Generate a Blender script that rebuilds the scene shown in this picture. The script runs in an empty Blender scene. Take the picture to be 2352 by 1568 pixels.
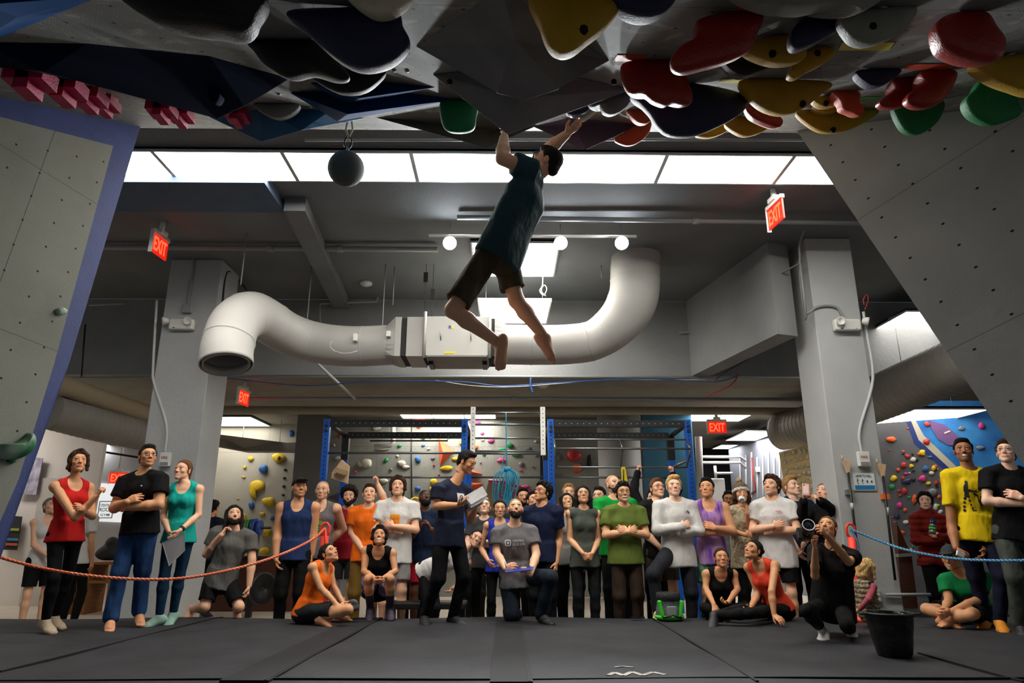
import bpy, bmesh, math, random
import numpy as np
from mathutils import Vector, Matrix
from mathutils.bvhtree import BVHTree
C = bpy.context.scene
COL = C.collection
PI = math.pi
# ------------------------------------------------------------------ camera
F = 1568.0                       # focal length in pixels of the 2352 px wide frame (24 mm lens)
CAMZ = 0.85
PITCH = math.radians(15.9)
YAW = math.radians(0.75)
cam_data = bpy.data.cameras.new('camera'); cam = bpy.data.objects.new('camera', cam_data); COL.objects.link(cam)
cam_data.lens = 24.0; cam_data.sensor_width = 36.0; cam_data.clip_end = 200; cam_data.clip_start = 0.05
cam.location = (0, 0, CAMZ); cam.rotation_euler = (PI/2 + PITCH, 0, -YAW)
C.camera = cam
C.view_settings.view_transform = 'Standard'; C.view_settings.look = 'None'
C.view_settings.gamma = 1.0; C.view_settings.exposure = 0.3; C.view_settings.use_curve_mapping = False
w = bpy.data.worlds.new('world'); C.world = w; w.use_nodes = True
w.node_tree.nodes['Background'].inputs[0].default_value = (0.62, 0.66, 0.68, 1)
w.node_tree.nodes['Background'].inputs[1].default_value = 0.34
LAMP = 19.0                        # emission of the ceiling panels

def ray(px, py):
    u = (px - 1176) / F; v = (784 - py) / F
    d = (u, math.cos(PITCH) - v*math.sin(PITCH), math.sin(PITCH) + v*math.cos(PITCH))
    c, s = math.cos(YAW), math.sin(YAW)
    return Vector((d[0]*c + d[1]*s, -d[0]*s + d[1]*c, d[2]))
def P(px, py, Y):
    d = ray(px, py); return Vector((0, 0, CAMZ)) + d*(Y/d.y)
def PZ(px, py, z):
    d = ray(px, py); return Vector((0, 0, CAMZ)) + d*((z-CAMZ)/d.z)
def PX(px, py, x):
    d = ray(px, py); return Vector((0, 0, CAMZ)) + d*(x/d.x)
def PP(px, py, o, n):
    """where the sight line through a pixel meets the plane through o with normal n"""
    d = ray(px, py); c = Vector((0, 0, CAMZ)); o = Vector(o); n = Vector(n)
    return c + d*((o-c).dot(n)/d.dot(n))

# ------------------------------------------------------------------ materials
def lin(h):
    if isinstance(h, str):
        h = h.lstrip('#'); v = [int(h[i:i+2], 16)/255 for i in (0, 2, 4)]
    else: v = [x/255 for x in h]
    return tuple((x/12.92 if x <= .04045 else ((x+.055)/1.055)**2.4) for x in v)
MATS = {}
def mat(name, col, rough=.6, metal=0., bump=0., bscale=40., var=.0, vscale=3., col2=None, emit=0., coat=0., sheen=0., spec=.5, stretch=None, alpha=1., detail=6., th=.5, bdetail=5., bdist=.02):
    """a procedural material: base colour varied by a noise, a noise bump"""
    if name in MATS: return MATS[name]
    m = bpy.data.materials.new(name); m.use_nodes = True; nt = m.node_tree; N = nt.nodes; L = nt.links
    b = N['Principled BSDF']; c = lin(col)
    b.inputs['Roughness'].default_value = rough; b.inputs['Metallic'].default_value = metal
    b.inputs['Specular IOR Level'].default_value = spec
    if coat: b.inputs['Coat Weight'].default_value = coat
    if sheen: b.inputs['Sheen Weight'].default_value = sheen
    if alpha < 1: b.inputs['Alpha'].default_value = alpha
    tc = N.new('ShaderNodeTexCoord'); src = tc.outputs['Object']
    if stretch:
        mp = N.new('ShaderNodeMapping'); mp.inputs['Scale'].default_value = stretch; L.new(src, mp.inputs[0]); src = mp.outputs[0]
    if var or col2:
        n = N.new('ShaderNodeTexNoise'); n.inputs['Scale'].default_value = vscale; n.inputs['Detail'].default_value = detail; L.new(src, n.inputs['Vector'])
        r = N.new('ShaderNodeValToRGB'); L.new(n.outputs['Fac'], r.inputs[0])
        if col2: a, z = c, lin(col2)
        else: a = tuple(x*(1-var) for x in c); z = tuple(min(1, x*(1+var)) for x in c)
        r.color_ramp.elements[0].position = th-.15; r.color_ramp.elements[1].position = th+.15
        r.color_ramp.elements[0].color = (*a, 1); r.color_ramp.elements[1].color = (*z, 1)
        L.new(r.outputs[0], b.inputs['Base Color'])
    else: b.inputs['Base Color'].default_value = (*c, 1)
    if emit:
        b.inputs['Emission Color'].default_value = (*c, 1); b.inputs['Emission Strength'].default_value = emit
    if bump:
        n = N.new('ShaderNodeTexNoise'); n.inputs['Scale'].default_value = bscale; n.inputs['Detail'].default_value = bdetail; L.new(src, n.inputs['Vector'])
        bp = N.new('ShaderNodeBump'); bp.inputs['Strength'].default_value = bump; bp.inputs['Distance'].default_value = bdist
        L.new(n.outputs['Fac'], bp.inputs['Height']); L.new(bp.outputs[0], b.inputs['Normal'])
    MATS[name] = m; return m

def panel_mat(name, col, col2, dot=.008, pitch=.2, chalk='#9a9c98', amt=.12, seam=1.22, rough=.75):
    """painted climbing panel in UV metres: bolt holes in staggered rows, panel seams, chalk smears"""
    if name in MATS: return MATS[name]
    m = bpy.data.materials.new(name); m.use_nodes = True; nt = m.node_tree; N = nt.nodes; L = nt.links
    b = N['Principled BSDF']; b.inputs['Roughness'].default_value = rough
    uv = N.new('ShaderNodeTexCoord').outputs['UV']
    def math_(op, a, b_=None, c_=None):
        n = N.new('ShaderNodeMath'); n.operation = op
        for i, v in enumerate((a, b_, c_)):
            if v is None: continue
            if isinstance(v, (int, float)): n.inputs[i].default_value = v
            else: L.new(v, n.inputs[i])
        return n.outputs[0]
    sp = N.new('ShaderNodeSeparateXYZ'); L.new(uv, sp.inputs[0])
    row = math_('FLOOR', math_('DIVIDE', sp.outputs[1], pitch))
    off = math_('MULTIPLY', math_('MODULO', row, 2), pitch/2)
    fx = math_('SUBTRACT', math_('FRACT', math_('DIVIDE', math_('ADD', sp.outputs[0], off), pitch)), .5)
    fy = math_('SUBTRACT', math_('FRACT', math_('DIVIDE', sp.outputs[1], pitch)), .5)
    d2 = math_('ADD', math_('MULTIPLY', fx, fx), math_('MULTIPLY', fy, fy))
    hole = math_('LESS_THAN', d2, (dot/pitch)**2)
    sx = math_('LESS_THAN', math_('ABSOLUTE', math_('SUBTRACT', math_('FRACT', math_('DIVIDE', sp.outputs[0], seam)), .5)), .0016)
    sy = math_('LESS_THAN', math_('ABSOLUTE', math_('SUBTRACT', math_('FRACT', math_('DIVIDE', sp.outputs[1], seam*2)), .5)), .0010)
    dark = math_('MAXIMUM', hole, math_('MULTIPLY', math_('MAXIMUM', sx, sy), .7))
    n1 = N.new('ShaderNodeTexNoise'); n1.inputs['Scale'].default_value = 1.3; n1.inputs['Detail'].default_value = 8; L.new(uv, n1.inputs['Vector'])
    r1 = N.new('ShaderNodeValToRGB'); L.new(n1.outputs['Fac'], r1.inputs[0])
    r1.color_ramp.elements[0].position = .35; r1.color_ramp.elements[1].position = .68
    r1.color_ramp.elements[0].color = (*lin(col), 1); r1.color_ramp.elements[1].color = (*lin(col2), 1)
    n2 = N.new('ShaderNodeTexNoise'); n2.inputs['Scale'].default_value = 5; n2.inputs['Detail'].default_value = 10; n2.inputs['Distortion'].default_value = 1.2; L.new(uv, n2.inputs['Vector'])
    r2 = N.new('ShaderNodeValToRGB'); L.new(n2.outputs['Fac'], r2.inputs[0])
    r2.color_ramp.elements[0].position = .55; r2.color_ramp.elements[1].position = .75
    r2.color_ramp.elements[0].color = (0, 0, 0, 1); r2.color_ramp.elements[1].color = (amt*4, amt*4, amt*4, 1)
    mx = N.new('ShaderNodeMixRGB'); L.new(r2.outputs[0], mx.inputs[0]); L.new(r1.outputs[0], mx.inputs[1]); mx.inputs[2].default_value = (*lin(chalk), 1)
    m2 = N.new('ShaderNodeMixRGB'); L.new(dark, m2.inputs[0]); L.new(mx.outputs[0], m2.inputs[1]); m2.inputs[2].default_value = (.004, .004, .004, 1)
    L.new(m2.outputs[0], b.inputs['Base Color'])
    n3 = N.new('ShaderNodeTexNoise'); n3.inputs['Scale'].default_value = 150; L.new(uv, n3.inputs['Vector'])
    bp = N.new('ShaderNodeBump'); bp.inputs['Strength'].default_value = .25; bp.inputs['Distance'].default_value = .01
    L.new(n3.outputs['Fac'], bp.inputs['Height']); L.new(bp.outputs[0], b.inputs['Normal'])
    MATS[name] = m; return m

# ------------------------------------------------------------------ mesh building
class MB:
    def __init__(s): s.v = []; s.f = []; s.m = []; s.sm = []; s.mats = []
    def mi(s, m):
        if m is None: return 0
        if m not in s.mats: s.mats.append(m)
        return s.mats.index(m)
    def add(s, vs, fs, m=None, smooth=False):
        o = len(s.v); s.v += [tuple(v) for v in vs]; s.f += [tuple(i+o for i in f) for f in fs]
        k = s.mi(m); s.m += [k]*len(fs); s.sm += [smooth]*len(fs); return s
    def box(s, c, d, R=None, m=None):
        """box with centre c, full sizes d, rotation R"""
        vs = [Vector((sx*d[0]/2, sy*d[1]/2, sz*d[2]/2)) for sx in (-1, 1) for sy in (-1, 1) for sz in (-1, 1)]
        if R is not None: vs = [R @ v for v in vs]
        c = Vector(c)
        return s.add([c+v for v in vs], [(0, 1, 3, 2), (4, 6, 7, 5), (0, 4, 5, 1), (2, 3, 7, 6), (0, 2, 6, 4), (1, 5, 7, 3)], m)
    def bb(s, x0, x1, y0, y1, z0, z1, m=None):
        return s.box(((x0+x1)/2, (y0+y1)/2, (z0+z1)/2), (x1-x0, y1-y0, z1-z0), None, m)
    def tube(s, pts, r, n=10, m=None, smooth=True, caps=True, flat=None):
        """tube through pts, r a number or a list"""
        pts = [Vector(p) for p in pts]; k = len(pts); rs = r if isinstance(r, (list, tuple)) else [r]*k
        vs = []; prev = None
        for i, p in enumerate(pts):
            t = (pts[min(i+1, k-1)] - pts[max(i-1, 0)])
            t = t.normalized() if t.length > 1e-9 else Vector((0, 0, 1))
            if prev is None:
                a = Vector((0, 0, 1)) if abs(t.z) < .9 else Vector((1, 0, 0)); u = t.cross(a).normalized()
            else:
                u = prev - t*prev.dot(t); u = u.normalized() if u.length > 1e-6 else t.orthogonal().normalized()
            prev = u; w_ = t.cross(u)
            for j in range(n):
                a = 2*PI*j/n; vs.append(p + (u*math.cos(a) + w_*math.sin(a)*(flat or 1))*rs[i])
        fs = [(i*n+j, i*n+(j+1) % n, (i+1)*n+(j+1) % n, (i+1)*n+j) for i in range(k-1) for j in range(n)]
        s.add(vs, fs, m, smooth)
        if caps:
            o = len(s.v)-len(vs); kk = s.mi(m)
            s.f += [tuple(o+j for j in range(n-1, -1, -1)), tuple(o+(k-1)*n+j for j in range(n))]; s.m += [kk, kk]; s.sm += [False, False]
        return s
    def ball(s, c, r, m=None, n=16, R=None):
        r = r if isinstance(r, (list, tuple)) else (r, r, r); c = Vector(c); vs = []; h = n//2
        for i in range(h+1):
            for j in range(n):
                a = PI*i/h; b = 2*PI*j/n
                v = Vector((r[0]*math.sin(a)*math.cos(b), r[1]*math.sin(a)*math.sin(b), r[2]*math.cos(a)))
                vs.append(c + (R @ v if R is not None else v))
        fs = [(i*n+j, (i+1)*n+j, (i+1)*n+(j+1) % n, i*n+(j+1) % n) for i in range(h) for j in range(n)]
        return s.add(vs, fs, m, True)
    def lathe(s, c, prof, n=24, m=None, R=None, smooth=True):
        c = Vector(c); vs = []
        for (r, z) in prof:
            for j in range(n):
                v = Vector((r*math.cos(2*PI*j/n), r*math.sin(2*PI*j/n), z)); vs.append(c + (R @ v if R is not None else v))
        fs = [(i*n+j, i*n+(j+1) % n, (i+1)*n+(j+1) % n, (i+1)*n+j) for i in range(len(prof)-1) for j in range(n)]
        return s.add(vs, fs, m, smooth)
    def prism(s, poly, ext, m=None):
        """polygon of 3-D points extruded by vector ext"""
        poly = [Vector(p) for p in poly]; n = len(poly); ext = Vector(ext)
        vs = poly + [p+ext for p in poly]
        return s.add(vs, [tuple(range(n)), tuple(range(2*n-1, n-1, -1))] + [(i, i+n, (i+1) % n + n, (i+1) % n) for i in range(n)], m)
    def build(s, name, m=None, parent=None, origin=None, bevel=0., label=None, fix=True):
        me = bpy.data.meshes.new(name)
        o = Vector(origin) if origin is not None else Vector((0, 0, 0))
        if parent is not None and origin is None: o = parent.matrix_world_loc if hasattr(parent, 'matrix_world_loc') else parent.location.copy()
        me.from_pydata([tuple(Vector(v)-o) for v in s.v], [], s.f)
        ms = s.mats or [m]
        for x in ms: me.materials.append(x)
        if len(s.f): me.polygons.foreach_set('material_index', s.m); me.polygons.foreach_set('use_smooth', s.sm)
        if fix:
            b = bmesh.new(); b.from_mesh(me); bmesh.ops.remove_doubles(b, verts=b.verts, dist=1e-6); bmesh.ops.recalc_face_normals(b, faces=b.faces); b.to_mesh(me); b.free()
        me.update()
        return link(name, me, parent, o, bevel, label)
ORG = {}
def link(name, me, parent, o, bevel=0., label=None):
    ob = bpy.data.objects.new(name, me); COL.objects.link(ob); ORG[ob.name] = Vector(o)
    if parent is not None:
        ob.parent = parent; ob.location = Vector(o) - ORG[parent.name]
    else: ob.location = o
    if bevel:
        md = ob.modifiers.new('bevel', 'BEVEL'); md.width = bevel; md.segments = 2; md.limit_method = 'ANGLE'
    if label: ob['label'] = label
    return ob
_build = MB.build
def _b(s, name, m=None, parent=None, origin=None, bevel=0., label=None, fix=True):
    if parent is not None and origin is None: origin = ORG[parent.name]
    if parent is None and origin is None and s.v:
        a = np.array(s.v); origin = (float((a[:, 0].min()+a[:, 0].max())/2), float((a[:, 1].min()+a[:, 1].max())/2), float(a[:, 2].min()))
    return _build(s, name, m, parent, origin, bevel, label, fix)
MB.build = _b
def thing(name, label, cat, loc, group=None):
    ob = bpy.data.objects.new(name, None); COL.objects.link(ob); ob.location = loc; ob.empty_display_size = .1
    ORG[ob.name] = Vector(loc); return tag(ob, label, cat, group)
def tag(o, label, cat, group=None, kind=None):
    o['label'] = label; o['category'] = cat
    if group: o['group'] = group
    if kind: o['kind'] = kind
    return o
def struct(o, label=None):
    o['kind'] = 'structure'
    if label: o['label'] = label
    return o
def copy_tree(o, loc, label=None, parent=None):
    c = o.copy(); COL.objects.link(c); ORG[c.name] = Vector(loc) if parent is None else ORG[o.name]
    if parent is None: c.location = loc
    else: c.parent = parent
    if label: c['label'] = label
    for ch in list(o.children): copy_tree(ch, None, None, c)
    return c
def cubic(pts, n=8):
    """Catmull-Rom through pts"""
    pts = [Vector(p) for p in pts]; q = [pts[0]*2-pts[1]] + pts + [pts[-1]*2-pts[-2]]; out = []
    for i in range(1, len(q)-2):
        for k in range(n):
            t = k/n; a, b, c, d = q[i-1:i+3]
            out.append(.5*((2*b) + (c-a)*t + (2*a-5*b+4*c-d)*t*t + (3*b-a-3*c+d)*t**3))
    out.append(pts[-1]); return out
def frame(fwd, up=(0, 0, 1)):
    """rotation whose local -Y is fwd and local Z close to up"""
    y = -Vector(fwd).normalized(); x = y.cross(Vector(up)).normalized(); z = x.cross(y)
    return Matrix((x, y, z)).transposed()

# ------------------------------------------------------------------ solids from distance fields
class Field:
    """signed distances on a grid; every primitive is evaluated only in its own box"""
    def __init__(s, lo, hi, h):
        s.lo = np.array(lo, dtype=np.float32); s.h = h; s.n = np.maximum(4, np.ceil((np.array(hi)-s.lo)/h).astype(int)+1)
        s.g = np.full(s.n, .2, dtype=np.float32)
        s.ax = [s.lo[i] + h*np.arange(s.n[i], dtype=np.float32) for i in range(3)]
    def sub(s, lo, hi):
        i0 = np.clip(np.floor((np.array(lo)-s.lo)/s.h).astype(int), 0, s.n); i1 = np.clip(np.ceil((np.array(hi)-s.lo)/s.h).astype(int)+1, 0, s.n)
        if (i1 <= i0).any(): return None
        sl = tuple(slice(a, b) for a, b in zip(i0, i1))
        return sl, s.ax[0][sl[0]][:, None, None], s.ax[1][sl[1]][None, :, None], s.ax[2][sl[2]][None, None, :]
    def put(s, sl, d, k, op):
        g = s.g[sl]
        if op == '+':
            hh = np.maximum(k-np.abs(g-d), 0)/k if k > 0 else 0; s.g[sl] = np.minimum(g, d) - hh*hh*k*.25
        else:
            d = -d; hh = np.maximum(k-np.abs(g-d), 0)/k if k > 0 else 0; s.g[sl] = np.maximum(g, d) + hh*hh*k*.25
    def cone(s, a, b, ra, rb, k=.02, op='+', flat=False, lat=None, ya=None, yb=None, e=0.):
        """tapered limb a-b; radii ra,rb (ya,yb across the lateral axis), grown by e; flat ends when asked"""
        a = np.array(a, dtype=np.float32); b = np.array(b, dtype=np.float32); ra += e; rb += e
        ya = ra if ya is None else ya+e; yb = rb if yb is None else yb+e
        m = max(ra, rb, ya, yb) + k + .03
        q = s.sub(np.minimum(a, b)-m, np.maximum(a, b)+m)
        if q is None: return s
        sl, X, Y, Z = q; ba = b-a; L = float(np.linalg.norm(ba)) or 1e-6; dr = ba/L
        px, py, pz = X-a[0], Y-a[1], Z-a[2]
        t = px*dr[0]+py*dr[1]+pz*dr[2]; tc = np.clip(t, 0, L); f = tc/L
        if lat is None and ya == ra and yb == rb:
            rr = np.sqrt(np.maximum(px*px+py*py+pz*pz-t*t, 0)); w_ = t-tc
            R = ra+(rb-ra)*f
            d = np.maximum(rr-R, np.abs(t-L/2)-L/2) if flat else np.sqrt(rr*rr+w_*w_)-R
        else:
            l = np.array(lat, dtype=np.float32); l = l-dr*np.dot(l, dr); l /= np.linalg.norm(l)+1e-9; v = np.cross(dr, l)
            u_ = px*l[0]+py*l[1]+pz*l[2]; v_ = px*v[0]+py*v[1]+pz*v[2]; w_ = t-tc
            RU = ra+(rb-ra)*f; RV = ya+(yb-ya)*f; mn = np.minimum(RU, RV)
            if flat: d = np.maximum((np.sqrt((u_/RU)**2+(v_/RV)**2)-1)*mn, np.abs(t-L/2)-L/2)
            else: d = (np.sqrt((u_/RU)**2+(v_/RV)**2+(w_/mn)**2)-1)*mn
        s.put(sl, d, k, op); return s
    def ell(s, c, r, R=None, k=.02, op='+', e=0.):
        c = np.array(c, dtype=np.float32); r = np.array(r, dtype=np.float32)+e; m = float(r.max())+k+.02
        q = s.sub(c-m, c+m)
        if q is None: return s
        sl, X, Y, Z = q; px, py, pz = X-c[0], Y-c[1], Z-c[2]
        if R is not None:
            M = np.array(R, dtype=np.float32).T
            px, py, pz = [M[i, 0]*px+M[i, 1]*py+M[i, 2]*pz for i in range(3)]
        k0 = np.sqrt((px/r[0])**2+(py/r[1])**2+(pz/r[2])**2)
        k1 = np.sqrt((px/r[0]**2)**2+(py/r[1]**2)**2+(pz/r[2]**2)**2)+1e-6
        s.put(sl, k0*(k0-1)/k1, k, op); return s
    def plane(s, p, n, k=.004):
        """keep only the side of the plane that n points away from"""
        n = np.array(n, dtype=np.float32); n /= np.linalg.norm(n); p = np.array(p, dtype=np.float32)
        d = (s.ax[0][:, None, None]-p[0])*n[0] + (s.ax[1][None, :, None]-p[1])*n[1] + (s.ax[2][None, None, :]-p[2])*n[2]
        g = s.g; hh = np.maximum(k-np.abs(g-d), 0)/k; s.g = (np.maximum(g, d)+hh*hh*k*.25).astype(np.float32); return s
    def noise(s, amp, freq, seed=0, waves=7, squash=(1, 1, 1)):
        rg = np.random.RandomState(seed); tot = 0
        X, Y, Z = s.ax[0][:, None, None], s.ax[1][None, :, None], s.ax[2][None, None, :]
        for i in range(waves):
            d = rg.normal(size=3)*squash; d /= np.linalg.norm(d); f = freq*(.6+.9*rg.rand()); ph = rg.rand()*6.28
            tot = tot + np.sin(X*(d[0]*f)+Y*(d[1]*f)+Z*(d[2]*f)+ph, dtype=np.float32)
        s.g += (tot*(amp/math.sqrt(waves))).astype(np.float32); return s
    def mesh(s):
        """surface nets"""
        g = s.g.copy(); g[0] = g[-1] = .1; g[:, 0] = g[:, -1] = .1; g[:, :, 0] = g[:, :, -1] = .1
        ins = g < 0; nx, ny, nz = g.shape
        cnt = np.zeros((nx-1, ny-1, nz-1), dtype=np.int8)
        for i in (0, 1):
            for j in (0, 1):
                for k in (0, 1): cnt += ins[i:nx-1+i, j:ny-1+j, k:nz-1+k]
        act = (cnt > 0) & (cnt < 8); ci = np.argwhere(act); idx = np.full(act.shape, -1, dtype=np.int64); idx[act] = np.arange(len(ci))
        if len(ci) == 0: return np.zeros((0, 3)), np.zeros((0, 4), dtype=int)
        acc = np.zeros((len(ci), 3)); c2 = np.zeros(len(ci))
        cor = [(i, j, k) for i in (0, 1) for j in (0, 1) for k in (0, 1)]
        val = {c: g[ci[:, 0]+c[0], ci[:, 1]+c[1], ci[:, 2]+c[2]] for c in cor}
        for c in cor:
            for a in range(3):
                if c[a]: continue
                e = list(c); e[a] = 1; v0 = val[c]; v1 = val[tuple(e)]; cr = (v0 < 0) != (v1 < 0)
                t = np.where(cr, v0/np.where(cr, v0-v1, 1), 0); p = np.tile(np.array(c, dtype=float), (len(ci), 1)); p[:, a] = t
                acc[cr] += p[cr]; c2[cr] += 1
        vs = (ci + acc/np.maximum(c2, 1)[:, None])*s.h + s.lo
        fs = []
        for a in range(3):
            b, c = (a+1) % 3, (a+2) % 3
            s0 = [slice(None)]*3; s1 = [slice(None)]*3; s0[a] = slice(0, -1); s1[a] = slice(1, None)
            i0 = ins[tuple(s0)]; i1 = ins[tuple(s1)]; e = np.argwhere(i0 != i1); e = e[(e[:, b] > 0) & (e[:, c] > 0)]
            if not len(e): continue
            fl = i0[e[:, 0], e[:, 1], e[:, 2]]
            def at(db, dc):
                q = e.copy(); q[:, b] -= db; q[:, c] -= dc; return idx[q[:, 0], q[:, 1], q[:, 2]]
            q = np.stack([at(1, 1), at(0, 1), at(0, 0), at(1, 0)], 1); q[~fl] = q[~fl][:, ::-1]; fs.append(q)
        fs = np.concatenate(fs); fs = fs[(fs >= 0).all(1)]
        return vs, fs
def relax(vs, fs, it=1, f=.5):
    """a few rounds of smoothing"""
    e = np.concatenate([fs[:, [0, 1]], fs[:, [1, 2]], fs[:, [2, 3]], fs[:, [3, 0]]])
    for _ in range(it):
        a = np.zeros_like(vs); n = np.zeros(len(vs))
        for k in range(3):
            a[:, k] = np.bincount(e[:, 0], vs[e[:, 1], k], len(vs)) + np.bincount(e[:, 1], vs[e[:, 0], k], len(vs))
        n = np.bincount(e[:, 0], minlength=len(vs)) + np.bincount(e[:, 1], minlength=len(vs))
        vs = vs*(1-f) + f*a/np.maximum(n, 1)[:, None]
    return vs
def quickmesh(name, vs, fs, mats, mi=None, cols=None, smooth=True, origin=(0, 0, 0)):
    me = bpy.data.meshes.new(name); vs = np.asarray(vs, dtype=np.float32)-np.array(origin, dtype=np.float32); fs = np.asarray(fs)
    me.vertices.add(len(vs)); me.vertices.foreach_set('co', vs.ravel())
    me.loops.add(fs.size); me.loops.foreach_set('vertex_index', fs.astype(np.int32).ravel())
    me.polygons.add(len(fs)); me.polygons.foreach_set('loop_start', np.arange(0, fs.size, fs.shape[1], dtype=np.int32))
    me.polygons.foreach_set('use_smooth', np.full(len(fs), smooth))
    for m in mats: me.materials.append(m)
    if mi is not None: me.polygons.foreach_set('material_index', np.asarray(mi, dtype=np.int32))
    me.update(calc_edges=True)
    if cols is not None:
        ca = me.color_attributes.new('tint', 'FLOAT_COLOR', 'POINT'); ca.data.foreach_set('color', np.asarray(cols, dtype=np.float32).ravel())
    return me
def field_obj(name, fd, m, parent=None, origin=None, it=1, label=None):
    vs, fs = fd.mesh(); vs = relax(vs, fs, it) if it else vs
    if origin is None: origin = ORG[parent.name] if parent is not None else (vs[:, 0].mean(), vs[:, 1].mean(), vs[:, 2].min())
    me = quickmesh(name, vs, fs, [m], origin=origin); return link(name, me, parent, origin, 0, label)
# ------------------------------------------------------------------ shared materials
M_ceil = mat('ceiling_paint', '#6e7173', .85, bump=.15, bscale=30, var=.10, vscale=1.2)
M_soffit = mat('blue_soffit_paint', '#4a5a6e', .85, var=.08)
M_pillar = mat('pillar_paint', '#adb0b0', .75, bump=.2, bscale=25, var=.05, vscale=2)
M_bulk = mat('bulkhead_paint', '#838586', .8, bump=.2, bscale=20, var=.08, vscale=1.5)
M_low = mat('low_ceiling_paint', '#8d897f', .85, var=.08)
M_white = mat('white_wall_paint', '#cdc6c0', .8, var=.03)
M_mat = mat('charcoal_vinyl', '#292a2e', .75, spec=.3, bump=.22, bscale=14, var=.22, vscale=2.2, detail=10)
M_matseam = mat('seam_vinyl', '#202124', .75, var=.15, spec=.25)
M_floor = mat('pale_floor', '#b3a898', .5, var=.10, vscale=5, stretch=(.6, 4, 1))
M_duct = mat('white_duct_paint', '#adada9', .55, var=.03, vscale=2, bump=.05)
M_duct2 = mat('grey_duct_paint', '#8e8b84', .6, var=.06)
M_pipe = mat('pipe_paint', '#8b8e8e', .5)
M_pipew = mat('pale_conduit', '#c0c2c2', .45)
M_black = mat('black_plastic', '#141414', .5)
M_steel = mat('brushed_steel', '#9a9da0', .35, metal=.9)
M_dsteel = mat('black_powder_coated_steel', '#26282a', .4, metal=.4, bump=.05)
M_whitep = mat('white_plastic', '#dcdcd8', .4)
M_glow = mat('lamp_panel_light', '#fff9ef', .5, emit=LAMP)
M_glow2 = mat('dim_lamp_light', '#fff9ef', .5, emit=LAMP*.35)
M_glow3 = mat('far_lamp_light', '#fff9ef', .5, emit=LAMP*.2); M_glow4 = mat('utility_lamp_light', '#fbfcff', .5, emit=LAMP*.7)
M_frame = mat('lamp_frame', '#b8bab8', .5)
M_red = mat('exit_red_light', '#ff3a22', .5, emit=3.0)
M_wood = mat('stained_wood', '#5a2f1c', .5, var=.25, vscale=6, stretch=(1, 1, 12), bump=.05)
M_ply = mat('birch_plywood', '#e6cb90', .6, var=.10, vscale=4, stretch=(1, 1, 8))
M_pine = mat('pale_wood', '#c9a987', .55, var=.12, vscale=8, stretch=(6, 1, 1))
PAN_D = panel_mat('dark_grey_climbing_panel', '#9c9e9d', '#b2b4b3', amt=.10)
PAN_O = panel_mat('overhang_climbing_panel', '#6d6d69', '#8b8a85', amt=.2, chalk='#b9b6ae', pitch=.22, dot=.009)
PAN_L = panel_mat('pale_climbing_panel', '#84867b', '#95978d', amt=.06)
PAN_G = panel_mat('rear_climbing_panel', '#80827c', '#8f918a', amt=.08, dot=.007)

HC = 4.5; LC = 3.26; BY = 10.4                      # high ceiling, low ceiling, depth of the bulkhead
def uvplane(name, pts, uv, m, thick=None, origin=None):
    me = bpy.data.meshes.new(name); pts = [Vector(p) for p in pts]; o = Vector(origin) if origin is not None else pts[0].copy(); n = len(pts)
    vs = [p-o for p in pts]; fs = [tuple(range(n))]; uvs = list(uv)
    if thick is not None:
        t = Vector(thick); vs += [p+t for p in vs]; fs.append(tuple(range(2*n-1, n-1, -1)))
        fs += [(i, i+n, (i+1) % n+n, (i+1) % n) for i in range(n)]
    me.from_pydata([tuple(v) for v in vs], [], fs); me.materials.append(m)
    ul = me.uv_layers.new(name='UVMap')
    for p in me.polygons:
        for li in p.loop_indices:
            k = me.loops[li].vertex_index % n; ul.data[li].uv = uvs[k]
    me.update(); return link(name, me, None, o)
def plane_uv(pts, u=None):
    """metres along the plane"""
    o = pts[0]; u = ((pts[1]-pts[0]) if u is None else Vector(u)).normalized(); n = None
    for i in range(2, len(pts)):
        n = u.cross(pts[i]-o)
        if n.length > 1e-4: break
    v = n.normalized().cross(u)
    return [((p-o).dot(u)+30, (p-o).dot(v)+30) for p in pts]

# ------------------------------------------------------------------ shell
m = MB(); m.bb(-11, 11, 4.9, BY, HC, HC+.2); struct(m.build('ceiling', M_ceil))
m = MB(); m.bb(-11, 11, BY+.45, 21, LC, LC+.15); struct(m.build('ceiling_low', M_low))
m = MB(); m.bb(-11, 11, BY, BY+.45, LC, HC-.001); struct(m.build('wall_bulkhead', M_bulk))
m = MB(); m.bb(-11, 11, 8.11, 21, -.42, -.3); struct(m.build('floor', M_floor))
m = MB(); m.bb(-11, 11, -3, 8.11, -.42, -.3); struct(m.build('floor_under_mats', M_floor))
m = MB(); m.bb(-11.2, -11, 4.9, 21, -.3, HC); struct(m.build('wall_left', M_white))
m = MB(); m.bb(11, 11.2, 4.9, 21, -.3, HC); struct(m.build('wall_right', M_bulk))
m = MB(); m.bb(-11, 11, 21, 21.2, -.3, LC+.1); struct(m.build('wall_back', mat('far_wall_paint', '#7d7f82', .8)))
# soffit at the left of the high ceiling and the shallow beam beside it
a = PZ(250, 418, HC-.12); b = PZ(652, 486, HC-.12)
m = MB(); m.bb(-8, b.x, PZ(652, 420, HC-.12).y, b.y+.02, HC-.12, HC-.001); struct(m.build('trim_1', M_soffit))
p = PZ(676, 484, HC-.16); q = PZ(770, 690, HC-.16)
m = MB(); m.prism([(p.x-.12, p.y, HC-.16), (p.x+.12, p.y, HC-.16), (q.x+.12, BY-.001, HC-.16), (q.x-.12, BY-.001, HC-.16)], (0, 0, .159)); struct(m.build('trim_2', M_ceil))
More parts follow.
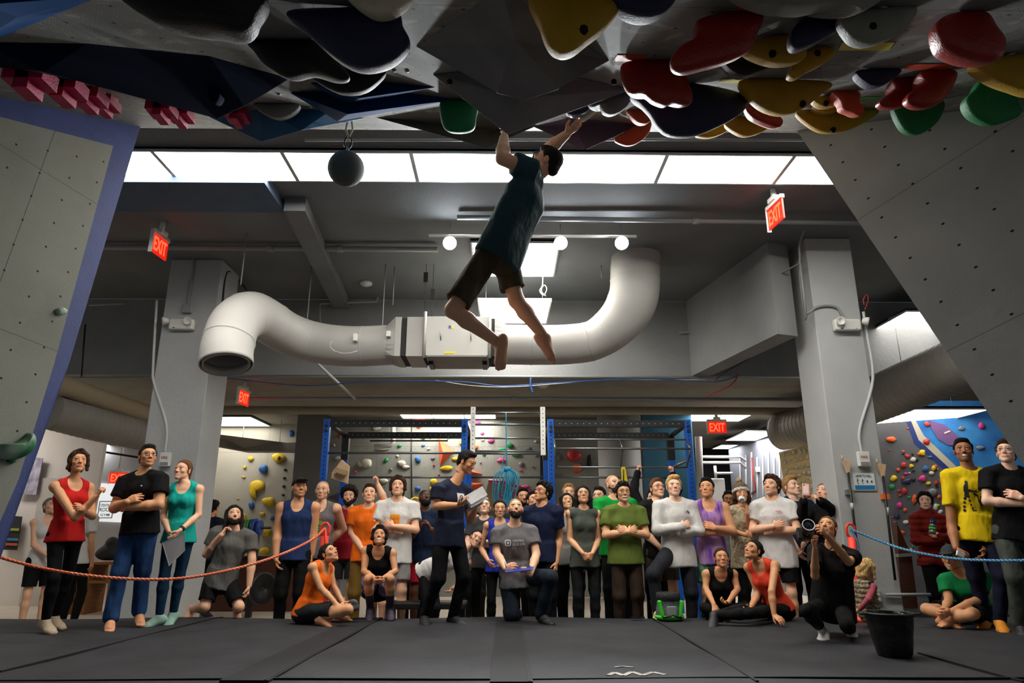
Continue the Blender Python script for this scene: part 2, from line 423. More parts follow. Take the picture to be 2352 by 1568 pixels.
# oblique beam from the bulkhead to the right pillar
RPY0 = 7.95
q0 = PZ(1590, 862, LC); q1 = PZ(1850, 735, LC); dd = (q1-q0).normalized(); sd = Vector((dd.y, -dd.x, 0))*-.3
q0 = Vector((q0.x-dd.x*.0, BY-.002, LC)); q1 = q0+(q1-q0)*((RPY0+.12-q0.y)/(q1.y-q0.y))
m = MB(); m.prism([(q0.x, q0.y, LC), (q1.x, q1.y, LC), (q1.x+abs(sd.x), q1.y+.1, LC), (q0.x+abs(sd.x), q0.y, LC)], (0, 0, HC-LC-.002)); struct(m.build('trim_3', M_bulk))
# pillars
def pillar(name, fl, fr, sd, Y, depth, ymid):
    """front face between image columns fl..fr at row ymid"""
    a = P(fl, ymid, Y); b = P(fr, ymid, Y)
    mb = MB(); mb.bb(a.x, b.x, Y, Y+depth, -.3, HC-.002)
    o = struct(mb.build(name, M_pillar, bevel=.012)); return a.x, b.x
LPY, RPY = 8.75, 7.95
lx0, lx1 = pillar('wall_left_pillar', 359, 482, 1, LPY, .62, 830)
rx0, rx1 = pillar('wall_right_pillar', 1893, 2003, -1, RPY, .62, 900)
# ------------------------------------------------------------------ crash mat
MATE = 8.1
def matbody(name, x0, x1, y0, y1, label):
    nx, ny = 90, 40; r = random.Random(4); vs = []; mb = MB()
    f = Field((x0-.03, y0-.03, -.33), (x1+.03, y1+.03, .03), .1)
    for i in range(nx+1):
        for j in range(ny+1):
            x = x0+(x1-x0)*i/nx; y = y0+(y1-y0)*j/ny
            e = max(0, (y-(y1-.35))/.35); z = -.02*e*e + .006*math.sin(x*2.1+y)+.005*math.sin(y*3.3-x*1.7)
            yy = y + (.03*math.sin(x*1.3+.5)+.02*math.sin(x*3.1))*e
            vs.append((x, yy, z))
    fs = [(i*(ny+1)+j, (i+1)*(ny+1)+j, (i+1)*(ny+1)+j+1, i*(ny+1)+j+1) for i in range(nx) for j in range(ny)]
    mb.add(vs, fs, None, True)
    top = [vs[i*(ny+1)+ny] for i in range(nx+1)]; o = len(mb.v)
    for vv in top: mb.v += [(vv[0], vv[1]+.02, vv[2]-.03), (vv[0], vv[1], -.3)]
    for i in range(nx):
        a, b = i*(ny+1)+ny, (i+1)*(ny+1)+ny
        mb.f += [(a, b, o+2*(i+1), o+2*i), (o+2*i, o+2*(i+1), o+2*(i+1)+1, o+2*i+1)]; mb.m += [0, 0]; mb.sm += [True, True]
    for xx in (x0, x1): mb.add([(xx, y0, 0), (xx, y1, 0), (xx, y1, -.3), (xx, y0, -.3)], [(0, 1, 2, 3)])
    mb.add([(x0, y0, 0), (x1, y0, 0), (x1, y0, -.3), (x0, y0, -.3)], [(0, 1, 2, 3)])
    return tag(mb.build(name, M_mat, origin=((x0+x1)/2, y1-1, 0)), label, 'crash mat')
MATO = matbody('crash_mat', -6.5, 7.5, -1.0, MATE, 'wide charcoal vinyl crash mat covering the gym floor under the overhang')
def strip(p0, p1, wd, m=M_matseam, z=.012, n=24):
    """a thin flap lying on the mat following its surface"""
    p0 = Vector(p0); p1 = Vector(p1); d = (p1-p0).normalized(); s = Vector((d.y, -d.x, 0))*wd/2; mb = MB(); vs = []
    for i in range(n+1):
        c = p0+(p1-p0)*i/n; e = max(0, (c.y-(MATE-.35))/.35); zz = z-.02*e*e+.004*math.sin(c.x*2.1+c.y)
        vs += [(c.x-s.x, c.y-s.y, zz), (c.x+s.x, c.y+s.y, zz), (c.x+s.x, c.y+s.y, zz-.03), (c.x-s.x, c.y-s.y, zz-.03)]
    fs = []
    for i in range(n):
        a = 4*i; fs += [(a, a+1, a+5, a+4), (a+1, a+2, a+6, a+5), (a+3, a, a+4, a+7)]
    fs += [(0, 1, 2, 3), (4*n, 4*n+1, 4*n+2, 4*n+3)]
    return mb.add(vs, fs, m)
for (a, b, wd) in (((560, 1568), (848, 1418), .30), ((1175, 1568), (1168, 1420), .26), ((1740, 1568), (1500, 1420), .10), ((0, 1542), (520, 1414), .05), ((2110, 1500), (2352, 1565), .05)):
    p0 = PZ(*a, 0); p1 = PZ(*b, 0)
    if p1.y > MATE: p1 = p0+(p1-p0)*((MATE-.05-p0.y)/(p1.y-p0.y))
    if wd > .2:
        strip(p0, p1, wd).build('seam_flap', None, MATO)
        strip(p0+Vector((wd*.42, 0, .0)), p1+Vector((wd*.42, 0, 0)), .012, mat('seam_black', '#08080a', .8), z=.0145).build('seam_line', None, MATO)  # near-black joint line along the flap's edge
    else: strip(p0, p1, .02, mat('seam_black', '#101012', .8), z=.010).build('seam_line', None, MATO)
strip((-6, 4.62, 0), (6.5, 4.62, 0), .02, mat('seam_black', '#101012', .8), z=.010).build('seam_line', None, MATO)
M_chalk = mat('chalk_dust', '#a09c94', .9, var=.3, vscale=20)
for k, pts in enumerate([[(1398, 1553), (1412, 1547), (1432, 1554), (1452, 1546), (1476, 1554), (1500, 1547), (1528, 1553)], [(1412, 1535), (1430, 1533), (1455, 1536)]]):
    mb = MB()
    for i in range(len(pts)-1):
        a, b = PZ(*pts[i], .0), PZ(*pts[i+1], .0); q = strip(a, b, .035 if k == 0 else .02, M_chalk, z=.0095, n=3); mb.add(q.v, q.f, M_chalk)
    mb.build('chalk_mark', None, MATO)
m = MB(); p = PZ(0, 1338, .02); m.bb(-8, PZ(90, 1340, -.0).x, 9.6, 11.0, -.12, .06); tag(m.build('crash_mat', M_mat, bevel=.03), 'low black crash mat at the far left behind the crowd', 'crash mat')
m = MB(); m.bb(4.9, 9.5, 8.2, 10.6, -.3, .0); tag(m.build('crash_mat', M_mat, bevel=.03), 'dark crash mat behind the man in yellow at the right edge', 'crash mat')

# ------------------------------------------------------------------ ceiling lamps
def panel(z, quad, label, group=None, ndiv=1, rim=.02, gm=None, ny=1):
    """recessed lamp: quad given as x0,x1,y0,y1 in metres, ndiv diffusers side by side along x"""
    x0, x1, y0, y1 = quad; t = thing('ceiling_lamp', label, 'ceiling light', ((x0+x1)/2, (y0+y1)/2, z-.05), group)
    fr = MB(); fr.bb(x0, x1, y0, y1, z-.026, z-.002)
    for (a, b, c, d) in ((x0, x1, y0, y0+rim), (x0, x1, y1-rim, y1), (x0, x0+rim, y0+rim, y1-rim), (x1-rim, x1, y0+rim, y1-rim)): fr.bb(a, b, c, d, z-.05, z-.001)
    for k in range(1, ndiv):
        x = x0+(x1-x0)*k/ndiv; fr.bb(x-rim/2, x+rim/2, y0+rim, y1-rim, z-.049, z-.001)
    for j in range(1, ny): y = y0+(y1-y0)*j/ny; fr.bb(x0+rim, x1-rim, y-rim/2, y+rim/2, z-.049, z-.001)
    fr.build('frame', M_frame, t)
    for k in range(ndiv*ny):
        j = k//ndiv; i = k % ndiv; a = x0+(x1-x0)*i/ndiv+rim; b = x0+(x1-x0)*(i+1)/ndiv-rim; c = y0+(y1-y0)*j/ny+rim*.6; d = y0+(y1-y0)*(j+1)/ny-rim*.6
        MB().bb(a, b, c, d, z-.04, z-.03).build('diffuser', gm or M_glow, t)
    return t
y0 = PZ(1176, 411, HC).y; y1 = PZ(1176, 342, HC).y; ya, yb = min(y0, y1), max(y0, y1); yc = (ya+yb)/2
dx = (PZ(1518, 380, HC).x-PZ(953, 380, HC).x)/2; xs = PZ(953, 380, HC).x
names = ['far left, cut off by the blue-edged wall', 'second from the left, above the blue soffit', 'above the black hanging ball', 'directly behind the climber', 'just right of the climber', 'second from the right', 'rightmost, cut off by the grey wall']
for k in range(-3, 4):
    panel(HC, (xs+dx*k, xs+dx*(k+1), ya, yb), 'white panel lamp in the long row, '+names[k+3], 'row of panel lamps across the ceiling')
for (px0, py0, px1, py1, z, nd, lab) in ((1085, 549, 1280, 628, HC, 1, 'square white panel lamp between the spotlights behind the climber'), (1100, 684, 1262, 736, 4.05, 1, 'white lamp low behind the climber\'s knees'),
        (2040, 708, 2200, 752, 4.1, 1, 'hanging white lamp beside the right grey wall'), (925, 944, 1140, 968, LC, 3, 'triple white panel lamp above the training rack\'s left bay'),
        (1580, 938, 1722, 962, LC, 2, 'double white panel lamp above the rack\'s right post'), (2010, 932, 2210, 968, 2.65, 1, 'large white panel lamp over the blue climbing wall'), (440, 952, 600, 974, LC, 2, 'white panel lamp beside the left pillar over the pale wall')):
    gm = {440: M_glow2, 2010: M_glow3, 2040: M_glow2}.get(px0); a = PZ(px0, py0, z); b = PZ(px1, py1, z); c = PZ((px0+px1)/2, py0, z); d = PZ((px0+px1)/2, py1, z); mx = (PZ(px0, (py0+py1)/2, z).x, PZ(px1, (py0+py1)/2, z).x)
    yy = sorted((c.y, d.y))
    if z == HC: yy[1] = min(yy[1], BY-.05)
    elif px0 == 925: yy[1] = min(yy[1], 14.2)
    panel(z, (mx[0], mx[1], yy[0], yy[1]), lab, None, nd, gm=gm, ny=2 if 2.65 < z and z > 4 else 1)
    if z not in (HC, LC):
        for xx in (mx[0]+.1, mx[1]-.1): tag(MB().tube([(xx, (yy[0]+yy[1])/2, z), (xx, (yy[0]+yy[1])/2, HC if yy[1] < BY else LC)], .005, 6).build('lamp_wire', M_pipe), 'thin suspension wire holding up the '+lab, 'wire', 'lamp suspension wires')
# added lamp, unseen beyond the left edge, to brighten the far white wall
panel(LC, (-10.2, -8.8, 10.95, 11.75), 'added unseen panel lamp brightening the far left white wall')
# flat lamps far back
for (x0, y0, x1, y1, z, lab) in ((1645, 1022, 1685, 1031, 3.0, 'small white panel lamp in the electrical room'), (1690, 990, 1765, 1012, 3.0, 'long slanting white lamp in the electrical room'), (247, 1017, 280, 1040, 3.0, 'pair of white lamps at the back left above the crowd'), (284, 1032, 330, 1041, 3.0, 'pale strip lamp at the back left beside the pillar')):
    a = PZ(x0, y1, z); b = PZ(x1, y0, z); xa = PZ(x0, (y0+y1)/2, z).x; xb = PZ(x1, (y0+y1)/2, z).x
    yy = sorted((PZ(x0, y0, z).y, PZ(x0, y1, z).y)); yy[1] = min(yy[1], 20.8); yy[0] = min(yy[0], yy[1]-.3)
    panel(z+.05, (min(xa, xb), max(xa, xb), yy[0], yy[1]), lab, None, 1, gm=M_glow4)

# ------------------------------------------------------------------ spotlights on a track
t = thing('track_light', 'white track across the ceiling carrying three glaring round spotlights', 'spotlight', P(1245, 545, 7.6))
a, b = P(985, 541, 7.6), P(1462, 543, 7.6)
MB().tube([a, b], .02, 6).build('track', M_whitep, t)
for px, py in ((1033, 558), (1288, 558), (1428, 558)):
    c = P(px, py, 7.58); d = (Vector((c.x*.5, 3.5, 2.2))-c).normalized(); R = frame(-d)
    R = Matrix((d.orthogonal().normalized(), d.cross(d.orthogonal().normalized()), d)).transposed()
    mb = MB(); mb.lathe(c-d*.16, [(.001, 0), (.06, 0), (.075, .05), (.085, .16), (.08, .16), (.078, .15)], 20, M_whitep, R)
    hd = mb.build('lamp_head', None, t)
    MB().lathe(c-d*.005, [(.078, -.004), (.06, .012), (.03, .02), (.001, .022)], 20, mat('spot_lens_light', '#f4faff', .3, emit=150), R).build('lens', None, hd)
    MB().tube([c-d*.1, (c.x-d.x*.1, 7.6, c.z+.0)], .012, 6).tube([(c.x, 7.6, c.z), (c.x, 7.6, a.z)], .012, 6).build('bracket', M_whitep, hd)
    ld = bpy.data.lights.new('spotlight', 'SPOT'); ld.energy = 270; ld.spot_size = 1.4; ld.spot_blend = .6; ld.shadow_soft_size = .07; ld.color = (.92, .97, 1)
    lo = bpy.data.objects.new('spot_lamp', ld); COL.objects.link(lo); lo.location = c+d*.05; lo.rotation_euler = d.to_track_quat('-Z', 'Y').to_euler()
    MB().tube([(c.x, 7.6, a.z), (c.x, 7.6, HC)], .006, 6).build('hanger_rod', M_pipe, t)

# ------------------------------------------------------------------ big white duct with its air handler
DY = 8.9
t = thing('ventilation_duct', 'thick white ventilation duct sweeping across the ceiling from open elbow to riser', 'duct', P(1000, 790, DY))
def ductpath(px): return [P(x, y, Y) for (x, y, Y) in px]
r = .245
left = cubic(ductpath([(520, 838, 7.5), (522, 800, 7.55), (540, 745, 7.7), (575, 722, 8.0), (610, 735, 8.3), (660, 765, 8.7), (720, 785, DY), (800, 795, DY), (905, 792, DY)]), 6)
mb = MB(); mb.tube(left, [.29+(.27-.29)*i/len(left) for i in range(len(left))], 32, caps=False); mb.tube([left[0]+(left[1]-left[0])*.0, left[0]+(left[3]-left[0])], .255, 32, M_black if False else None, caps=False)
o_ = mb.build('left_duct', M_duct, t); sm = o_.modifiers.new('s', 'SOLIDIFY'); sm.thickness = .012
rr = .285
right = cubic(ductpath([(1135, 790, DY), (1220, 792, DY), (1310, 790, DY), (1370, 778, DY-.05), (1425, 735, DY-.2), (1455, 680, DY-.3), (1459, 610, DY-.3), (1463, 560, DY-.3), (1466, 515, DY-.3)]), 6)
MB().tube(right, [.27+(.33-.27)*min(1, max(0, (i-18)/10)) for i in range(len(right))], 32, caps=False).build('right_duct', M_duct, t)
for pts, k, rad in ((left, 8, .296), (left, 16, .29), (left, 26, .285), (left, 36, .28), (left, 44, .277), (right, 6, .276), (right, 16, .277), (right, 21, .292), (right, 27, .325), (right, 33, .337)):
    if k+1 < len(pts):
        d = (pts[k+1]-pts[k]).normalized(); MB().tube([pts[k]-d*.012, pts[k], pts[k]+d*.012], [rad-.006, rad, rad-.006], 32, caps=False).build('joint_ring', M_duct, t)
# air handler box
x0, x1 = P(978, 790, DY-.3).x, P(1122, 790, DY-.3).x; z1, z0 = P(1050, 728, DY-.3).z, P(1050, 818, DY-.3).z
u = MB().bb(x0, x1, DY-.33, DY+.36, z0, z1).build('air_handler_case', mat('handler_paint', '#bdbdb8', .5, var=.03), t, bevel=.008)
for xx, zt in ((x0-.015, z1+.06), (x1+.015, z1+.02)): MB().tube([(xx, DY-.34, zt), (xx, DY-.34, z0-.03)], .022, 4).build('corner_rail', M_duct, u)
MB().bb(x0+.02, x1-.02, DY-.33, DY+.36, z0-.012, z0-.001).build('base_plate', M_duct2, u)
for fx in (.24, .72):
    xx = x0+(x1-x0)*fx
    MB().tube([(xx, DY-.335, z0+.32), (xx, DY-.37, z0+.31), (xx, DY-.37, z0+.22), (xx, DY-.335, z0+.21)], .008, 6).build('handle', M_steel, u)
MB().bb(x0+.3*(x1-x0), x0+.47*(x1-x0), DY-.334, DY-.329, z0+.03, z0+.055).build('yellow_label', mat('yellow_sticker', '#f2d51c', .5), u, label='small yellow warning sticker')
MB().bb(x0+.36*(x1-x0), x0+.40*(x1-x0), DY-.334, DY-.329, z0+.37, z0+.41, mat('blue_sticker', '#2b5fa8', .5)).bb(x0+.40*(x1-x0), x0+.44*(x1-x0), DY-.334, DY-.329, z0+.37, z0+.41, mat('yellow_sticker', '#f2d51c', .5)).build('round_label', None, u)
xl = P(905, 790, DY-.2).x; xm = P(925, 790, DY-.2).x; xk = P(940, 790, DY-.2).x
def taper(xa, ra, xb, zb0, zb1, yb0, yb1, zc):
    vs = []; n = 32
    for j in range(n):
        an = 2*PI*j/n; vs.append((xa, DY+ra*math.cos(an), zc+ra*math.sin(an)))
    for j in range(n):
        an = 2*PI*j/n; c, s = math.cos(an), math.sin(an); k = 1/max(abs(c), abs(s)); vs.append((xb, (yb0+yb1)/2+(yb1-yb0)/2*c*k, (zb0+zb1)/2+(zb1-zb0)/2*s*k))
    return MB().add(vs, [(j, (j+1) % n, (j+1) % n+n, j+n) for j in range(n)])
zc = left[-1].z
taper(xl-.12, .265, xl+.02, z0, z1, DY-.3, DY+.33, zc).build('left_taper', M_duct, t)
MB().bb(xl+.02, xl+.10, DY-.3, DY+.33, z0, z1).bb(xm+.06, x0-.04, DY-.3, DY+.33, z0, z1).build('filter_section', M_duct, t, bevel=.004)
MB().bb(xl+.10, xm+.06, DY-.28, DY+.31, z0+.01, z1-.01).bb(x0-.04, x0, DY-.27, DY+.3, z0+.02, z1-.02).build('flexible_collar', mat('dark_canvas', '#2c2c2a', .8, bump=.6, bscale=60), t)
zr = right[0].z
vs = taper(P(1160, 790, DY).x, .272, x1+.08, z0, z1, DY-.3, DY+.33, zr); vs.build('right_taper', M_duct, t)
MB().bb(x1, x1+.08, DY-.28, DY+.31, z0+.01, z1-.01).build('flexible_collar', mat('dark_canvas', '#2c2c2a', .8), t)
for xx in (x0+.05, x1-.05):
    MB().bb(xx-.03, xx+.03, DY-.1, DY+.2, z0-.06, z0-.012).build('mounting_foot', M_dsteel, t)
for px, py0_, Y in ((700, 740, DY), (875, 745, DY), (553, 594, 7.9), (1382, 580, DY), (902, 640, DY+.1)):
    c = P(px, py0_+60, Y); MB().tube([(c.x, c.y, c.z), (c.x, c.y, HC)], .008, 6).build('hanger_rod', M_pipe, t)
for px, py in ((978, 640), (994, 678)):
    c = P(px, py, DY); MB().tube([(c.x, c.y, z1), (c.x, c.y, HC)], .004, 6).bb(c.x-.03, c.x+.03, c.y-.02, c.y+.02, c.z-.05, c.z+.09, M_black).build('spring_hanger', M_pipe, t)
for (px, py, wd, hh) in ((817, 776, .05, .10), (893, 768, .055, .075)):
    c = P(px, py, DY-.29); MB().bb(c.x-wd/2, c.x+wd/2, c.y-.05, c.y+.02, c.z-hh/2, c.z+hh/2).build('sensor_box', M_whitep, t, bevel=.004)
c = P(800, 790, DY-.28); MB().tube([c+Vector((.22*math.cos(a*.5)-.02, .05*math.sin(a*.5), .14*math.sin(a*.5))) for a in range(1, 12)], .006, 6).build('cable_loop', M_pipew, t)
# ------------------------------------------------------------------ spiral ducts at both sides
def duct(name, label, pts, r, m, ring=0, lab_ring='spiral_rib', endcap=None):
    t = thing(name, label, 'duct', pts[0]); pp = cubic(pts, 10)
    MB().tube(pp, r, 28).build('pipe_body', m, t)
    if ring:
        L = sum((pp[i+1]-pp[i]).length for i in range(len(pp)-1)); s = 0; k = 0; mb = MB(); nxt = 0
        r0 = r if not isinstance(r, list) else None
        for i in range(len(pp)-1):
            d = (pp[i+1]-pp[i]); l = d.length; d = d/l; rad = r0 or r[i]
            while nxt < s+l:
                c = pp[i]+d*(nxt-s); mb.tube([c-d*.006, c, c+d*.006], [rad, rad+.006, rad], 24, caps=False); nxt += ring
            s += l
        o = mb.build(lab_ring, m, t); 
    return t
p0, p1, p2 = P(1795, 990, 12.5), P(1860, 975, 11.8), P(2185, 845, 8.6)
duct('spiral_duct', 'grey ribbed spiral duct passing behind the right pillar', [p0, p1, p2, p2+(p2-p1).normalized()*1.5], .34, M_duct2, .12)
duct('spiral_duct', 'olive-grey spiral duct above the crowd left of the left pillar', [P(118, 945, 9.6), P(230, 975, 10.3), P(345, 1000, 11.2), P(460, 1020, 12.3)], .25, M_duct2, .1)
MB().lathe(P(116, 943, 9.55), [(.001, 0), (.26, 0), (.27, .03), (.27, .1)], 28, R=frame((0, -1, 0)) @ Matrix.Rotation(PI/2, 3, 'X')).build('x')
bpy.data.objects.remove(bpy.data.objects['x'])
duct('round_duct', 'beige-painted round duct running back to the left pillar', [P(100, 868, 9.2), P(230, 915, 10.1), P(345, 952, 11)], .14, mat('beige_duct', '#a3957c', .6), 0)
duct('round_duct', 'long beige pipe running across above the training rack', [P(490, 941, 12.4), P(1000, 943, 12.4), P(1500, 943, 12.4), P(1862, 945, 12.4)], .075, mat('beige_duct2', '#9b927f', .6), 0)
# ------------------------------------------------------------------ pipes and conduits
def pipe(label, pts, r, m=M_pipe, cat='pipe', name='ceiling_pipe', smooth=False, fit=()):
    pp = cubic(pts, 6) if smooth else pts; mb = MB(); mb.tube(pp, r, 10)
    for k in fit:
        d = (pts[min(k+1, len(pts)-1)]-pts[max(0, k-1)]).normalized(); mb.tube([pts[k]-d*.04, pts[k]+d*.04], r*1.35, 12)
    return tag(mb.build(name, m), label, cat)
pipe('grey sprinkler pipe crossing the ceiling from the left exit sign to the spotlights', [P(150, 567, 8.2), P(620, 570, 8.2), P(780, 571, 8.2), P(1005, 573, 8.2)], .035, fit=(1, 2))
pipe('grey sprinkler pipe crossing the ceiling from the spotlights to the right pillar', [P(1050, 499, 7.3), P(1600, 507, 7.3), P(2000, 512, 7.3)], .03, fit=(1,))
pipe('thin pipe along the front edge of the ceiling above the lamp row', [P(700, 322, 5.35), P(1500, 320, 5.35), P(1900, 322, 5.35)], .014)
pipe('grey pipe running below the bulkhead across the whole room', [P(540, 916, 11.2), P(1180, 915, 11.2), P(1860, 917, 11.2)], .03, fit=(1,))
pipe('thin conduit running along the bulkhead\'s lower edge', [P(120, 868, BY-.05), P(1100, 864, BY-.05), P(1905, 868, BY-.05)], .018)
pipe('slanting pale pipe hanging behind the white duct', [P(722, 828, 9.6), P(815, 915, 11.0)], .022, M_pipew)
pipe('sprinkler branch pipe with bracket behind the white duct', [P(735, 745, 10.2), P(735, 697, 10.2), P(865, 692, 10.2), P(868, 682, 10.2)], .018)
pipe('sprinkler branch pipe at the far left of the ceiling', [P(205, 700, 9.6), P(285, 697, 9.6), P(288, 690, 9.6)], .018)
pipe('conduit climbing the ceiling beside the right exit sign', [P(1795, 452, 7.3), P(1880, 452, 7.2), P(1906, 459, 7.25), P(1850, 520, 7.7), P(1836, 560, 7.85), P(1838, 640, 7.9), P(1850, 735, 7.9)], .014, smooth=False)
pipe('conduit following the oblique beam to the right pillar', [P(1560, 764, BY-.06), P(1588, 762, BY-.06), P(1770, 640, 8.3), P(1838, 604, 7.85), P(1852, 730, 7.85)], .014)
pipe('painted conduit running down the face of the right pillar to the alarm box', [P(1983, 716, RPY-.02), P(1990, 760, RPY-.02), P(2005, 870, RPY-.02), P(1975, 985, RPY-.02), P(1979, 1040, RPY-.02)], .017, M_pipew, name='conduit', smooth=True)
pipe('short conduit feeding the emergency light on the right pillar', [P(1853, 722, RPY-.02), P(1880, 704, RPY-.02), P(1920, 705, RPY-.02), P(1938, 730, RPY-.02)], .016, M_pipe, name='conduit', smooth=True)
pipe('painted conduit running down the face of the left pillar to the alarm box', [P(360, 690, LPY-.02), P(352, 840, LPY-.02), P(354, 880, LPY-.02), P(382, 975, LPY-.02), P(379, 1040, LPY-.02)], .017, M_pipew, name='conduit', smooth=True)
pipe('conduit from the ceiling to the junction box on the left pillar', [P(442, 575, LPY-.05), P(444, 610, LPY-.02), P(430, 702, LPY-.02)], .013, M_pipe, name='conduit', smooth=True)
pipe('looped dark conduit on the side of the left pillar', [P(510, 715, 8.9), P(516, 640, 8.9), P(530, 625, 9.1), P(570, 670, 9.9)], .016, M_dsteel, name='conduit', smooth=True)
pipe('dark vertical pipe at the back left corner', [P(196, 745, 10.2), P(187, 865, 10.2)], .012, M_dsteel)
t = MB(); c = P(431, 709, LPY-.03); t.bb(c.x-.06, c.x+.06, c.y-.03, LPY-.001, c.z-.06, c.z+.06); tag(t.build('junction_box', M_pipe, bevel=.006), 'small grey junction box on the left pillar above the emergency light', 'junction box')
# blue and white data cables sagging below the bulkhead
def cable(label, px, Y, r, m):
    return tag(MB().tube(cubic([P(x, y, Y) for x, y in px], 8), r, 8).build('cable', m), label, 'cable')
M_bluec = mat('blue_cable', '#1f4f96', .5); M_redc = mat('red_cable', '#a8332a', .5)
cable('blue data cable sagging under the bulkhead', [(520, 868), (700, 885), (850, 876), (1050, 876), (1150, 886), (1260, 880), (1380, 873), (1500, 870), (1640, 876), (1700, 862)], 10.2, .008, M_bluec)
cable('white data cable sagging beside the blue one', [(1000, 873), (1090, 886), (1180, 888), (1290, 880), (1400, 872), (1620, 872)], 10.25, .006, M_pipew)
cable('short blue cable end hanging with a white tie', [(1219, 868), (1219, 885), (1224, 902)], 10.15, .014, M_bluec)
cable('red cable drooping beside the oblique beam', [(1692, 855), (1690, 872), (1665, 892), (1622, 908)], 10.2, .01, M_redc)
cable('dark cable bundle at the foot of the oblique beam', [(1640, 878), (1660, 858), (1725, 820), (1848, 742)], 9.5, .008, M_dsteel)
cable('white cord with a loop hanging from the square panel lamp', [(1247, 633), (1246, 655), (1240, 668), (1249, 678), (1256, 664), (1250, 655), (1243, 668), (1254, 680)], 8.6, .008, M_pipew)
cable('thin red wire loop at the top right of the right pillar', [(1985, 700), (1983, 688), (1991, 676), (1994, 690), (1986, 712)], 7.9, .006, M_redc)
# smoke detectors
for px, py, lab in ((837, 716, 'round white smoke detector above the white duct'), (1247, 882, 'round white smoke detector under the low ceiling')):
    z = HC if py < 800 else LC; c = PZ(px, py, z)
    if z == HC: c = P(px, py, 9.6); c.z = HC
    tag(MB().lathe((c.x, c.y, z-.06), [(.001, 0), (.05, 0), (.09, .025), (.09, .059), (.001, .059)], 20).build('smoke_detector', M_whitep), lab, 'smoke detector')
# ------------------------------------------------------------------ the overhang above the camera and its two side walls
OS = .423; OY = 5.15; OZ = 4.2
ON = Vector((0, -OS, 1)).normalized()*-1          # points down, out of the climbing surface
OO = Vector((0, OY, OZ))
def PO(px, py, h=0.):
    """point on the overhang, lowered by h along its normal"""
    return PP(px, py, OO+ON*h, ON)
def od(px, py):                                      # depth along the camera axis of the surface there
    return PO(px, py)
def oz(y): return OZ-(OY-y)*OS
A_, B_ = (-5.6, 6.4)
pts = [Vector((A_, OY, OZ)), Vector((B_, OY, OZ)), Vector((B_, -.6, oz(-.6))), Vector((A_, -.6, oz(-.6)))]
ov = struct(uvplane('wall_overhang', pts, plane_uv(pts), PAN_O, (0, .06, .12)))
MB().bb(A_, B_, OY-.1, OY+.06, OZ+.02, HC-.001).build('trim_4', M_ceil)['kind'] = 'structure'
# left wall
a = P(325, 281, 5.1); b = P(0, 222, 4.11); c = P(0, 1185, 4.5); n = (b-a).cross(c-a)
def LW(x, y): return PP(x, y, a, n)
M_blueb = mat('blue_border_paint', '#3a4a86', .65, var=.12, vscale=5, bump=.1, bscale=60)
def wallmesh(name, polys, pl, thick, u):
    me = bpy.data.meshes.new(name); vs = []; fs = []; mi = []; ms = []
    for poly, m in polys:
        poly = [pl(*p) if not isinstance(p, Vector) else p for p in poly]
        if vs and (poly[1]-poly[0]).cross(poly[2]-poly[1]).dot(n0) < 0: poly = poly[::-1]
        if not vs: n0 = (poly[1]-poly[0]).cross(poly[2]-poly[1])
        o = len(vs); vs += [pl(*p) if not isinstance(p, Vector) else p for p in poly]; fs.append(tuple(range(o, o+len(poly))))
        if m not in ms: ms.append(m)
        mi.append(ms.index(m))
    o = Vector(vs[0]); me.from_pydata([tuple(v-o) for v in vs], [], fs)
    for m in ms: me.materials.append(m)
    for p, k in zip(me.polygons, mi): p.material_index = k
    ul = me.uv_layers.new(name='UVMap'); u = u.normalized(); nn = (vs[1]-vs[0]).cross(vs[2]-vs[0]).normalized(); v_ = nn.cross(u)
    for p in me.polygons:
        for li in p.loop_indices:
            q = vs[me.loops[li].vertex_index]-o; ul.data[li].uv = (q.dot(u)+30, q.dot(v_)+30)
    me.update(); ob = link(name, me, None, o)
    sd = ob.modifiers.new('thickness', 'SOLIDIFY'); sd.thickness = thick; sd.offset = -1 if nn.dot(Vector((0, -1, 0))) > 0 else 1
    return struct(ob)
e1 = LW(8, 1180); e0 = LW(157, 840); bot = e0+(e1-e0)*((e0.z)/(e0.z-e1.z)); i1 = LW(-6, 1190); i0 = LW(123, 840); bi = i0+(i1-i0)*((i0.z)/(i0.z-i1.z)); bi = bot+(bi-bot).normalized()*.15
fl = LW(-260, 176); fli = LW(-260, 212); bl = Vector((bi.x-1.0, bi.y-2.4, 0)); bl = bl-n*((bl-a).dot(n)/n.dot(n)); bl.z = 0
wallmesh('wall_left_climbing', [([(123, 840), bi, bl, fli, (0, 268), (260, 335)], PAN_L), ([(325, 281), (157, 840), (123, 840), (260, 335)], M_blueb), ([(157, 840), bot, bi, (123, 840)], M_blueb), ([(325, 281), (260, 335), (0, 268), fli, fl, (0, 222)], M_blueb)], LW, .10, LW(157, 840)-LW(325, 281))
# right wall
ar = P(1820, 285, 5.1); br = PO(2352, 236); cr = P(2352, 1070, 4.3); nr = (br-ar).cross(cr-ar)
def RW(x, y): return PP(x, y, ar, nr)
kk = ar+(cr-ar)*(ar.z/(ar.z-cr.z)); kk.z = 0; rb = ar+(br-ar)*1.8; rk = kk+(br-ar)*1.3; rk.z = 0; rk = Vector((rk.x, ar.y-((rk.x-ar.x)*nr.x+(rk.z-ar.z)*nr.z)/nr.y, 0))
wallmesh('wall_right_climbing', [([ar, br, rb, rk, kk, cr], PAN_D)], RW, .10, cr-ar)

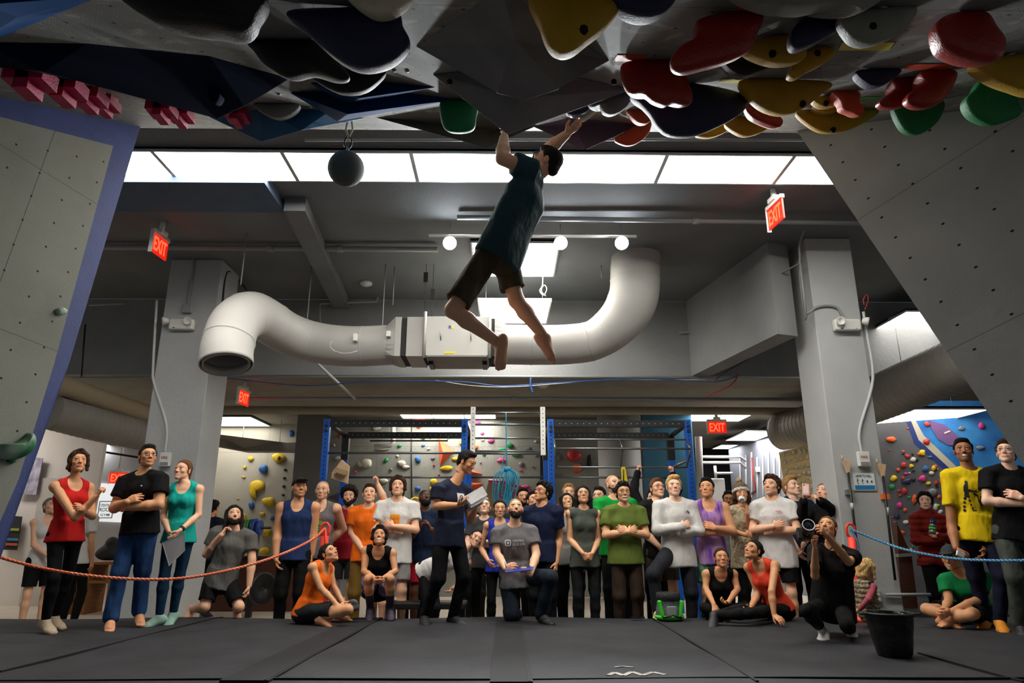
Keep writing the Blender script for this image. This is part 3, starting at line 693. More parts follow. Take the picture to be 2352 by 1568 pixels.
# ------------------------------------------------------------------ climbing holds
def hm(n, c, c2=None, rough=.6): return mat('hold_'+n, c, rough, bump=.25, bscale=90, col2=c2, vscale=7, th=.62) if c2 else mat('hold_'+n, c, rough, bump=.25, bscale=90, var=.12, vscale=7)
H_yel = hm('yellow', '#b88f10'); H_red = hm('red', '#94180f', '#a83a2c', .35); H_navy = hm('navy', '#1b1f40'); H_blk = hm('black', '#0b0b0c'); H_grn = hm('green', '#14793f'); H_org = hm('orange', '#c84a28')
H_gry = hm('grey', '#85857c'); H_crm = hm('cream', '#cfc5ad'); H_pnk = hm('pink', '#c21d55', None, .5); H_vgr = mat('grey_volume', '#77777a', .8, var=.12, vscale=4, bump=.15, bscale=90); H_vbl = mat('blue_volume', '#0e3866', .9, spec=.1, var=.15, vscale=4, bump=.1, bscale=90)
H_vnv = mat('navy_volume', '#08132c', .95, spec=.08, var=.15, vscale=3); H_vpu = mat('purple_volume', '#5f5468', .75, var=.2, vscale=5); H_bolt = mat('bolt_hole', '#050505', .9)
H_brn = mat('putty_volume', '#6f6b66', .8, var=.1, vscale=5)
def closed(pts, n=5, sharp=False):
    pts = [Vector(p) for p in pts]
    if sharp: return pts
    k = len(pts); out = []
    for i in range(k):
        p0, p1, p2, p3 = pts[i-1], pts[i], pts[(i+1) % k], pts[(i+2) % k]
        for j in range(n):
            t = j/n; out.append(.5*(2*p1+(p2-p0)*t+(2*p0-5*p1+4*p2-p3)*t*t+(3*p1-p0-3*p2+p3)*t**3))
    return out
def hold(px, m, label, name='climbing_hold', tf=.08, tb=.16, bolt=None, cat='climbing hold', group='holds on the overhang', anchor=None, drop=.0, n=5):
    """rounded hold hanging from the overhang: silhouette points px, its own distance and thickness"""
    a = anchor or min(px, key=lambda p: p[1]); f = ray(1176, 784); f.normalize(); o = PO(*a)+ON*drop
    pts = closed([PP(x, y, o, f) for x, y in px], n); c = sum(pts, Vector())/len(pts); N = len(pts); vs = []; K = 7
    for k in range(-K, K+1):
        an = k/K*PI/2*.96; s = math.cos(an)**.55; d = math.sin(an)*(tf if k > 0 else tb)
        vs += [c+(p-c)*s-f*d for p in pts]
    fs = [(k*N+i, k*N+(i+1) % N, (k+1)*N+(i+1) % N, (k+1)*N+i) for k in range(2*K) for i in range(N)]
    fs += [tuple(range(N)), tuple(range(2*K*N+N-1, 2*K*N-1, -1))]
    ob = tag(MB().add(vs, fs, m, True).build(name, m), label, cat, group)
    if bolt:
        q = PP(bolt[0], bolt[1], o-f*(tf*.9), f); MB().ball(q+f*.01, .022, H_bolt, 10).build('bolt_hole', H_bolt, ob)
    return ob
def volume(base, apex, faces, m, label, bolts=()):
    """faceted volume bolted to the overhang: base pixels on the surface, apex (x, y, height)"""
    B = [PO(x, y) for x, y in base]; T = [PO(x, y, h) for x, y, h in apex]; P_ = B+T
    fs = [f for f in faces]; fs.append(tuple(range(len(B))))
    mb = MB().add(P_, fs, m); ob = tag(mb.build('climbing_volume', m, bevel=.006), label, 'climbing volume', 'volumes on the overhang')
    for x, y, h in bolts: MB().ball(PO(x, y, h+.0), .018, H_bolt, 10).build('bolt_hole', H_bolt, ob)
    return ob
volume([(955, 106), (1150, -30), (1400, 138), (1290, 190), (1130, 195)], [(1185, 92, .10), (1205, 229, .27), (1140, 214, .25), (1285, 205, .25)], [(0, 5, 1), (1, 5, 2), (0, 4, 7, 5), (5, 7, 6), (5, 6, 8), (5, 8, 3, 2), (4, 7, 6, 8, 3)], H_vgr, 'largest grey diamond volume in the middle of the overhang')
volume([(992, 170), (1200, 150), (1455, 205), (1240, 262)], [(1190, 225, .17), (1165, 309, .33)], [(0, 4, 1), (1, 4, 2), (0, 5, 4), (4, 5, 2), (0, 5, 3), (3, 5, 2)], H_vgr, 'grey pointed volume the climber\'s left hand reaches, under the diamond', [(1033, 188, .06), (1182, 240, .19), (1410, 188, .05)])
volume([(-60, 95), (200, 100), (480, 128), (668, 180), (330, 215), (-60, 145)], [(100, 165, .10), (500, 273, .16), (560, 245, .15)], [(0, 6, 5), (0, 1, 6), (1, 2, 7, 6), (2, 8, 7), (2, 3, 8), (3, 8, 7, 4), (4, 7, 6, 5)], H_vnv, 'long dark navy volume over the pink blocks at the left')
volume([(-140, -60), (235, -10), (60, 62), (-140, 150)], [(-30, 10, .2), (40, 40, .16)], [(0, 4, 1), (1, 4, 5), (1, 5, 2), (2, 5, 3), (3, 5, 4), (0, 3, 4)], H_vbl, 'blue-edged volume cut off by the top left corner')
volume([(664, 212), (870, 205), (1050, 228), (860, 250)], [(775, 279, .16), (800, 262, .18)], [(0, 5, 1), (1, 5, 2), (0, 4, 5), (4, 2, 5), (0, 3, 4), (3, 2, 4)], H_vbl, 'blue wedge volume directly above the hanging ball')
volume([(710, 190), (850, 185), (1002, 200), (880, 215)], [(795, 241, .10), (830, 225, .12)], [(0, 5, 1), (1, 5, 2), (0, 4, 5), (4, 2, 5), (0, 3, 4), (3, 2, 4)], H_vbl, 'narrow blue volume stacked between the black crescent and the blue wedge')
volume([(478, 268), (600, 250), (760, 252), (840, 272), (690, 286)], [(600, 326, .22), (690, 300, .16)], [(0, 5, 1), (1, 5, 6, 2), (2, 6, 3), (0, 4, 5), (4, 3, 6, 5)], mat('blue_volume2', '#1f5f8c', .6, var=.15, vscale=4), 'pale-edged blue volume at the lip left of the hanging ball')
volume([(860, 270), (962, 257), (1150, 262), (1235, 288)], [(1118, 339, .22), (1128, 300, .05)], [(0, 5, 1), (1, 5, 2), (2, 5, 3), (0, 4, 5), (4, 3, 5)], H_brn, 'putty-coloured volume at the lip beside the green hold')
volume([(1222, 290), (1290, 268), (1475, 285), (1400, 300)], [(1344, 345, .24), (1322, 292, .03)], [(0, 5, 1), (1, 5, 2), (0, 4, 5), (5, 4, 2), (0, 3, 4), (3, 2, 4)], H_vpu, 'purple-grey volume at the lip under the climber\'s right hand')
# rounded holds
HL = [
([(285, -20), (590, -20), (588, 40), (572, 68), (540, 76), (470, 64), (400, 58), (340, 40)], H_blk, 'huge black hold cut off by the top edge, left of centre', .10, None),
([(660, 28), (780, 20), (905, 18), (925, 60), (941, 100), (905, 138), (850, 156), (800, 150), (750, 118), (700, 70)], H_navy, 'wide black-navy hold between the grey diamond and the huge black hold', .10, None),
([(570, 94), (650, 92), (730, 96), (775, 140), (803, 176), (780, 184), (720, 168), (660, 178), (610, 150), (585, 120)], H_blk, 'black hold with a drooping point above the blue wedge', .07, None),
([(712, 172), (780, 168), (882, 160), (868, 188), (830, 210), (780, 212), (740, 195)], H_blk, 'black crescent hold tucked under the wide navy one', .06, None),
([(583, 239), (635, 238), (688, 240), (670, 262), (635, 272), (600, 258)], H_gry, 'small dark half-moon hold over the pale-edged blue volume', .05, None),
([(1012, 232), (1050, 228), (1096, 236), (1094, 270), (1088, 296), (1060, 304), (1028, 300), (1014, 280)], H_grn, 'green barrel hold left of the climber\'s hands', .07, None),
([(1030, 292), (1070, 298), (1105, 296), (1095, 314), (1060, 318)], H_crm, 'cream hold peeping out below the green barrel', .05, None),
([(1222, -20), (1418, -5), (1400, 50), (1350, 92), (1318, 116), (1285, 121), (1258, 104), (1240, 60)], H_yel, 'big yellow teardrop hold beside the grey diamond', .09, (1340, 66)),
([(1395, -25), (1550, -25), (1535, 20), (1500, 38), (1450, 34), (1412, 12)], H_navy, 'navy hold cut off by the top edge beside the yellow teardrop', .07, None),
([(1605, 45), (1680, 28), (1752, 32), (1738, 80), (1722, 115), (1680, 138), (1620, 155), (1570, 166), (1545, 158), (1541, 135), (1560, 108), (1592, 90), (1600, 70)], H_red, 'largest red lobed hold in the upper right centre', .07, None),
([(1430, 146), (1500, 138), (1572, 145), (1578, 180), (1590, 215), (1588, 236), (1572, 242), (1545, 236), (1528, 242), (1500, 232), (1478, 216), (1448, 214), (1431, 190)], H_red, 'red wavy hold above the big navy wedge', .07, None),
([(1448, 216), (1520, 196), (1590, 192), (1680, 208), (1719, 228), (1700, 262), (1640, 295), (1590, 312), (1540, 310), (1512, 292), (1492, 262), (1470, 238)], H_navy, 'big furry-edged navy hold at the lip right of the climber', .10, None),
([(1352, 236), (1395, 214), (1452, 214), (1440, 244), (1410, 262), (1388, 258), (1378, 244), (1362, 246)], H_gry, 'pale grey lumpy hold above the purple volume', .05, None),
([(1328, 262), (1352, 252), (1374, 250), (1352, 268), (1336, 274)], H_crm, 'small cream finger-shaped hold above the purple volume', .03, None),
([(1300, 256), (1330, 244), (1358, 240), (1345, 258), (1315, 264)], H_navy, 'small navy hold between the grey volume and the cream finger', .03, None),
([(1440, 252), (1475, 252), (1498, 268), (1488, 282), (1468, 282), (1450, 268)], H_org, 'orange-red hold touching the navy hold\'s left tip', .04, None),
([(1412, 318), (1440, 300), (1470, 284), (1495, 280), (1492, 302), (1474, 322), (1446, 334), (1420, 328)], H_org, 'lower orange-red ear-shaped hold under the lip', .04, None),
([(1596, 308), (1640, 286), (1678, 284), (1668, 302), (1630, 315)], H_yel, 'yellow sliver hold just right of the navy hold\'s tip', .04, None),
([(1664, 282), (1700, 266), (1768, 284), (1752, 302), (1718, 312), (1690, 304)], H_yel, 'small yellow hold below the red finger hold', .04, None),
([(1714, 232), (1740, 234), (1776, 256), (1798, 276), (1790, 292), (1768, 288), (1728, 270), (1712, 250)], H_red, 'red finger-shaped hold left of the right wall\'s top', .045, None),
([(1655, 122), (1700, 116), (1768, 148), (1740, 166), (1706, 174), (1672, 156)], H_blk, 'black shaggy hold under the largest red hold', .05, None),
([(1700, 108), (1760, 86), (1826, 80), (1852, 118), (1842, 138), (1800, 145), (1750, 136)], H_yel, 'yellow hold touching the navy egg hold', .05, (1775, 122)),
([(1838, 128), (1880, 108), (1920, 118), (1900, 140), (1862, 160), (1832, 178), (1813, 174), (1818, 156)], H_yel, 'yellow horn-shaped hold pointing down left', .05, (1878, 122)),
([(1824, 62), (1860, 38), (1910, 38), (1932, 56), (1905, 80), (1860, 104), (1830, 112), (1816, 98)], H_navy, 'navy egg-shaped hold in the upper right', .06, None),
([(1928, 34), (2000, 22), (2102, 18), (2085, 60), (2060, 80), (2010, 98), (1975, 96), (1948, 78)], H_gry, 'dark grey blocky hold in the upper right', .06, (2005, 60)),
([(1690, -25), (2020, -25), (1985, 22), (1940, 4), (1900, 6), (1850, 16), (1790, 14), (1720, 5)], H_gry, 'grey hold cut off by the top edge, right of centre', .05, None),
([(1698, 186), (1780, 182), (1908, 190), (1880, 222), (1840, 252), (1800, 262), (1755, 250), (1720, 222)], H_yel, 'wide yellow bowl-shaped hold above the right wall\'s corner', .08, (1845, 237)),
([(1868, 226), (1905, 218), (1942, 226), (1925, 240), (1890, 243)], H_yel, 'small yellow hold, upper of the pair beside the red claw', .03, (1898, 236)),
([(1868, 244), (1905, 240), (1940, 242), (1920, 256), (1888, 257)], H_yel, 'small yellow hold, lower of the pair beside the red claw', .03, None),
([(1830, 256), (1900, 250), (2016, 252), (1985, 282), (1935, 302), (1890, 302), (1855, 284)], H_yel, 'wide yellow hold at the lip above the right wall', .07, (1915, 297)),
([(1912, 212), (1940, 208), (1974, 212), (1974, 236), (1985, 252), (1976, 266), (1955, 258), (1936, 250), (1930, 232)], H_org, 'red claw-shaped hold beside the small yellow pair', .04, None),
([(1966, 164), (2010, 158), (2070, 160), (2045, 186), (2018, 198), (1990, 190)], H_navy, 'navy half-moon hold left of the two red boots', .04, None),
([(2050, 184), (2085, 178), (2120, 182), (2112, 212), (2090, 238), (2060, 248), (2030, 246), (2019, 236), (2032, 222), (2052, 208)], H_red, 'red boot-shaped hold, left of the two', .05, None),
([(2114, 166), (2160, 160), (2198, 166), (2184, 206), (2160, 236), (2130, 248), (2100, 246), (2083, 232), (2090, 212), (2116, 194)], H_red, 'red boot-shaped hold, right of the two', .06, None),
([(2052, 236), (2105, 228), (2166, 232), (2158, 272), (2130, 300), (2100, 309), (2070, 290)], H_grn, 'green rounded hold overlapping the right wall\'s top', .07, None),
([(2220, 226), (2240, 205), (2258, 178), (2300, 180), (2345, 255), (2310, 280), (2275, 286), (2240, 270), (2222, 248)], H_grn, 'green hold with a pale rim at the right wall\'s top', .07, None),
([(2314, 214), (2340, 200), (2380, 205), (2390, 240), (2350, 256), (2322, 240)], hm('pale_green', '#5f8a72'), 'pale green hold cut off by the right edge', .05, None),
([(2150, 60), (2168, 38), (2210, 28), (2262, 30), (2285, 62), (2306, 92), (2305, 122), (2285, 142), (2240, 142), (2195, 128), (2162, 105)], H_red, 'big glossy red hold in the upper right corner', .08, None),
([(2232, 146), (2300, 130), (2400, 125), (2400, 215), (2340, 205), (2280, 182)], H_yel, 'yellow hold cut off by the right edge under the big red one', .07, None),
([(795, -20), (940, -20), (925, 12), (880, 30), (835, 24)], H_crm, 'cream-rimmed hold cut off by the top edge, centre left', .05, None),
([(455, 178), (478, 172), (505, 185), (507, 215), (495, 238), (480, 225), (475, 200)], H_vnv, 'crescent-shaped grip moulded on the long navy volume', .04, None),
]
for px, m_, lab, tf, bo in HL:
    hold(px, m_, lab, tf=tf*.6, tb=max(.12, tf*1.8), bolt=bo, drop=.12 if 'crescent-shaped grip' in lab else 0)
# pink blocks: stepped crosses
for i, (x, y, s) in enumerate(((70, 180, 1.5), (150, 203, 1.3), (205, 224, 1.1), (240, 238, .9), (372, 252, 1.0), (415, 264, .9), (545, 264, .9))):
    o = PO(x, y-20*s); q = PP(x, y, o, ray(1176, 784).normalized()); zc = (q-cam.location).length/1568; u = 15*s*zc; mb = MB()
    mb.box(q, (u*3.2, .14, u*1.3), None, H_pnk).box(q+Vector((0, 0, -u*.3)), (u*1.2, .14, u*2.4), None, H_pnk).box(q+Vector((u*.4, 0, u*1.2)), (u*1.1, .14, u*2.2), None, H_pnk)
    tag(mb.build('climbing_hold', H_pnk, bevel=.004), 'pink stepped block hold, '+['leftmost and largest of the row', 'second from the left of the row', 'third from the left of the row', 'fourth, at the end of the first cluster', 'fifth, alone right of the gap', 'sixth, just right of the fifth', 'last on its own under the navy volume\'s tip'][i], 'climbing hold', 'pink block holds')
# tape labels
M_to = mat('orange_tape', '#e2512c', .6); M_ty = mat('yellow_tape', '#c9bf2a', .6); M_tg = mat('green_tape', '#4fae54', .6)
for k, (x0, y0, x1, y1, m_, lab) in enumerate(((1408, 126, 1488, 140, M_to, 'orange route tape above the red wavy hold'), (1690, 6, 1790, 22, M_to, 'orange route tape at the top beside the grey hold'), (1650, 181, 1725, 190, M_ty, 'yellow route tape left of the wide yellow bowl hold'), (1925, 97, 2055, 115, M_ty, 'yellow route tape under the dark grey blocky hold'), (2075, 147, 2187, 159, M_to, 'orange route tape above the red boots'), (1975, 222, 2025, 228, M_tg, 'green route tape beside the red claw'), (1925, 233, 1990, 236, M_ty, 'thin yellow route tape beside the red claw'))):
    pts = [PO(x0+10, y0, .002), PO(x1, y0, .002), PO(x1-14, y1, .002), PO(x0, y1, .002)]
    tag(MB().prism(pts, ON*.002, m_).build('route_tape', m_), lab, 'tape')
for k, (x, y) in enumerate(((905, 162), (935, 163), (640, 216), (712, 246), (1437, 35))):
    tag(MB().ball(PO(x, y, .004), (.014, .014, .006), M_steel, 10).build('anchor_bolt', M_steel), 'bright steel bolt in the overhang '+['left of the grey diamond, first of two', 'left of the grey diamond, second of two', 'over the half-moon hold', 'beside the blue wedge\'s left edge', 'below the navy hold at the top'][k], 'bolt')
# green hold on the left wall and its small neighbour
o = LW(60, 1030); nn = n.normalized(); nn = nn if nn.y < 0 else -nn
def whold(px, pl, nv, m_, label, t=.07, n_=5, name='climbing_hold', group=None, cat='climbing hold'):
    pts = closed([pl(x, y) for x, y in px], n_); c = sum(pts, Vector())/len(pts); N = len(pts); vs = []; K = 6
    for k in range(K+1):
        an = k/K*PI/2*.97; vs += [c+(p-c)*(math.cos(an)**.6)+nv*math.sin(an)*t for p in pts]
    fs = [(k*N+i, k*N+(i+1) % N, (k+1)*N+(i+1) % N, (k+1)*N+i) for k in range(K) for i in range(N)]+[tuple(range(K*N+N-1, K*N-1, -1)), tuple(range(N))]
    return tag(MB().add(vs, fs, m_, True).build(name, m_), label, cat, group)
whold([(-12, 1022), (20, 1020), (45, 1010), (62, 994), (72, 1000), (73, 1020), (62, 1040), (35, 1055), (-12, 1052)], LW, nn, mat('hold_green_white', '#0d6a3c', .5, col2='#c8cfc8', vscale=3, th=.6), 'green and white scooped hold on the left wall\'s blue edge', .10)
whold([(18, 1053), (32, 1053), (32, 1062), (22, 1064)], LW, nn, H_grn, 'tiny dark green hold below the scooped one on the left wall', .03)
whold([(126, 712), (140, 706), (152, 712), (148, 722), (132, 724)], LW, nn, hm('mint', '#9db8a4'), 'tiny pale green hold on the left wall', .03)
# hanging ball
c = P(795, 387, 4.75); zc = .205*1.0; r = 41.5/1568*(c-cam.location).dot(ray(1176, 784).normalized())
t = thing('hanging_ball', 'black ball grip hanging by a carabiner from the overhang', 'climbing ball', c-Vector((0, 0, r)))
MB().ball(c, r, mat('ball_rubber', '#565c5a', .85, bump=.2, bscale=150), 32).build('ball', None, t)
MB().tube([c+Vector((0, 0, r-.01)), c+Vector((0, 0, r+.05))], .012, 8).build('eye_bolt', M_steel, t)
def ring(c0, a, b, r_, ax, m_, name, par): return MB().tube([c0+Vector((a*math.cos(t_)*ax, a*math.cos(t_)*(1-ax), b*math.sin(t_))) for t_ in [2*PI*i/20 for i in range(21)]], r_, 8).build(name, m_, par)
ring(c+Vector((0, 0, r+.085)), .028, .05, .007, 1, M_dsteel, 'carabiner', t)
top = PO(800, 275); zt = oz(c.y)
MB().tube([c+Vector((0, 0, r+.125)), c+Vector((-.025, 0, (r+.12+zt-c.z)/2)), Vector((c.x-.012, c.y, zt+.01))], .008, 8).tube([c+Vector((0, 0, r+.125)), c+Vector((.028, 0, (r+.12+zt-c.z)/2)), Vector((c.x+.012, c.y, zt+.01))], .008, 8).build('sling', mat('cream_webbing', '#cbb58c', .8), t)
# ------------------------------------------------------------------ helpers for writing
def text_mesh(s, h, wid=None, extrude=.002, bold=0.):
    cu = bpy.data.curves.new('t', 'FONT'); cu.body = s; cu.size = 1; cu.extrude = 0; cu.offset = bold; cu.align_x = 'CENTER'; cu.resolution_u = 3
    ob = bpy.data.objects.new('t', cu); COL.objects.link(ob); dg = bpy.context.evaluated_depsgraph_get(); dg.update()
    me = bpy.data.meshes.new_from_object(ob.evaluated_get(dg)); bpy.data.objects.remove(ob); bpy.data.curves.remove(cu)
    v = np.array([x.co for x in me.vertices]); fs = [tuple(p.vertices) for p in me.polygons]; bpy.data.meshes.remove(me)
    lo, hi = v.min(0), v.max(0); sc = h/(hi[1]-lo[1]); sx = (wid/(hi[0]-lo[0])) if wid else sc
    v = np.stack([(v[:, 0]-(lo[0]+hi[0])/2)*sx, (v[:, 1]-(lo[1]+hi[1])/2)*sc], 1); return v, fs
def letters(s, h, c, R, m, parent, wid=None, depth=.003, name='lettering', bold=0.):
    """raised letters; R's local X runs with the text, local Z up, local -Y out of the sign"""
    v, fs = text_mesh(s, h, wid, bold=bold); c = Vector(c); mb = MB(); n = len(v)
    f = [c+R @ Vector((x, -depth, y)) for x, y in v]; b = [c+R @ Vector((x, 0, y)) for x, y in v]
    mb.add(f, fs, m); mb.add(b, [t[::-1] for t in fs], m); return mb.build(name, m, parent, fix=False)
ID = Matrix.Identity(3)
def rz(d): return Matrix.Rotation(math.radians(d), 3, 'Z')
# ------------------------------------------------------------------ exit signs
M_redp = mat('exit_panel_light', '#c81c0c', .4, emit=.9); M_redl = mat('exit_letter_light', '#ff5030', .4, emit=1.9)
def exit_sign(px, py, Y, wpx, yaw, label, ceil, back=False):
    c = P(px, py, Y); s = wpx/1568*(c-cam.location).length; h, wd = (.235, .32) if Y < 8 else (.22, .36); R = rz(yaw)
    t = thing('exit_sign', label, 'exit sign', c, 'exit signs')
    MB().box(c, (wd, .02, h), R, M_redp).build('panel', M_redp, t)
    MB().box(c+R @ Vector((0, 0, h/2+.02)), (wd+.02, .05, .045), R).box(c+R @ Vector((-wd/2-.01, 0, 0)), (.015, .045, h+.04), R).box(c+R @ Vector((0, 0, h/2+.06)), (.14, .09, .05), R).build('housing', M_whitep, t, bevel=.004)
    MB().tube([c+Vector((0, 0, h/2+.08)), Vector((c.x, c.y, ceil))], .03, 10).build('mount', M_whitep, t)
    letters('EXIT', h*.74, c+R @ Vector((0, -.011, 0)), R, M_redl, t, wid=wd*.82, bold=.02)
    return t
exit_sign(366, 566, 7.6, 45, 86, 'red exit sign hanging edge-on from the ceiling at the left', HC)
exit_sign(1782, 492, 6.7, 40, -84, 'red exit sign hanging edge-on from the ceiling at the right', HC)
exit_sign(559, 914, 10.9, 30, 84, 'small red exit sign under the low ceiling beside the left pillar', LC)
exit_sign(1647, 981, 13.0, 26, 0, 'small red exit sign facing the camera right of the rack', LC)
exit_sign(272, 1097, 15.0, 24, 10, 'small red exit sign at the back left behind the man in black', LC)
def cw(name, pts, r, m, parent=None, n=8): return MB().tube(pts, r, n).build(name, m, parent)
# ------------------------------------------------------------------ emergency lights, alarm boxes, signs on the pillars
def emerg(px, py, Y, label, a1, a2):
    c = P(px, py, Y-.05); t = thing('emergency_light', label, 'emergency light', c)
    MB().bb(c.x-.16, c.x+.16, c.y-.04, Y-.001, c.z-.075, c.z+.07).build('housing', M_whitep, t, bevel=.02)
    for s, a in ((-1, a1), (1, a2)):
        d = Vector((a[0], a[1], -.25)).normalized(); q = c+Vector((s*a[2], -.05, .035)); R = Matrix((d.orthogonal().normalized(), d.cross(d.orthogonal().normalized()), d)).transposed()
        hd = MB().lathe(q-d*.03, [(.001, 0), (.03, 0), (.05, .05), (.052, .075), (.045, .075), (.02, .05), (.001, .05)], 18, M_whitep, R).build('lamp_head', M_whitep, t)
        MB().tube([c+Vector((s*a[2], -.02, .0)), q], .015, 8).build('bracket', M_whitep, hd)
    MB().bb(c.x-.1, c.x-.07, c.y-.043, c.y-.039, c.z-.06, c.z-.05, M_black).bb(c.x+.09, c.x+.095, c.y-.043, c.y-.039, c.z-.06, c.z-.05, M_black).build('indicator', M_black, t)
emerg(418, 745, LPY, 'white twin-head emergency light on the left pillar', (-.8, -.5, .19), (.1, -1, .1))
emerg(1945, 746, RPY, 'white twin-head emergency light on the right pillar', (-.2, -1, .1), (.9, -.4, .2))
def alarm(px, py, Y, label):
    c = P(px, py, Y-.03); t = thing('alarm_box', label, 'alarm box', c)
    MB().bb(c.x-.065, c.x+.065, c.y-.03, Y-.001, c.z-.085, c.z+.085).build('case', M_whitep, t, bevel=.008)
    MB().bb(c.x-.05, c.x+.05, c.y-.034, c.y-.03, c.z-.07, c.z-.035).build('strobe', mat('grey_lens', '#8b8c88', .2), t)
    letters('FIRE', .03, (c.x, c.y-.031, c.z+.02), ID, mat('alarm_red', '#a8443a', .5), t)
alarm(380, 1055, LPY, 'white fire alarm box on the left pillar'); alarm(1983, 1054, RPY, 'white fire alarm box on the right pillar above the sign')
c = P(1985, 1106, RPY-.012); t = thing('wall_sign', 'white and blue HOW TO FALL safety sign on the right pillar', 'sign', c)
sw, sh = .27, .21
MB().bb(c.x-sw/2, c.x+sw/2, c.y, RPY-.001, c.z-sh/2, c.z+sh/2).build('board', mat('sign_grey', '#aab0b2', .4), t, bevel=.004)
MB().bb(c.x-sw/2+.012, c.x+sw/2-.012, c.y-.002, c.y, c.z-sh/2+.012, c.z+sh/2-.012).build('face', mat('sign_white', '#dfe6ea', .4), t)
MB().bb(c.x-sw/2+.02, c.x+sw/2-.02, c.y-.004, c.y-.002, c.z-sh/2+.018, c.z-sh/2+.065).build('blue_band', mat('sign_blue', '#1d7fb8', .4), t)
letters('HOW TO FALL', .03, (c.x, c.y-.003, c.z+.065), ID, mat('sign_ink', '#22303a', .5), t, wid=.18, depth=.002, bold=.01)
mb = MB()
for k, (dx_, s) in enumerate(((-.075, 1), (-.02, .8), (.035, .45), (.085, .3))):
    q = Vector((c.x+dx_, c.y-.004, c.z+.0)); mb.ball(q+Vector((0, 0, .03*s)), .006, n=8)
    mb.tube([q+Vector((0, 0, .025*s)), q+Vector((-.006, 0, -.005)), q+Vector((.006, 0, -.03*s))], .003, 5).tube([q+Vector((-.012, 0, .012*s)), q+Vector((.012, 0, .018*s))], .0025, 5)
mb.build('stick_figures', mat('sign_ink', '#22303a', .5), t)
# long brushes clipped to the pillar
for (a, b, e, lab) in (((1946, 1068), (1953, 1130), (1978, 1330), 'long-handled wooden brush on the right pillar, left of the sign'), ((2026, 1076), (2035, 1140), (2056, 1332), 'long-handled wooden brush on the right pillar, right of the sign')):
    A, B, E = P(*a, RPY-.05), P(*b, RPY-.05), P(*e, RPY-.05); t = thing('climbing_brush', lab, 'brush', B)
    d = (A-E).normalized(); sd = Vector((d.z, 0, -d.x))
    MB().prism([A+sd*.05+d*.05+Vector((0, -.01, 0)), A+sd*-.05+d*.06+Vector((0, -.01, 0)), A-sd*.018-d*.09+Vector((0, -.01, 0)), A+sd*.018-d*.09+Vector((0, -.01, 0))], (0, .02, 0)).build('head', M_pine, t, bevel=.004)
    MB().tube([A-sd*.045+d*.05, A-sd*.05+d*.11], .01, 6).build('bristle_tip', M_pine, t)
    MB().tube([A-d*.08, E], .014, 8).build('pole', M_dsteel, t)
    MB().bb(B.x-.04, B.x+.04, B.y-.01, RPY-.001, B.z-.03, B.z+.03).build('clip', M_orclip if False else (M_steel if a[0] < 2000 else mat('orange_clip', '#e06a26', .5)), t)
    MB().tube([B-d*.12, B-d*.20], .018, 8).build('collar', mat('tape_white', '#b8b8b4', .6), t)
c = P(2018, 1370, RPY-.03); t = thing('power_outlet', 'grey double power outlet at the foot of the right pillar', 'outlet', c)
MB().bb(c.x-.04, c.x+.04, c.y, RPY-.001, c.z-.06, c.z+.06).build('case', M_pipe, t, bevel=.005)
for s in (-1, 1): MB().bb(c.x-.018, c.x+.018, c.y-.004, c.y, c.z+s*.026-.015, c.z+s*.026+.015).build('socket', mat('socket_grey', '#c9c9c5', .4), t)
a = P(2032, 1365, RPY-.03); b = P(2078, 1362, RPY-.03); tag(MB().tube([a, Vector((rx1+.3, a.y, a.z))], .017, 8).build('conduit', M_pipe), 'horizontal conduit leaving the outlet at the foot of the right pillar', 'conduit')
# wire basket, yellow tag and white cards on the pillar's left side
c = P(1898, 1118, 8.5); t = thing('wire_basket', 'black wire basket on the right pillar\'s left edge above the woman filming', 'basket', c)
mb = MB()
for k in range(8):
    x = c.x-.11+.22*k/7; mb.tube([(x, c.y-.05, c.z+.09), (x, c.y-.05, c.z-.09), (x, c.y+.08, c.z-.09)], .003, 5)
for k in range(6):
    z = c.z-.09+.18*k/5; mb.tube([(c.x-.11, c.y+.08, z), (c.x-.11, c.y-.05, z), (c.x+.11, c.y-.05, z), (c.x+.11, c.y+.08, z)], .003, 5)
mb.build('wires', M_black, t); MB().tube([c+Vector((.08*math.sin(k*1.7), .02*math.cos(k), .05*math.sin(k*2.3))) for k in range(14)], .009, 6).build('blue_cord', M_bluec, t)
t = thing('hanging_card', 'yellow strip card on the corner of the right pillar above the basket', 'card', P(1882, 1085, 8.45)); q = P(1882, 1085, 8.45)
MB().box(q, (.07, .01, .19), Matrix.Rotation(-.08, 3, 'Y')).build('card', mat('yellow_card', '#d8cf2c', .6), t); letters('SLIPPERY', .02, q+Vector((0, -.006, 0)), Matrix.Rotation(1.5, 3, 'Y'), M_black, t, wid=.15)
q = P(1899, 1090, 8.45); tag(MB().box(q, (.08, .006, .11)).build('paper_card', mat('paper', '#e4e4e2', .7)), 'white paper card on the right pillar beside the yellow strip', 'card')
q = P(1917, 1190, 8.5); t = thing('chain_board', 'black speckled board with a chain at the right pillar behind the filming woman', 'board', q)
MB().box(q, (.14, .03, .55), Matrix.Rotation(-.06, 3, 'Y')).build('board', mat('black_rubber', '#1c1c1e', .5, bump=.4, bscale=60), t)
for k in range(14):
    z = q+Vector((.05+.004*k*.3, -.03, -.02-.02*k)); MB().tube([z+Vector((.008*math.cos(a) if k % 2 else 0, .008*math.cos(a) if not k % 2 else 0, .014*math.sin(a))) for a in [2*PI*i/10 for i in range(11)]], .003, 5).build('chain_link', M_steel, t)

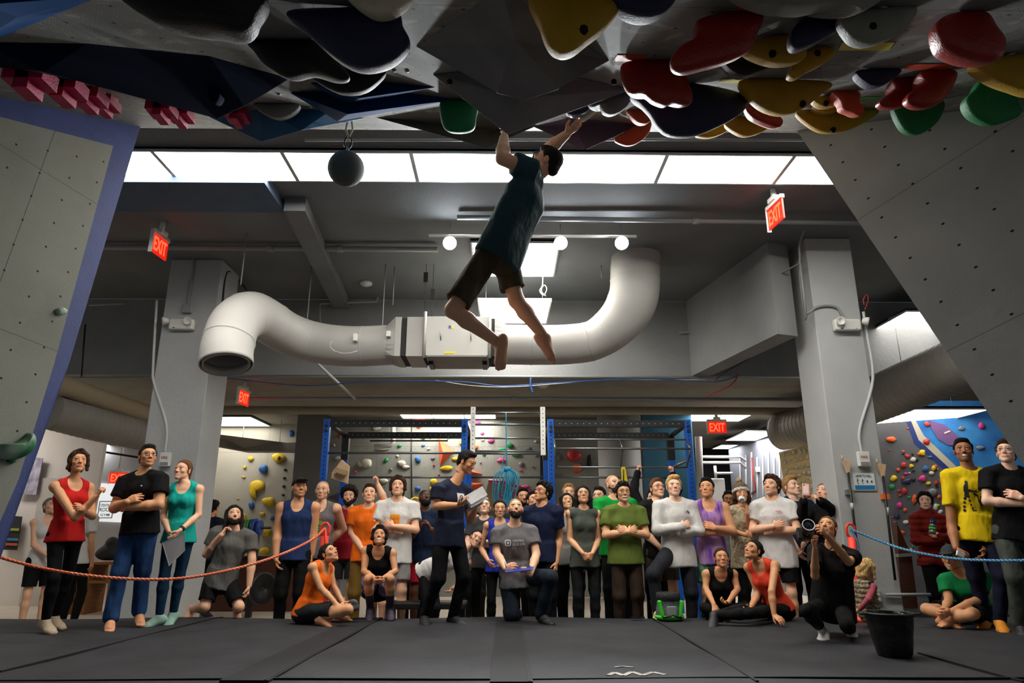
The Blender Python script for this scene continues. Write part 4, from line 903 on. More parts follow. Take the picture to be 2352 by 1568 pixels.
# ------------------------------------------------------------------ far walls
BW = 14.3
def fwall(name, px0, px1, Y, m, z1=LC-.002, z0=-.3, th=.1, Y1=None):
    a = P(px0, 1150, Y); b = P(px1, 1150, Y1 or Y)
    pts = [Vector((a.x, a.y, z0)), Vector((b.x, b.y, z0)), Vector((b.x, b.y, z1)), Vector((a.x, a.y, z1))]
    return struct(uvplane(name, pts, plane_uv(pts), m, (0, th, 0)))
fwall('wall_rear_climbing', 735, 1392, BW, PAN_G)
fwall('wall_rear_pale', 488, 700, 15.4, panel_mat('pale_wall_panel', '#a9a598', '#b3afa2', dot=.004, amt=.03))
fwall('wall_rear_dark', 1380, 1475, BW, mat('dark_climbing', '#4b4c4a', .8, var=.2)); fwall('wall_blue', 1484, 1602, 13.6, mat('teal_blue_wall', '#2f6e8c', .7, var=.1, vscale=2))  # darker grey stretch of rear wall behind the round column, then the teal wall
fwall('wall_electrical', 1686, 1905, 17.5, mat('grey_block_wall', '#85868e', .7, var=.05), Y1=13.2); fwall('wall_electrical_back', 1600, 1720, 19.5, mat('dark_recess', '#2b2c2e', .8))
fwall('wall_white_left', -40, 218, 12.6, M_white); fwall('wall_screen_left', 200, 380, 17.0, mat('grey_white_wall', '#b5b3b3', .7))
MB_ = MB(); b = P(742, 1100, 14.0); MB_.bb(P(672, 1100, 14.0).x, b.x, 14.0, 14.6, -.3, LC-.002); struct(MB_.build('wall_rear_column', mat('column_grey', '#6d6e6e', .7)))
c0 = P(1428, 1080, 13.4); struct(MB().tube([(c0.x, 13.6, -.3), (c0.x, 13.6, LC-.002)], .42, 40).build('wall_round_column', mat('round_column', '#a8aaa8', .6)))
M_door = mat('door_paint', '#b5aea8', .6); a = P(60, 1300, 12.57); b = P(105, 1300, 12.57)
mb = MB(); mb.bb(a.x, b.x, 12.55, 12.597, -.3, 1.85); o = mb.build('door_1', M_door); struct(o)
# soffit duct over the pale wall
a, b = P(497, 1012, 12.4), P(690, 1024, 12.9); t = thing('flat_duct', 'grey rectangular duct hanging in front of the pale wall with yellow holds', 'duct', a)
MB().prism([P(430, 985, 13.0), P(560, 1018, 14.6), P(680, 1016, 14.7), P(680, 1036, 14.7), P(560, 1036, 14.6), P(430, 1012, 13.0)], (0, .3, 0)).build('duct_body', M_duct2, t)
for x in (556, 642): q = P(x, 1018, 14.7); MB().tube([q, (q.x, q.y, LC)], .006, 6).build('hanger_rod', M_pipe, t)

rng = random.Random(7)
CN = {'yellow': '#dcb81a', 'blue': '#2c62a8', 'green': '#1f9150', 'white': '#cfcbbb', 'red': '#b5302c', 'orange': '#d85a26', 'pink': '#cc3a86', 'black': '#1a1a1c', 'grey': '#6e7075', 'purple': '#7d5a93', 'navy': '#2b3050'}
def wallhold(px, py, wpx, hpx, col, pl, nv, where, group, t=.4, lab=None, rot=0, jag=.18):
    k = 7; r = rng; pts = []
    for i in range(k):
        a = 2*PI*i/k+rot; q = 1+r.uniform(-jag, jag); x = math.cos(a)*wpx/2*q; y = math.sin(a)*hpx/2*q; pts.append((px+x, py+y))
    m_ = mat('wh_'+col, CN[col], .5, bump=.2, bscale=80, var=.15, vscale=8)
    sz = 'large ' if max(wpx, hpx) > 24 else ('' if max(wpx, hpx) > 11 else 'small ')
    shp = 'wide' if wpx > 1.5*hpx else ('tall' if hpx > 1.4*wpx else 'round')
    zc = (pl(px, py)-cam.location).length/1568
    return whold(pts, pl, nv, m_, lab or f'{sz}{shp} {col} climbing hold {where}', t*min(wpx, hpx)*zc, 4, group=group)
def vpl(Y): return lambda x, y: P(x, y, Y)
UPN = Vector((0, -1, 0))
# pale wall: yellow and blue holds
G1 = 'holds on the pale wall'
PW = vpl(15.395)
for x, y, w_, h_, c_, lab in ((641, 1051, 34, 24, 'yellow', 'yellow ring-shaped hold at the top of the pale wall'), (576, 1054, 15, 12, 'yellow', 'small yellow hold at the top left of the pale wall'), (563, 1073, 8, 8, 'yellow', 'tiny yellow hold left of the blue scoop'), (605, 1077, 24, 20, 'blue', 'blue scooped hold on the pale wall'),
        (560, 1095, 10, 5, 'yellow', 'tiny ochre hold under the blue scoop\'s left'), (578, 1160, 14, 18, 'blue', 'small blue hold beside the hook-shaped yellow one'), (546, 1145, 5, 4, 'yellow', 'speck of a yellow hold low left on the pale wall'), (618, 1152, 30, 24, 'yellow', 'yellow horned hold below right of the hook'), (603, 1180, 13, 8, 'yellow', 'small yellow hold over the weight plates'),
        (612, 1222, 24, 22, 'yellow', 'yellow block hold near the barbell'), (560, 1190, 14, 26, 'yellow', 'tall yellow hold beside the long-haired man\'s head'), (607, 1266, 26, 22, 'yellow', 'yellow wedge hold just above the counter'), (626, 1190, 10, 12, 'blue', 'small blue hold at the right of the pale wall'), (669, 995, 12, 15, 'blue', 'blue hold beside the column at the top of the pale wall')):
    wallhold(x, y, w_, h_, c_, PW, UPN, '', G1, lab=lab)
whold([(575, 1110), (590, 1102), (605, 1106), (608, 1118), (596, 1126), (588, 1130), (588, 1138), (590, 1144), (580, 1144), (574, 1132)], PW, UPN, mat('wh_yellow', CN['yellow'], .5), 'big yellow hook-shaped hold in the middle of the pale wall', .08, group=G1)
MB().ball(P(641, 1052, 15.3), (.035, .06, .05), mat('shadow_hole', '#6b5c2c', .8), 12).build('finger_hole', None, [o for o in bpy.data.objects if o.get('label') == 'yellow ring-shaped hold at the top of the pale wall'][0])
for k, y in enumerate((1079, 1098, 1117, 1136, 1152)): wallhold(655-k*1.5, y, 8, 6, 'black', PW, UPN, 'in the column of five down the pale wall\'s right edge', G1)
# rear wall
G2 = 'holds on the rear grey wall'; RW_ = vpl(BW-.005)
for x, y, w_, h_, c_ in ((865, 983, 22, 10, 'white'), (880, 1030, 34, 8, 'white'), (918, 1023, 10, 8, 'green'), (972, 1006, 9, 6, 'green'), (988, 1004, 9, 5, 'white'), (972, 1023, 8, 5, 'blue'), (984, 1030, 8, 6, 'white'), (842, 1064, 26, 18, 'white'), (828, 1066, 18, 12, 'white'), (887, 1056, 9, 10, 'green'), (922, 1064, 18, 14, 'white'), (932, 1072, 16, 10, 'white'), (960, 1055, 14, 13, 'blue'), (913, 1047, 7, 5, 'white'),
        (994, 1052, 9, 6, 'grey'), (898, 1078, 8, 7, 'grey'), (882, 1104, 20, 10, 'white'), (816, 1084, 10, 8, 'pink'), (996, 1106, 16, 14, 'yellow'), (960, 1122, 14, 11, 'blue'), (990, 1122, 9, 8, 'yellow'), (1026, 1075, 28, 11, 'yellow'), (1045, 1053, 14, 9, 'yellow'), (1062, 1017, 14, 12, 'yellow'), (1092, 1027, 12, 11, 'orange'), (1108, 995, 9, 6, 'pink'), (1109, 1010, 9, 6, 'white'), (1128, 1012, 17, 10, 'pink'),
        (1170, 1022, 16, 14, 'green'), (1152, 1032, 18, 6, 'green'), (1186, 1044, 22, 10, 'green'), (1152, 1057, 22, 9, 'pink'), (1197, 1065, 13, 10, 'grey'), (1214, 1030, 14, 7, 'grey'), (1230, 1014, 8, 6, 'white'), (1224, 1072, 6, 5, 'grey'), (1196, 1080, 9, 5, 'pink'), (1232, 1046, 8, 5, 'grey'), (1112, 1044, 9, 5, 'green'), (1090, 970, 26, 9, 'pink'), (1206, 1118, 22, 8, 'pink'), (996, 1068, 5, 5, 'red'),
        (1008, 1090, 6, 5, 'red'), (780, 1002, 8, 8, 'red'), (776, 1052, 14, 8, 'white'), (768, 1022, 5, 6, 'white'), (1148, 1085, 5, 4, 'grey'), (1104, 1062, 5, 5, 'grey')):
    wh = 'left of the orange arrow' if x < 1000 else ('right of the orange arrow' if x < 1080 else 'behind the centre ladder')
    vv = 'high' if y < 1020 else ('midway up' if y < 1070 else 'low')
    wallhold(x, y, w_, h_, c_, RW_, UPN, f'{vv} on the rear wall {wh}', G2)
for x, y, w_, h_, c_, lab in ((1318, 1045, 32, 30, 'red', 'large round red-brown dome hold seen through the rack\'s right bay'), (1325, 1075, 20, 22, 'orange', 'orange hold below the red dome behind the rack'), (1300, 975, 30, 16, 'orange', 'orange hold at the top behind the rack\'s right bay'), (1285, 1052, 14, 16, 'grey', 'grey hold left of the red dome'), (1355, 1060, 14, 34, 'black', 'black pointed hold between the red dome and the round column'), (1285, 1090, 20, 8, 'grey', 'grey sloping hold low behind the rack\'s right bay')):
    wallhold(x, y, w_, h_, c_, RW_, UPN, '', G2, lab=lab)
M_ov = mat('orange_volume', '#d05a30', .6, var=.12)
def wedge(px, ap, lab, m_=M_ov, pl=RW_, h=.22, cat='climbing volume', nm='climbing_volume'):
    B = [pl(x, y) for x, y in px]; q = pl(*ap); q = q+(cam.location-q).normalized()*h; n_ = len(B)
    return tag(MB().add(B+[q], [(i, (i+1) % n_, n_) for i in range(n_)]+[tuple(range(n_))], m_).build(nm, m_), lab, cat, 'volumes on the rear wall')
wedge([(1007, 1003), (1043, 1037), (1010, 1072)], (1018, 1040), 'orange arrow-shaped volume in the middle of the rear wall')
wedge([(938, 968), (985, 966), (962, 986)], (962, 970), 'orange volume at the top of the rear wall left of the rack post')
wedge([(1068, 1072), (1108, 1088), (1070, 1090)], (1078, 1082), 'small flat orange volume beside the commentator\'s chin'); wedge([(1066, 1105), (1110, 1110), (1095, 1124), (1070, 1122)], (1090, 1112), 'low orange volume behind the commentator\'s papers')
wedge([(752, 1142), (800, 1118), (800, 1146), (775, 1150)], (785, 1130), 'purple-grey volume behind the bald man in the grey tank top', H_vpu)
cw('x', [(0, 0, 0), (0, 0, .1)], .01, M_black); bpy.data.objects.remove(bpy.data.objects['x'])
tag(cw('crack_line', [P(945, 960, BW-.012), P(945, 1060, BW-.012), P(946, 1160, BW-.012)], .012, M_black), 'thin black vertical strip down the rear climbing wall', 'strip')
tag(MB().bb(P(1240, 1000, BW-.1).x, P(1247, 1000, BW-.1).x, BW-.12, BW-.01, .5, LC-.05).build('cable_bundle', M_black), 'black vertical cable bundle at the right end of the rear wall', 'cable')
pipe('white bent pipe at the top left of the rear wall', [P(903, 968, 13.9), P(903, 1015, 13.9), P(896, 1024, 13.9), P(860, 1026, 13.9)], .05, M_pipew)
# plywood box volume with pink trim
q = [P(x, y, 13.0) for x, y in ((1122, 1105), (1205, 1128), (1200, 1175), (1108, 1165))]
t = thing('plywood_box', 'plywood box volume with pink-painted edges behind the rope coil', 'climbing volume', q[3])
MB().prism(q, (0, 1.29, 0)).build('panel_box', mat('box_plywood', '#a98f6c', .6, var=.15, vscale=5, stretch=(8, 1, 1)), t); top = [P(x, y, 12.98) for x, y in ((1124, 1104), (1150, 1106), (1225, 1128), (1205, 1130))]
MB().prism(top, (0, .04, .0)).build('top_panel', M_ply, t); MB().tube([P(1122, 1103, 12.96), P(1155, 1106, 12.96), P(1228, 1130, 12.96)], .025, 4).tube([P(1140, 1130, 12.95), P(1148, 1138, 12.95), P(1205, 1135, 12.95)], .025, 4).build('pink_edge', mat('pink_trim', '#e0267e', .5), t)

# ------------------------------------------------------------------ training rack
FY, RY = 10.0, 11.3; ztop = 2.50; M_blue = mat('blue_powder_coat', '#0f56b4', .4, metal=.2); M_bar = mat('worn_steel_bar', '#6d7173', .35, metal=.8)
t = thing('training_rack', 'blue and black steel training rack with pull-up bars behind the crowd', 'training rack', P(1160, 1400, FY))
def X(px, Y, py=1000): return P(px, py, Y).x
px4 = (750, 1067, 1265, 1580); rear = ((793, 1040), (1078, 1030), (1254, 1040), (1541, 1040))
for i, px in enumerate(px4):
    x = X(px, FY); p_ = MB().bb(x-.045, x+.045, FY-.045, FY+.045, -.3, ztop).build('post', M_blue, t, bevel=.005)
    mb = MB()
    for k in range(26): mb.tube([(x, FY-.047, .9+.062*k), (x, FY-.04, .9+.062*k)], .010, 8)
    mb.build('bolt_holes', H_bolt, p_)['kind'] = 'stuff'
    for z in (ztop-.10, ztop-.17): MB().tube([(x, FY-.075, z), (x, FY-.04, z)], .022, 8).build('bolt', M_dsteel, p_)
for px, py in rear:
    x = X(px, RY, py); MB().bb(x-.045, x+.045, RY-.045, RY+.045, -.3, ztop-.05).build('rear_post', M_blue, t); MB().bb(x-.055, x+.055, RY-.055, RY+.055, ztop-.45, ztop-.04).build('corner_bracket', M_dsteel, t)
def beam(x0, x1, Y, z, name='beam'):
    o = MB().bb(x0, x1, Y-.035, Y+.035, z-.05, z+.05).build(name, M_dsteel, t, bevel=.004); mb = MB(); n_ = int((x1-x0)/.085)
    for k in range(1, n_): mb.tube([(x0+(x1-x0)*k/n_, Y-.037, z), (x0+(x1-x0)*k/n_, Y-.03, z)], .009, 6)
    mb.build('bolt_holes', mat('hole_grey', '#8d8a82', .7), o)['kind'] = 'stuff'
for a, b in ((0, 1), (2, 3)):
    beam(X(px4[a], FY)+.045, X(px4[b], FY)-.045, FY, ztop-.06)
    beam(X(rear[a][0], RY)+.045, X(rear[b][0], RY)-.045, RY, ztop-.05)
for i in range(4):
    A = Vector((X(px4[i], FY), FY, ztop-.06)); B = Vector((X(rear[i][0], RY), RY, ztop-.05)); MB().tube([A, B], .045, 4).build('side_beam', M_dsteel, t)
def bar(pts, r=.017, name='pull_up_bar', m_=M_bar): return MB().tube(pts, r, 10).build(name, m_, t)
bar([P(750, 1040, FY), P(1067, 1040, FY)]); bar([P(1075, 1041, FY+.4), P(1255, 1042, FY+.4)])
bar([P(793, 1096, RY), P(1078, 1096, RY)]); bar([P(1078, 1096, RY), P(1254, 1096, RY)]); bar([P(1254, 1096, RY), P(1541, 1097, RY)]); bar([P(850, 1012, FY+.6), P(1028, 1012, FY+.6), P(1030, 1000, FY+.6)], .012, m_=M_dsteel)
g = [P(1273, 1009, 9.9), P(1575, 1009, 9.9), P(1275, 1030, 9.4), P(1586, 1030, 9.4), P(1277, 1073, 9.6), P(1578, 1073, 9.6)]
for a, b in ((0, 1), (2, 3), (4, 5), (0, 2), (1, 3), (2, 4), (3, 5), (4, 0)): bar([g[a], g[b]], .015, 'grip_bar')
bar([P(1423, 1009, 9.9), P(1430, 1030, 9.4), P(1426, 1073, 9.6)], .012, 'grip_bar'); bar([P(1545, 1073, 9.6), P(1576, 1058, 9.5)], .02, 'grip_bar')
for px in (1086, 1247):
    p_ = MB().bb(X(px, FY)-.035, X(px, FY)+.035, FY-.03, FY+.03, P(px, 1045, FY).z, P(px, 935, FY).z).build('ladder_rail', M_whitep, t); mb = MB()
    for k in range(10): z = P(px, 940+k*10, FY).z; mb.tube([(X(px, FY), FY-.033, z), (X(px, FY), FY-.025, z)], .008, 6)
    mb.build('bolt_holes', H_bolt, p_)['kind'] = 'stuff'
for y in (948, 975, 1006, 1036): bar([P(1086, y, FY), P(1247, y, FY)], .015, 'ladder_rung')
# hangboard on the rack
q = [P(x, y, 9.9) for x, y in ((762, 1085), (785, 1055), (802, 1070), (798, 1110), (760, 1098))]
t2 = thing('hangboard', 'pale wooden hangboard hanging on the rack\'s left post', 'hangboard', q[4]); MB().prism(q, (0, .05, 0)).build('backboard', M_pine, t2, bevel=.005)
c = P(783, 1084, 9.86); MB().box(c, (.17, .05, .12), Matrix.Rotation(.35, 3, 'Y')).build('grip_block', mat('grip_wood', '#a98c68', .6), t2, bevel=.015)
for k in range(4): MB().box(c+Vector((-.05+.035*k, -.03, -.025-.01*k)), (.022, .02, .035), Matrix.Rotation(.35, 3, 'Y')).build('finger_pocket', mat('pocket_dark', '#4a3826', .8), t2)
# hanging blue rope coil
tr = thing('rope_coil', 'tangled blue climbing rope coil hanging from the ladder rungs', 'rope', P(1162, 1150, 9.8)); M_rope = mat('blue_rope', '#1b7fa0', .7, bump=.5, bscale=120)
MB().tube(cubic([P(1162, 948, 9.93), P(1163, 1000, 9.9), P(1164, 1075, 9.88)], 6), .010, 6, M_rope).tube(cubic([P(1166, 1020, 9.9), P(1155, 1060, 9.88), P(1152, 1085, 9.86)], 5), .007, 6, M_rope).build('hanging_line', M_rope, tr)
r2 = random.Random(3)
for k in range(22):
    a = r2.uniform(-1, 1); b = r2.uniform(0, 1); ln = 1120+35*b; w_ = 12+20*abs(a)
    pts = [P(1164+a*4, 1074, 9.85), P(1164+a*26+r2.uniform(-6, 6), 1095, 9.8-.06*b), P(1164+a*26-6, ln, 9.82-.08*b), P(1164+a*12, ln+8, 9.8-.06*b), P(1168+a*6, ln-20, 9.78)]
    MB().tube(cubic(pts, 5), .0085, 6).build('rope_loop', M_rope, tr)
MB().ball(P(1165, 1078, 9.83), (.06, .05, .045), M_rope, 12).build('knot', M_rope, tr)
# yellow strap with tag
t3 = thing('suspension_strap', 'yellow strap hanging from the rack\'s grip bar above the man in green', 'strap', P(1432, 1110, 9.6))
MB().prism([P(1427, 1072, 9.55), P(1436, 1072, 9.55), P(1443, 1112, 9.55), P(1428, 1112, 9.55)], (0, .012, 0)).build('webbing', mat('yellow_webbing', '#e3c914', .7), t3); MB().tube([P(1432, 1078, 9.54), P(1432, 1112, 9.54)], .008, 6).build('black_line', M_black, t3)
# bench at the mat's edge
t = thing('weight_bench', 'low black flat bench behind the mat\'s edge under the squatting woman', 'bench', P(980, 1400, 8.55))
a, b = P(890, 1380, 8.55), P(1075, 1380, 8.55)
MB().bb(a.x, b.x, 8.4, 8.7, a.z-.08, a.z).build('padded_seat', M_black, t, bevel=.02)
for x in (a.x+.06, b.x-.06): MB().bb(x-.03, x+.03, 8.45, 8.65, -.3, a.z-.08).build('leg', M_dsteel, t)
# counters
M_wd = mat('dark_stained_wood', '#4a2415', .45, var=.2, vscale=6, stretch=(1, 1, 10), bump=.05); M_ow = mat('orange_wood', '#8f5a24', .5, var=.2, vscale=5, stretch=(1, 1, 8))
a, b = P(432, 1276, 11.6), P(715, 1276, 11.6); t = thing('wooden_counter', 'dark reddish wooden counter behind the kneeling long-haired man', 'counter', (a.x, 11.6, -.3))
MB().bb(a.x, b.x, 11.62, 11.9, -.3, a.z-.04).build('front_panel', M_wd, t); MB().bb(a.x-.03, b.x+.03, 11.58, 12.1, a.z-.04, a.z).build('countertop', mat('counter_top', '#33190f', .3), t, bevel=.006)
a, b = P(172, 1290, 11.2), P(262, 1290, 11.2); t = thing('wooden_bench', 'orange wooden shelf unit behind the man in jeans', 'shelf', (a.x, 11.2, -.3))
for x in (a.x, a.x+.22, b.x-.04): MB().bb(x, x+.04, 11.2, 11.7, -.3, a.z-.04).build('side_panel', M_ow, t)
MB().bb(a.x, b.x, 11.18, 11.72, a.z-.04, a.z).build('top_board', M_ow, t); MB().bb(a.x, b.x, 11.21, 11.7, .15, .19).build('shelf_board', M_ow, t)
t = thing('wooden_crate', 'brown wooden panel box behind the right pillar beside the red jacket', 'box', P(2090, 1400, 8.9))
MB().prism([P(2060, 1200, 8.9), P(2094, 1275, 8.9), P(2112, 1420, 8.9), P(2072, 1420, 8.9)], (0, .3, 0)).build('side_panel', M_wood, t)
MB().prism([P(2064, 1272, 8.85), P(2096, 1270, 8.85), P(2096, 1277, 8.85), P(2064, 1279, 8.85)], (0, .3, 0)).build('top_board', mat('grey_laminate', '#9a9a96', .4), t)
# weights and barbell
def plate(c, r, lab, m_=M_black, yaw=60):
    t = thing('weight_plate', lab, 'weight plate', c-Vector((0, 0, r)), 'weight plates'); R = rz(yaw) @ Matrix.Rotation(PI/2, 3, 'X')
    MB().lathe(c, [(.028, -.03), (r*.35, -.03), (r*.4, -.018), (r*.85, -.018), (r*.88, -.035), (r, -.035), (r, .035), (r*.88, .035), (.028, .03), (.028, -.03)], 32, m_, R).build('disc', m_, t)
    MB().lathe(c, [(r*.33, -.031), (r*.36, -.036), (r*.37, -.03)], 32, M_steel, R).build('hub_ring', M_steel, t)
    return t
c = P(602, 1350, 9.6); plate(c, .20, 'black rubber weight plate leaning behind the kneeling long-haired man')
c = P(522, 1216, 11.2)
t = thing('barbell', 'barbell with green and blue plates racked behind the kneeling man', 'barbell', c)
a, b = P(520, 1212, 10.9), P(622, 1212, 10.7)
MB().tube([a, b], .02, 10).build('bar', M_dsteel, t)
for px, rad, cc in ((572, .13, 'green'), (585, .14, 'blue'), (596, .11, 'blue')):
    q = a+(b-a)*((px-520)/102); MB().tube([q-Vector((.03, 0, 0)), q+Vector((.03, 0, 0))], rad, 28).build('plate', mat('bumper_'+cc, {'green': '#1d7a36', 'blue': '#1e3f86'}[cc], .5), t)
q = P(585, 1265, 10.8); MB().bb(q.x-.04, q.x+.04, q.y-.04, q.y+.04, -.3, P(585, 1220, 10.8).z).build('stand_post', M_dsteel, t)
# red anchor stanchions and the ropes
M_stan = mat('safety_orange', '#e8391b', .5)
def stanchion(px, top, base, Y, lab):
    b_ = P(px, base, Y); b_.z = max(b_.z, .0); tz = P(px, top, Y); t = thing('barrier_post', lab, 'barrier post', Vector((tz.x, Y, 0)))
    x, z1 = tz.x, tz.z; H = z1
    MB().lathe((x, Y, 0), [(.001, 0), (.13, 0), (.13, .03), (.07, .05), (.062, H*.3), (.066, H*.32), (.066, H*.36), (.055, H*.38), (.052, H*.6), (.058, H*.62), (.058, H*.66), (.045, H*.68), (.042, H-.14), (.001, H-.14)], 20, M_stan).build('body', M_stan, t)
    MB().tube([(x-.02, Y, H-.15), (x-.045, Y, H-.11), (x-.045, Y, H-.04), (x-.02, Y, H-.005), (x+.02, Y, H-.005), (x+.045, Y, H-.04), (x+.045, Y, H-.11), (x+.02, Y, H-.15)], .014, 8).build('rope_ring', M_stan, t)
    return Vector((x, Y, H-.06))
A = stanchion(748, 1200, 1400, 7.95, 'orange-red plastic barrier post behind the seated girl in orange')
B = stanchion(1952, 1202, 1400, 7.55, 'orange-red plastic barrier post beside the right pillar')
def twrope(pts, r, label, m1, m2):
    t = thing('barrier_rope', label, 'rope', pts[0]); p = cubic(pts, 14); MB().tube(p, r, 10).build('core', m1, t); mb = MB(); ph = 0
    for s in (0, PI):
        q = []; 
        for i, c in enumerate(p):
            d = (p[min(i+1, len(p)-1)]-p[max(i-1, 0)]).normalized(); u = d.orthogonal().normalized(); v = d.cross(u)
            q.append(c)
        q2 = []; L = 0
        for i in range(len(p)-1):
            l = (p[i+1]-p[i]).length; n_ = max(1, int(l/.012)); d = (p[i+1]-p[i]).normalized(); u = Vector((0, 0, 1)).cross(d).normalized(); v = d.cross(u)
            for k in range(n_):
                a = (L+l*k/n_)*85+s; q2.append(p[i]+(p[i+1]-p[i])*k/n_+(u*math.cos(a)+v*math.sin(a))*r*.75)
            L += l
        mb.tube(q2, r*.42, 5)
    mb.build('marker_strands', m2, t)
twrope([P(-40, 1268, 6.0), P(100, 1305, 6.15), P(250, 1326, 6.35), P(400, 1329, 6.6), P(530, 1308, 6.9), P(640, 1275, 7.3), P(715, 1240, 7.7), A], .013, 'orange barrier rope sagging across the left of the crowd', mat('orange_rope', '#c4512c', .7), mat('rope_fleck', '#e8c2a0', .7))
twrope([B, P(2010, 1238, 7.4), P(2080, 1262, 7.1), P(2180, 1281, 6.7), P(2280, 1287, 6.3), P(2400, 1286, 5.9)], .012, 'blue barrier rope sagging towards the right edge', mat('blue_barrier_rope', '#1d6f9e', .7), mat('rope_fleck2', '#bfe0ea', .7))
cw('x', [(0, 0, 0), (0, 0, .1)], .01, M_black); bpy.data.objects.remove(bpy.data.objects['x'])
tag(MB().tube(cubic([B, B+Vector((.03, -.06, -.15)), B+Vector((.0, -.06, -.4)), B+Vector((.06, -.05, -.7))], 8), .01, 8).build('rope_tail', mat('blue_barrier_rope', '#1d6f9e', .7)), 'loose blue rope tail hanging down the right barrier post', 'rope')
tag(MB().tube(cubic([A, A+Vector((.04, -.07, -.2)), A+Vector((.08, -.07, -.5)), A+Vector((.07, -.05, -.9))], 8), .016, 8).build('rope_tail', M_stan), 'orange strap hanging down the left barrier post', 'rope')
# black bucket
q = PZ(2050, 1512, 0); zc = (q-cam.location).dot(ray(1176, 784).normalized()); rt = 52/1568*zc; rbm = 38/1568*zc; hh = P(2045, 1406, q.y+rbm).z
t = thing('bucket', 'black plastic-lined bucket on the mat in the right foreground', 'bucket', (P(2048, 1460, q.y+rbm).x, q.y+rbm, 0)); c = Vector((P(2048, 1460, q.y+rbm).x, q.y+rbm, 0))
vs = []; n_ = 48; prof = [(.98, .0), (1.0, .015), (1.02, .1), (1.08, .2), (1.12, .28), (1.2, .9)]
fd = MB(); prof = [(rbm*.9, 0), (rbm, .02), (rbm+(rt-rbm)*.3, hh*.3), (rbm+(rt-rbm)*.7, hh*.7), (rt, hh*.98), (rt*1.04, hh), (rt*1.05, hh*.94), (rt*1.0, hh*1.0), (rt*.95, hh*.96), (rbm*.95, .05), (.001, .04)]
R9 = np.random.RandomState(5); ph = R9.rand(10)*6.28
for k, (r_, z) in enumerate(prof):
    for j in range(n_):
        a = 2*PI*j/n_; w_ = 1+.035*math.sin(3*a+z*14+ph[0])*(1 if 0 < z < hh else .4)+.025*math.sin(7*a-z*22+ph[1])+.02*math.sin(11*a+z*30+ph[2])
        vs.append(c+Vector((r_*w_*math.cos(a), r_*w_*math.sin(a), z)))
MB().add(vs, [(i*n_+j, i*n_+(j+1) % n_, (i+1)*n_+(j+1) % n_, (i+1)*n_+j) for i in range(len(prof)-1) for j in range(n_)], None, True).build('bag_lined_pail', mat('black_bin_liner', '#101112', .28, bump=.6, bscale=14), t)
MB().tube([c+Vector((rt*1.03*math.cos(a), rt*1.03*math.sin(a), hh*.985)) for a in [2*PI*i/32 for i in range(33)]], .009, 6).build('rim', M_black, t)
for s in (-1, 1): MB().box(c+Vector((s*(rt+.035), -.02, hh-.01)), (.06, .03, .014), None, M_black).build('bag_tie', M_black, t)
# green and black chalk bag
q = PZ(1540, 1424, 0); q.y = min(q.y, 7.7); t = thing('chalk_bucket', 'bright green and grey chalk bag on the mat before the blond man in white', 'chalk bag', q); hh = .27
mb = MB(); mb.lathe(q+Vector((0, .05, 0)), [(.001, 0), (.13, 0), (.145, .03), (.13, .12), (.115, .2), (.125, .21)], 24, mat('bag_grey', '#5d6164', .8, bump=.4, bscale=50)); mb.build('bag_body', None, t)
MB().lathe(q+Vector((0, .05, 0)), [(.118, .19), (.13, .22), (.125, .27), (.105, .275), (.10, .22)], 24, mat('bag_black', '#17181b', .8, bump=.6, bscale=40)).build('roll_top', None, t)
M_lime = mat('lime_fabric', '#3fd12a', .6)
for s in (-1, 1): MB().box(q+Vector((s*.105, -.05, .12)), (.035, .06, .16), Matrix.Rotation(s*.18, 3, 'Y')).build('green_side_panel', M_lime, t, bevel=.01)
MB().lathe(q+Vector((0, .05, 0)), [(.147, .015), (.158, .03), (.152, .05), (.14, .04)], 24, M_lime).build('green_base_trim', M_lime, t)
MB().box(q+Vector((0, -.088, .10)), (.10, .02, .09)).build('front_pocket', mat('bag_pocket', '#84888a', .7), t, bevel=.008)
MB().tube([q+Vector((-.1, -.09, .03)), q+Vector((0, -.12, .06)), q+Vector((.1, -.09, .03))], .01, 6).build('handle', M_black, t)
q = PZ(1465, 1419, .012); tag(MB().box(q+Vector((0, 0, .006)), (.15, .075, .009), rz(-12)).build('mobile_phone', mat('phone_black', '#1b1c20', .2)), 'dark mobile phone lying on the mat beside the chalk bag', 'phone')
# posters and the projected logo at the left
def poster(pts, Y, m_, lab, nm='poster', cat='poster'):
    q = [P(x, y, Y) for x, y in pts]; return tag(MB().prism(q, (0, .02, 0)).build(nm, m_), lab, cat)
poster([(66, 1048), (98, 1052), (83, 1136), (36, 1134)], 12.5, mat('poster_violet', '#6d6480', .6, col2='#b8b3c4', vscale=6), 'violet-grey photo poster on the white wall at the left edge')
t = poster([(18, 1183), (50, 1186), (38, 1263), (2, 1262)], 12.5, mat('poster_black', '#191a1c', .6), 'black poster with coloured bands on the white wall at the left edge')
for k, (c_, y) in enumerate((('#8a8f3a', 1212), ('#2f6f8a', 1235), ('#a5462c', 1246))):
    MB().prism([P(16-k*1.5, y, 12.48), P(44-k*2, y+1, 12.48), P(43-k*2, y+7, 12.48), P(15-k*1.5, y+6, 12.48)], (0, .01, 0)).build('coloured_band', mat('band%d' % k, c_, .6), t)
q = [P(x, y, 16.955) for x, y in ((205, 1108), (290, 1112), (290, 1200), (205, 1196))]
t = thing('projection_screen', 'brightly lit white panel with a boxed logo at the back left', 'screen', q[3]); MB().prism(q, (0, .04, 0)).build('panel', mat('screen_white', '#eef0f2', .6, emit=.55), t)
c = P(243, 1170, 16.86); M_logo = mat('logo_grey', '#8a8f94', .7)
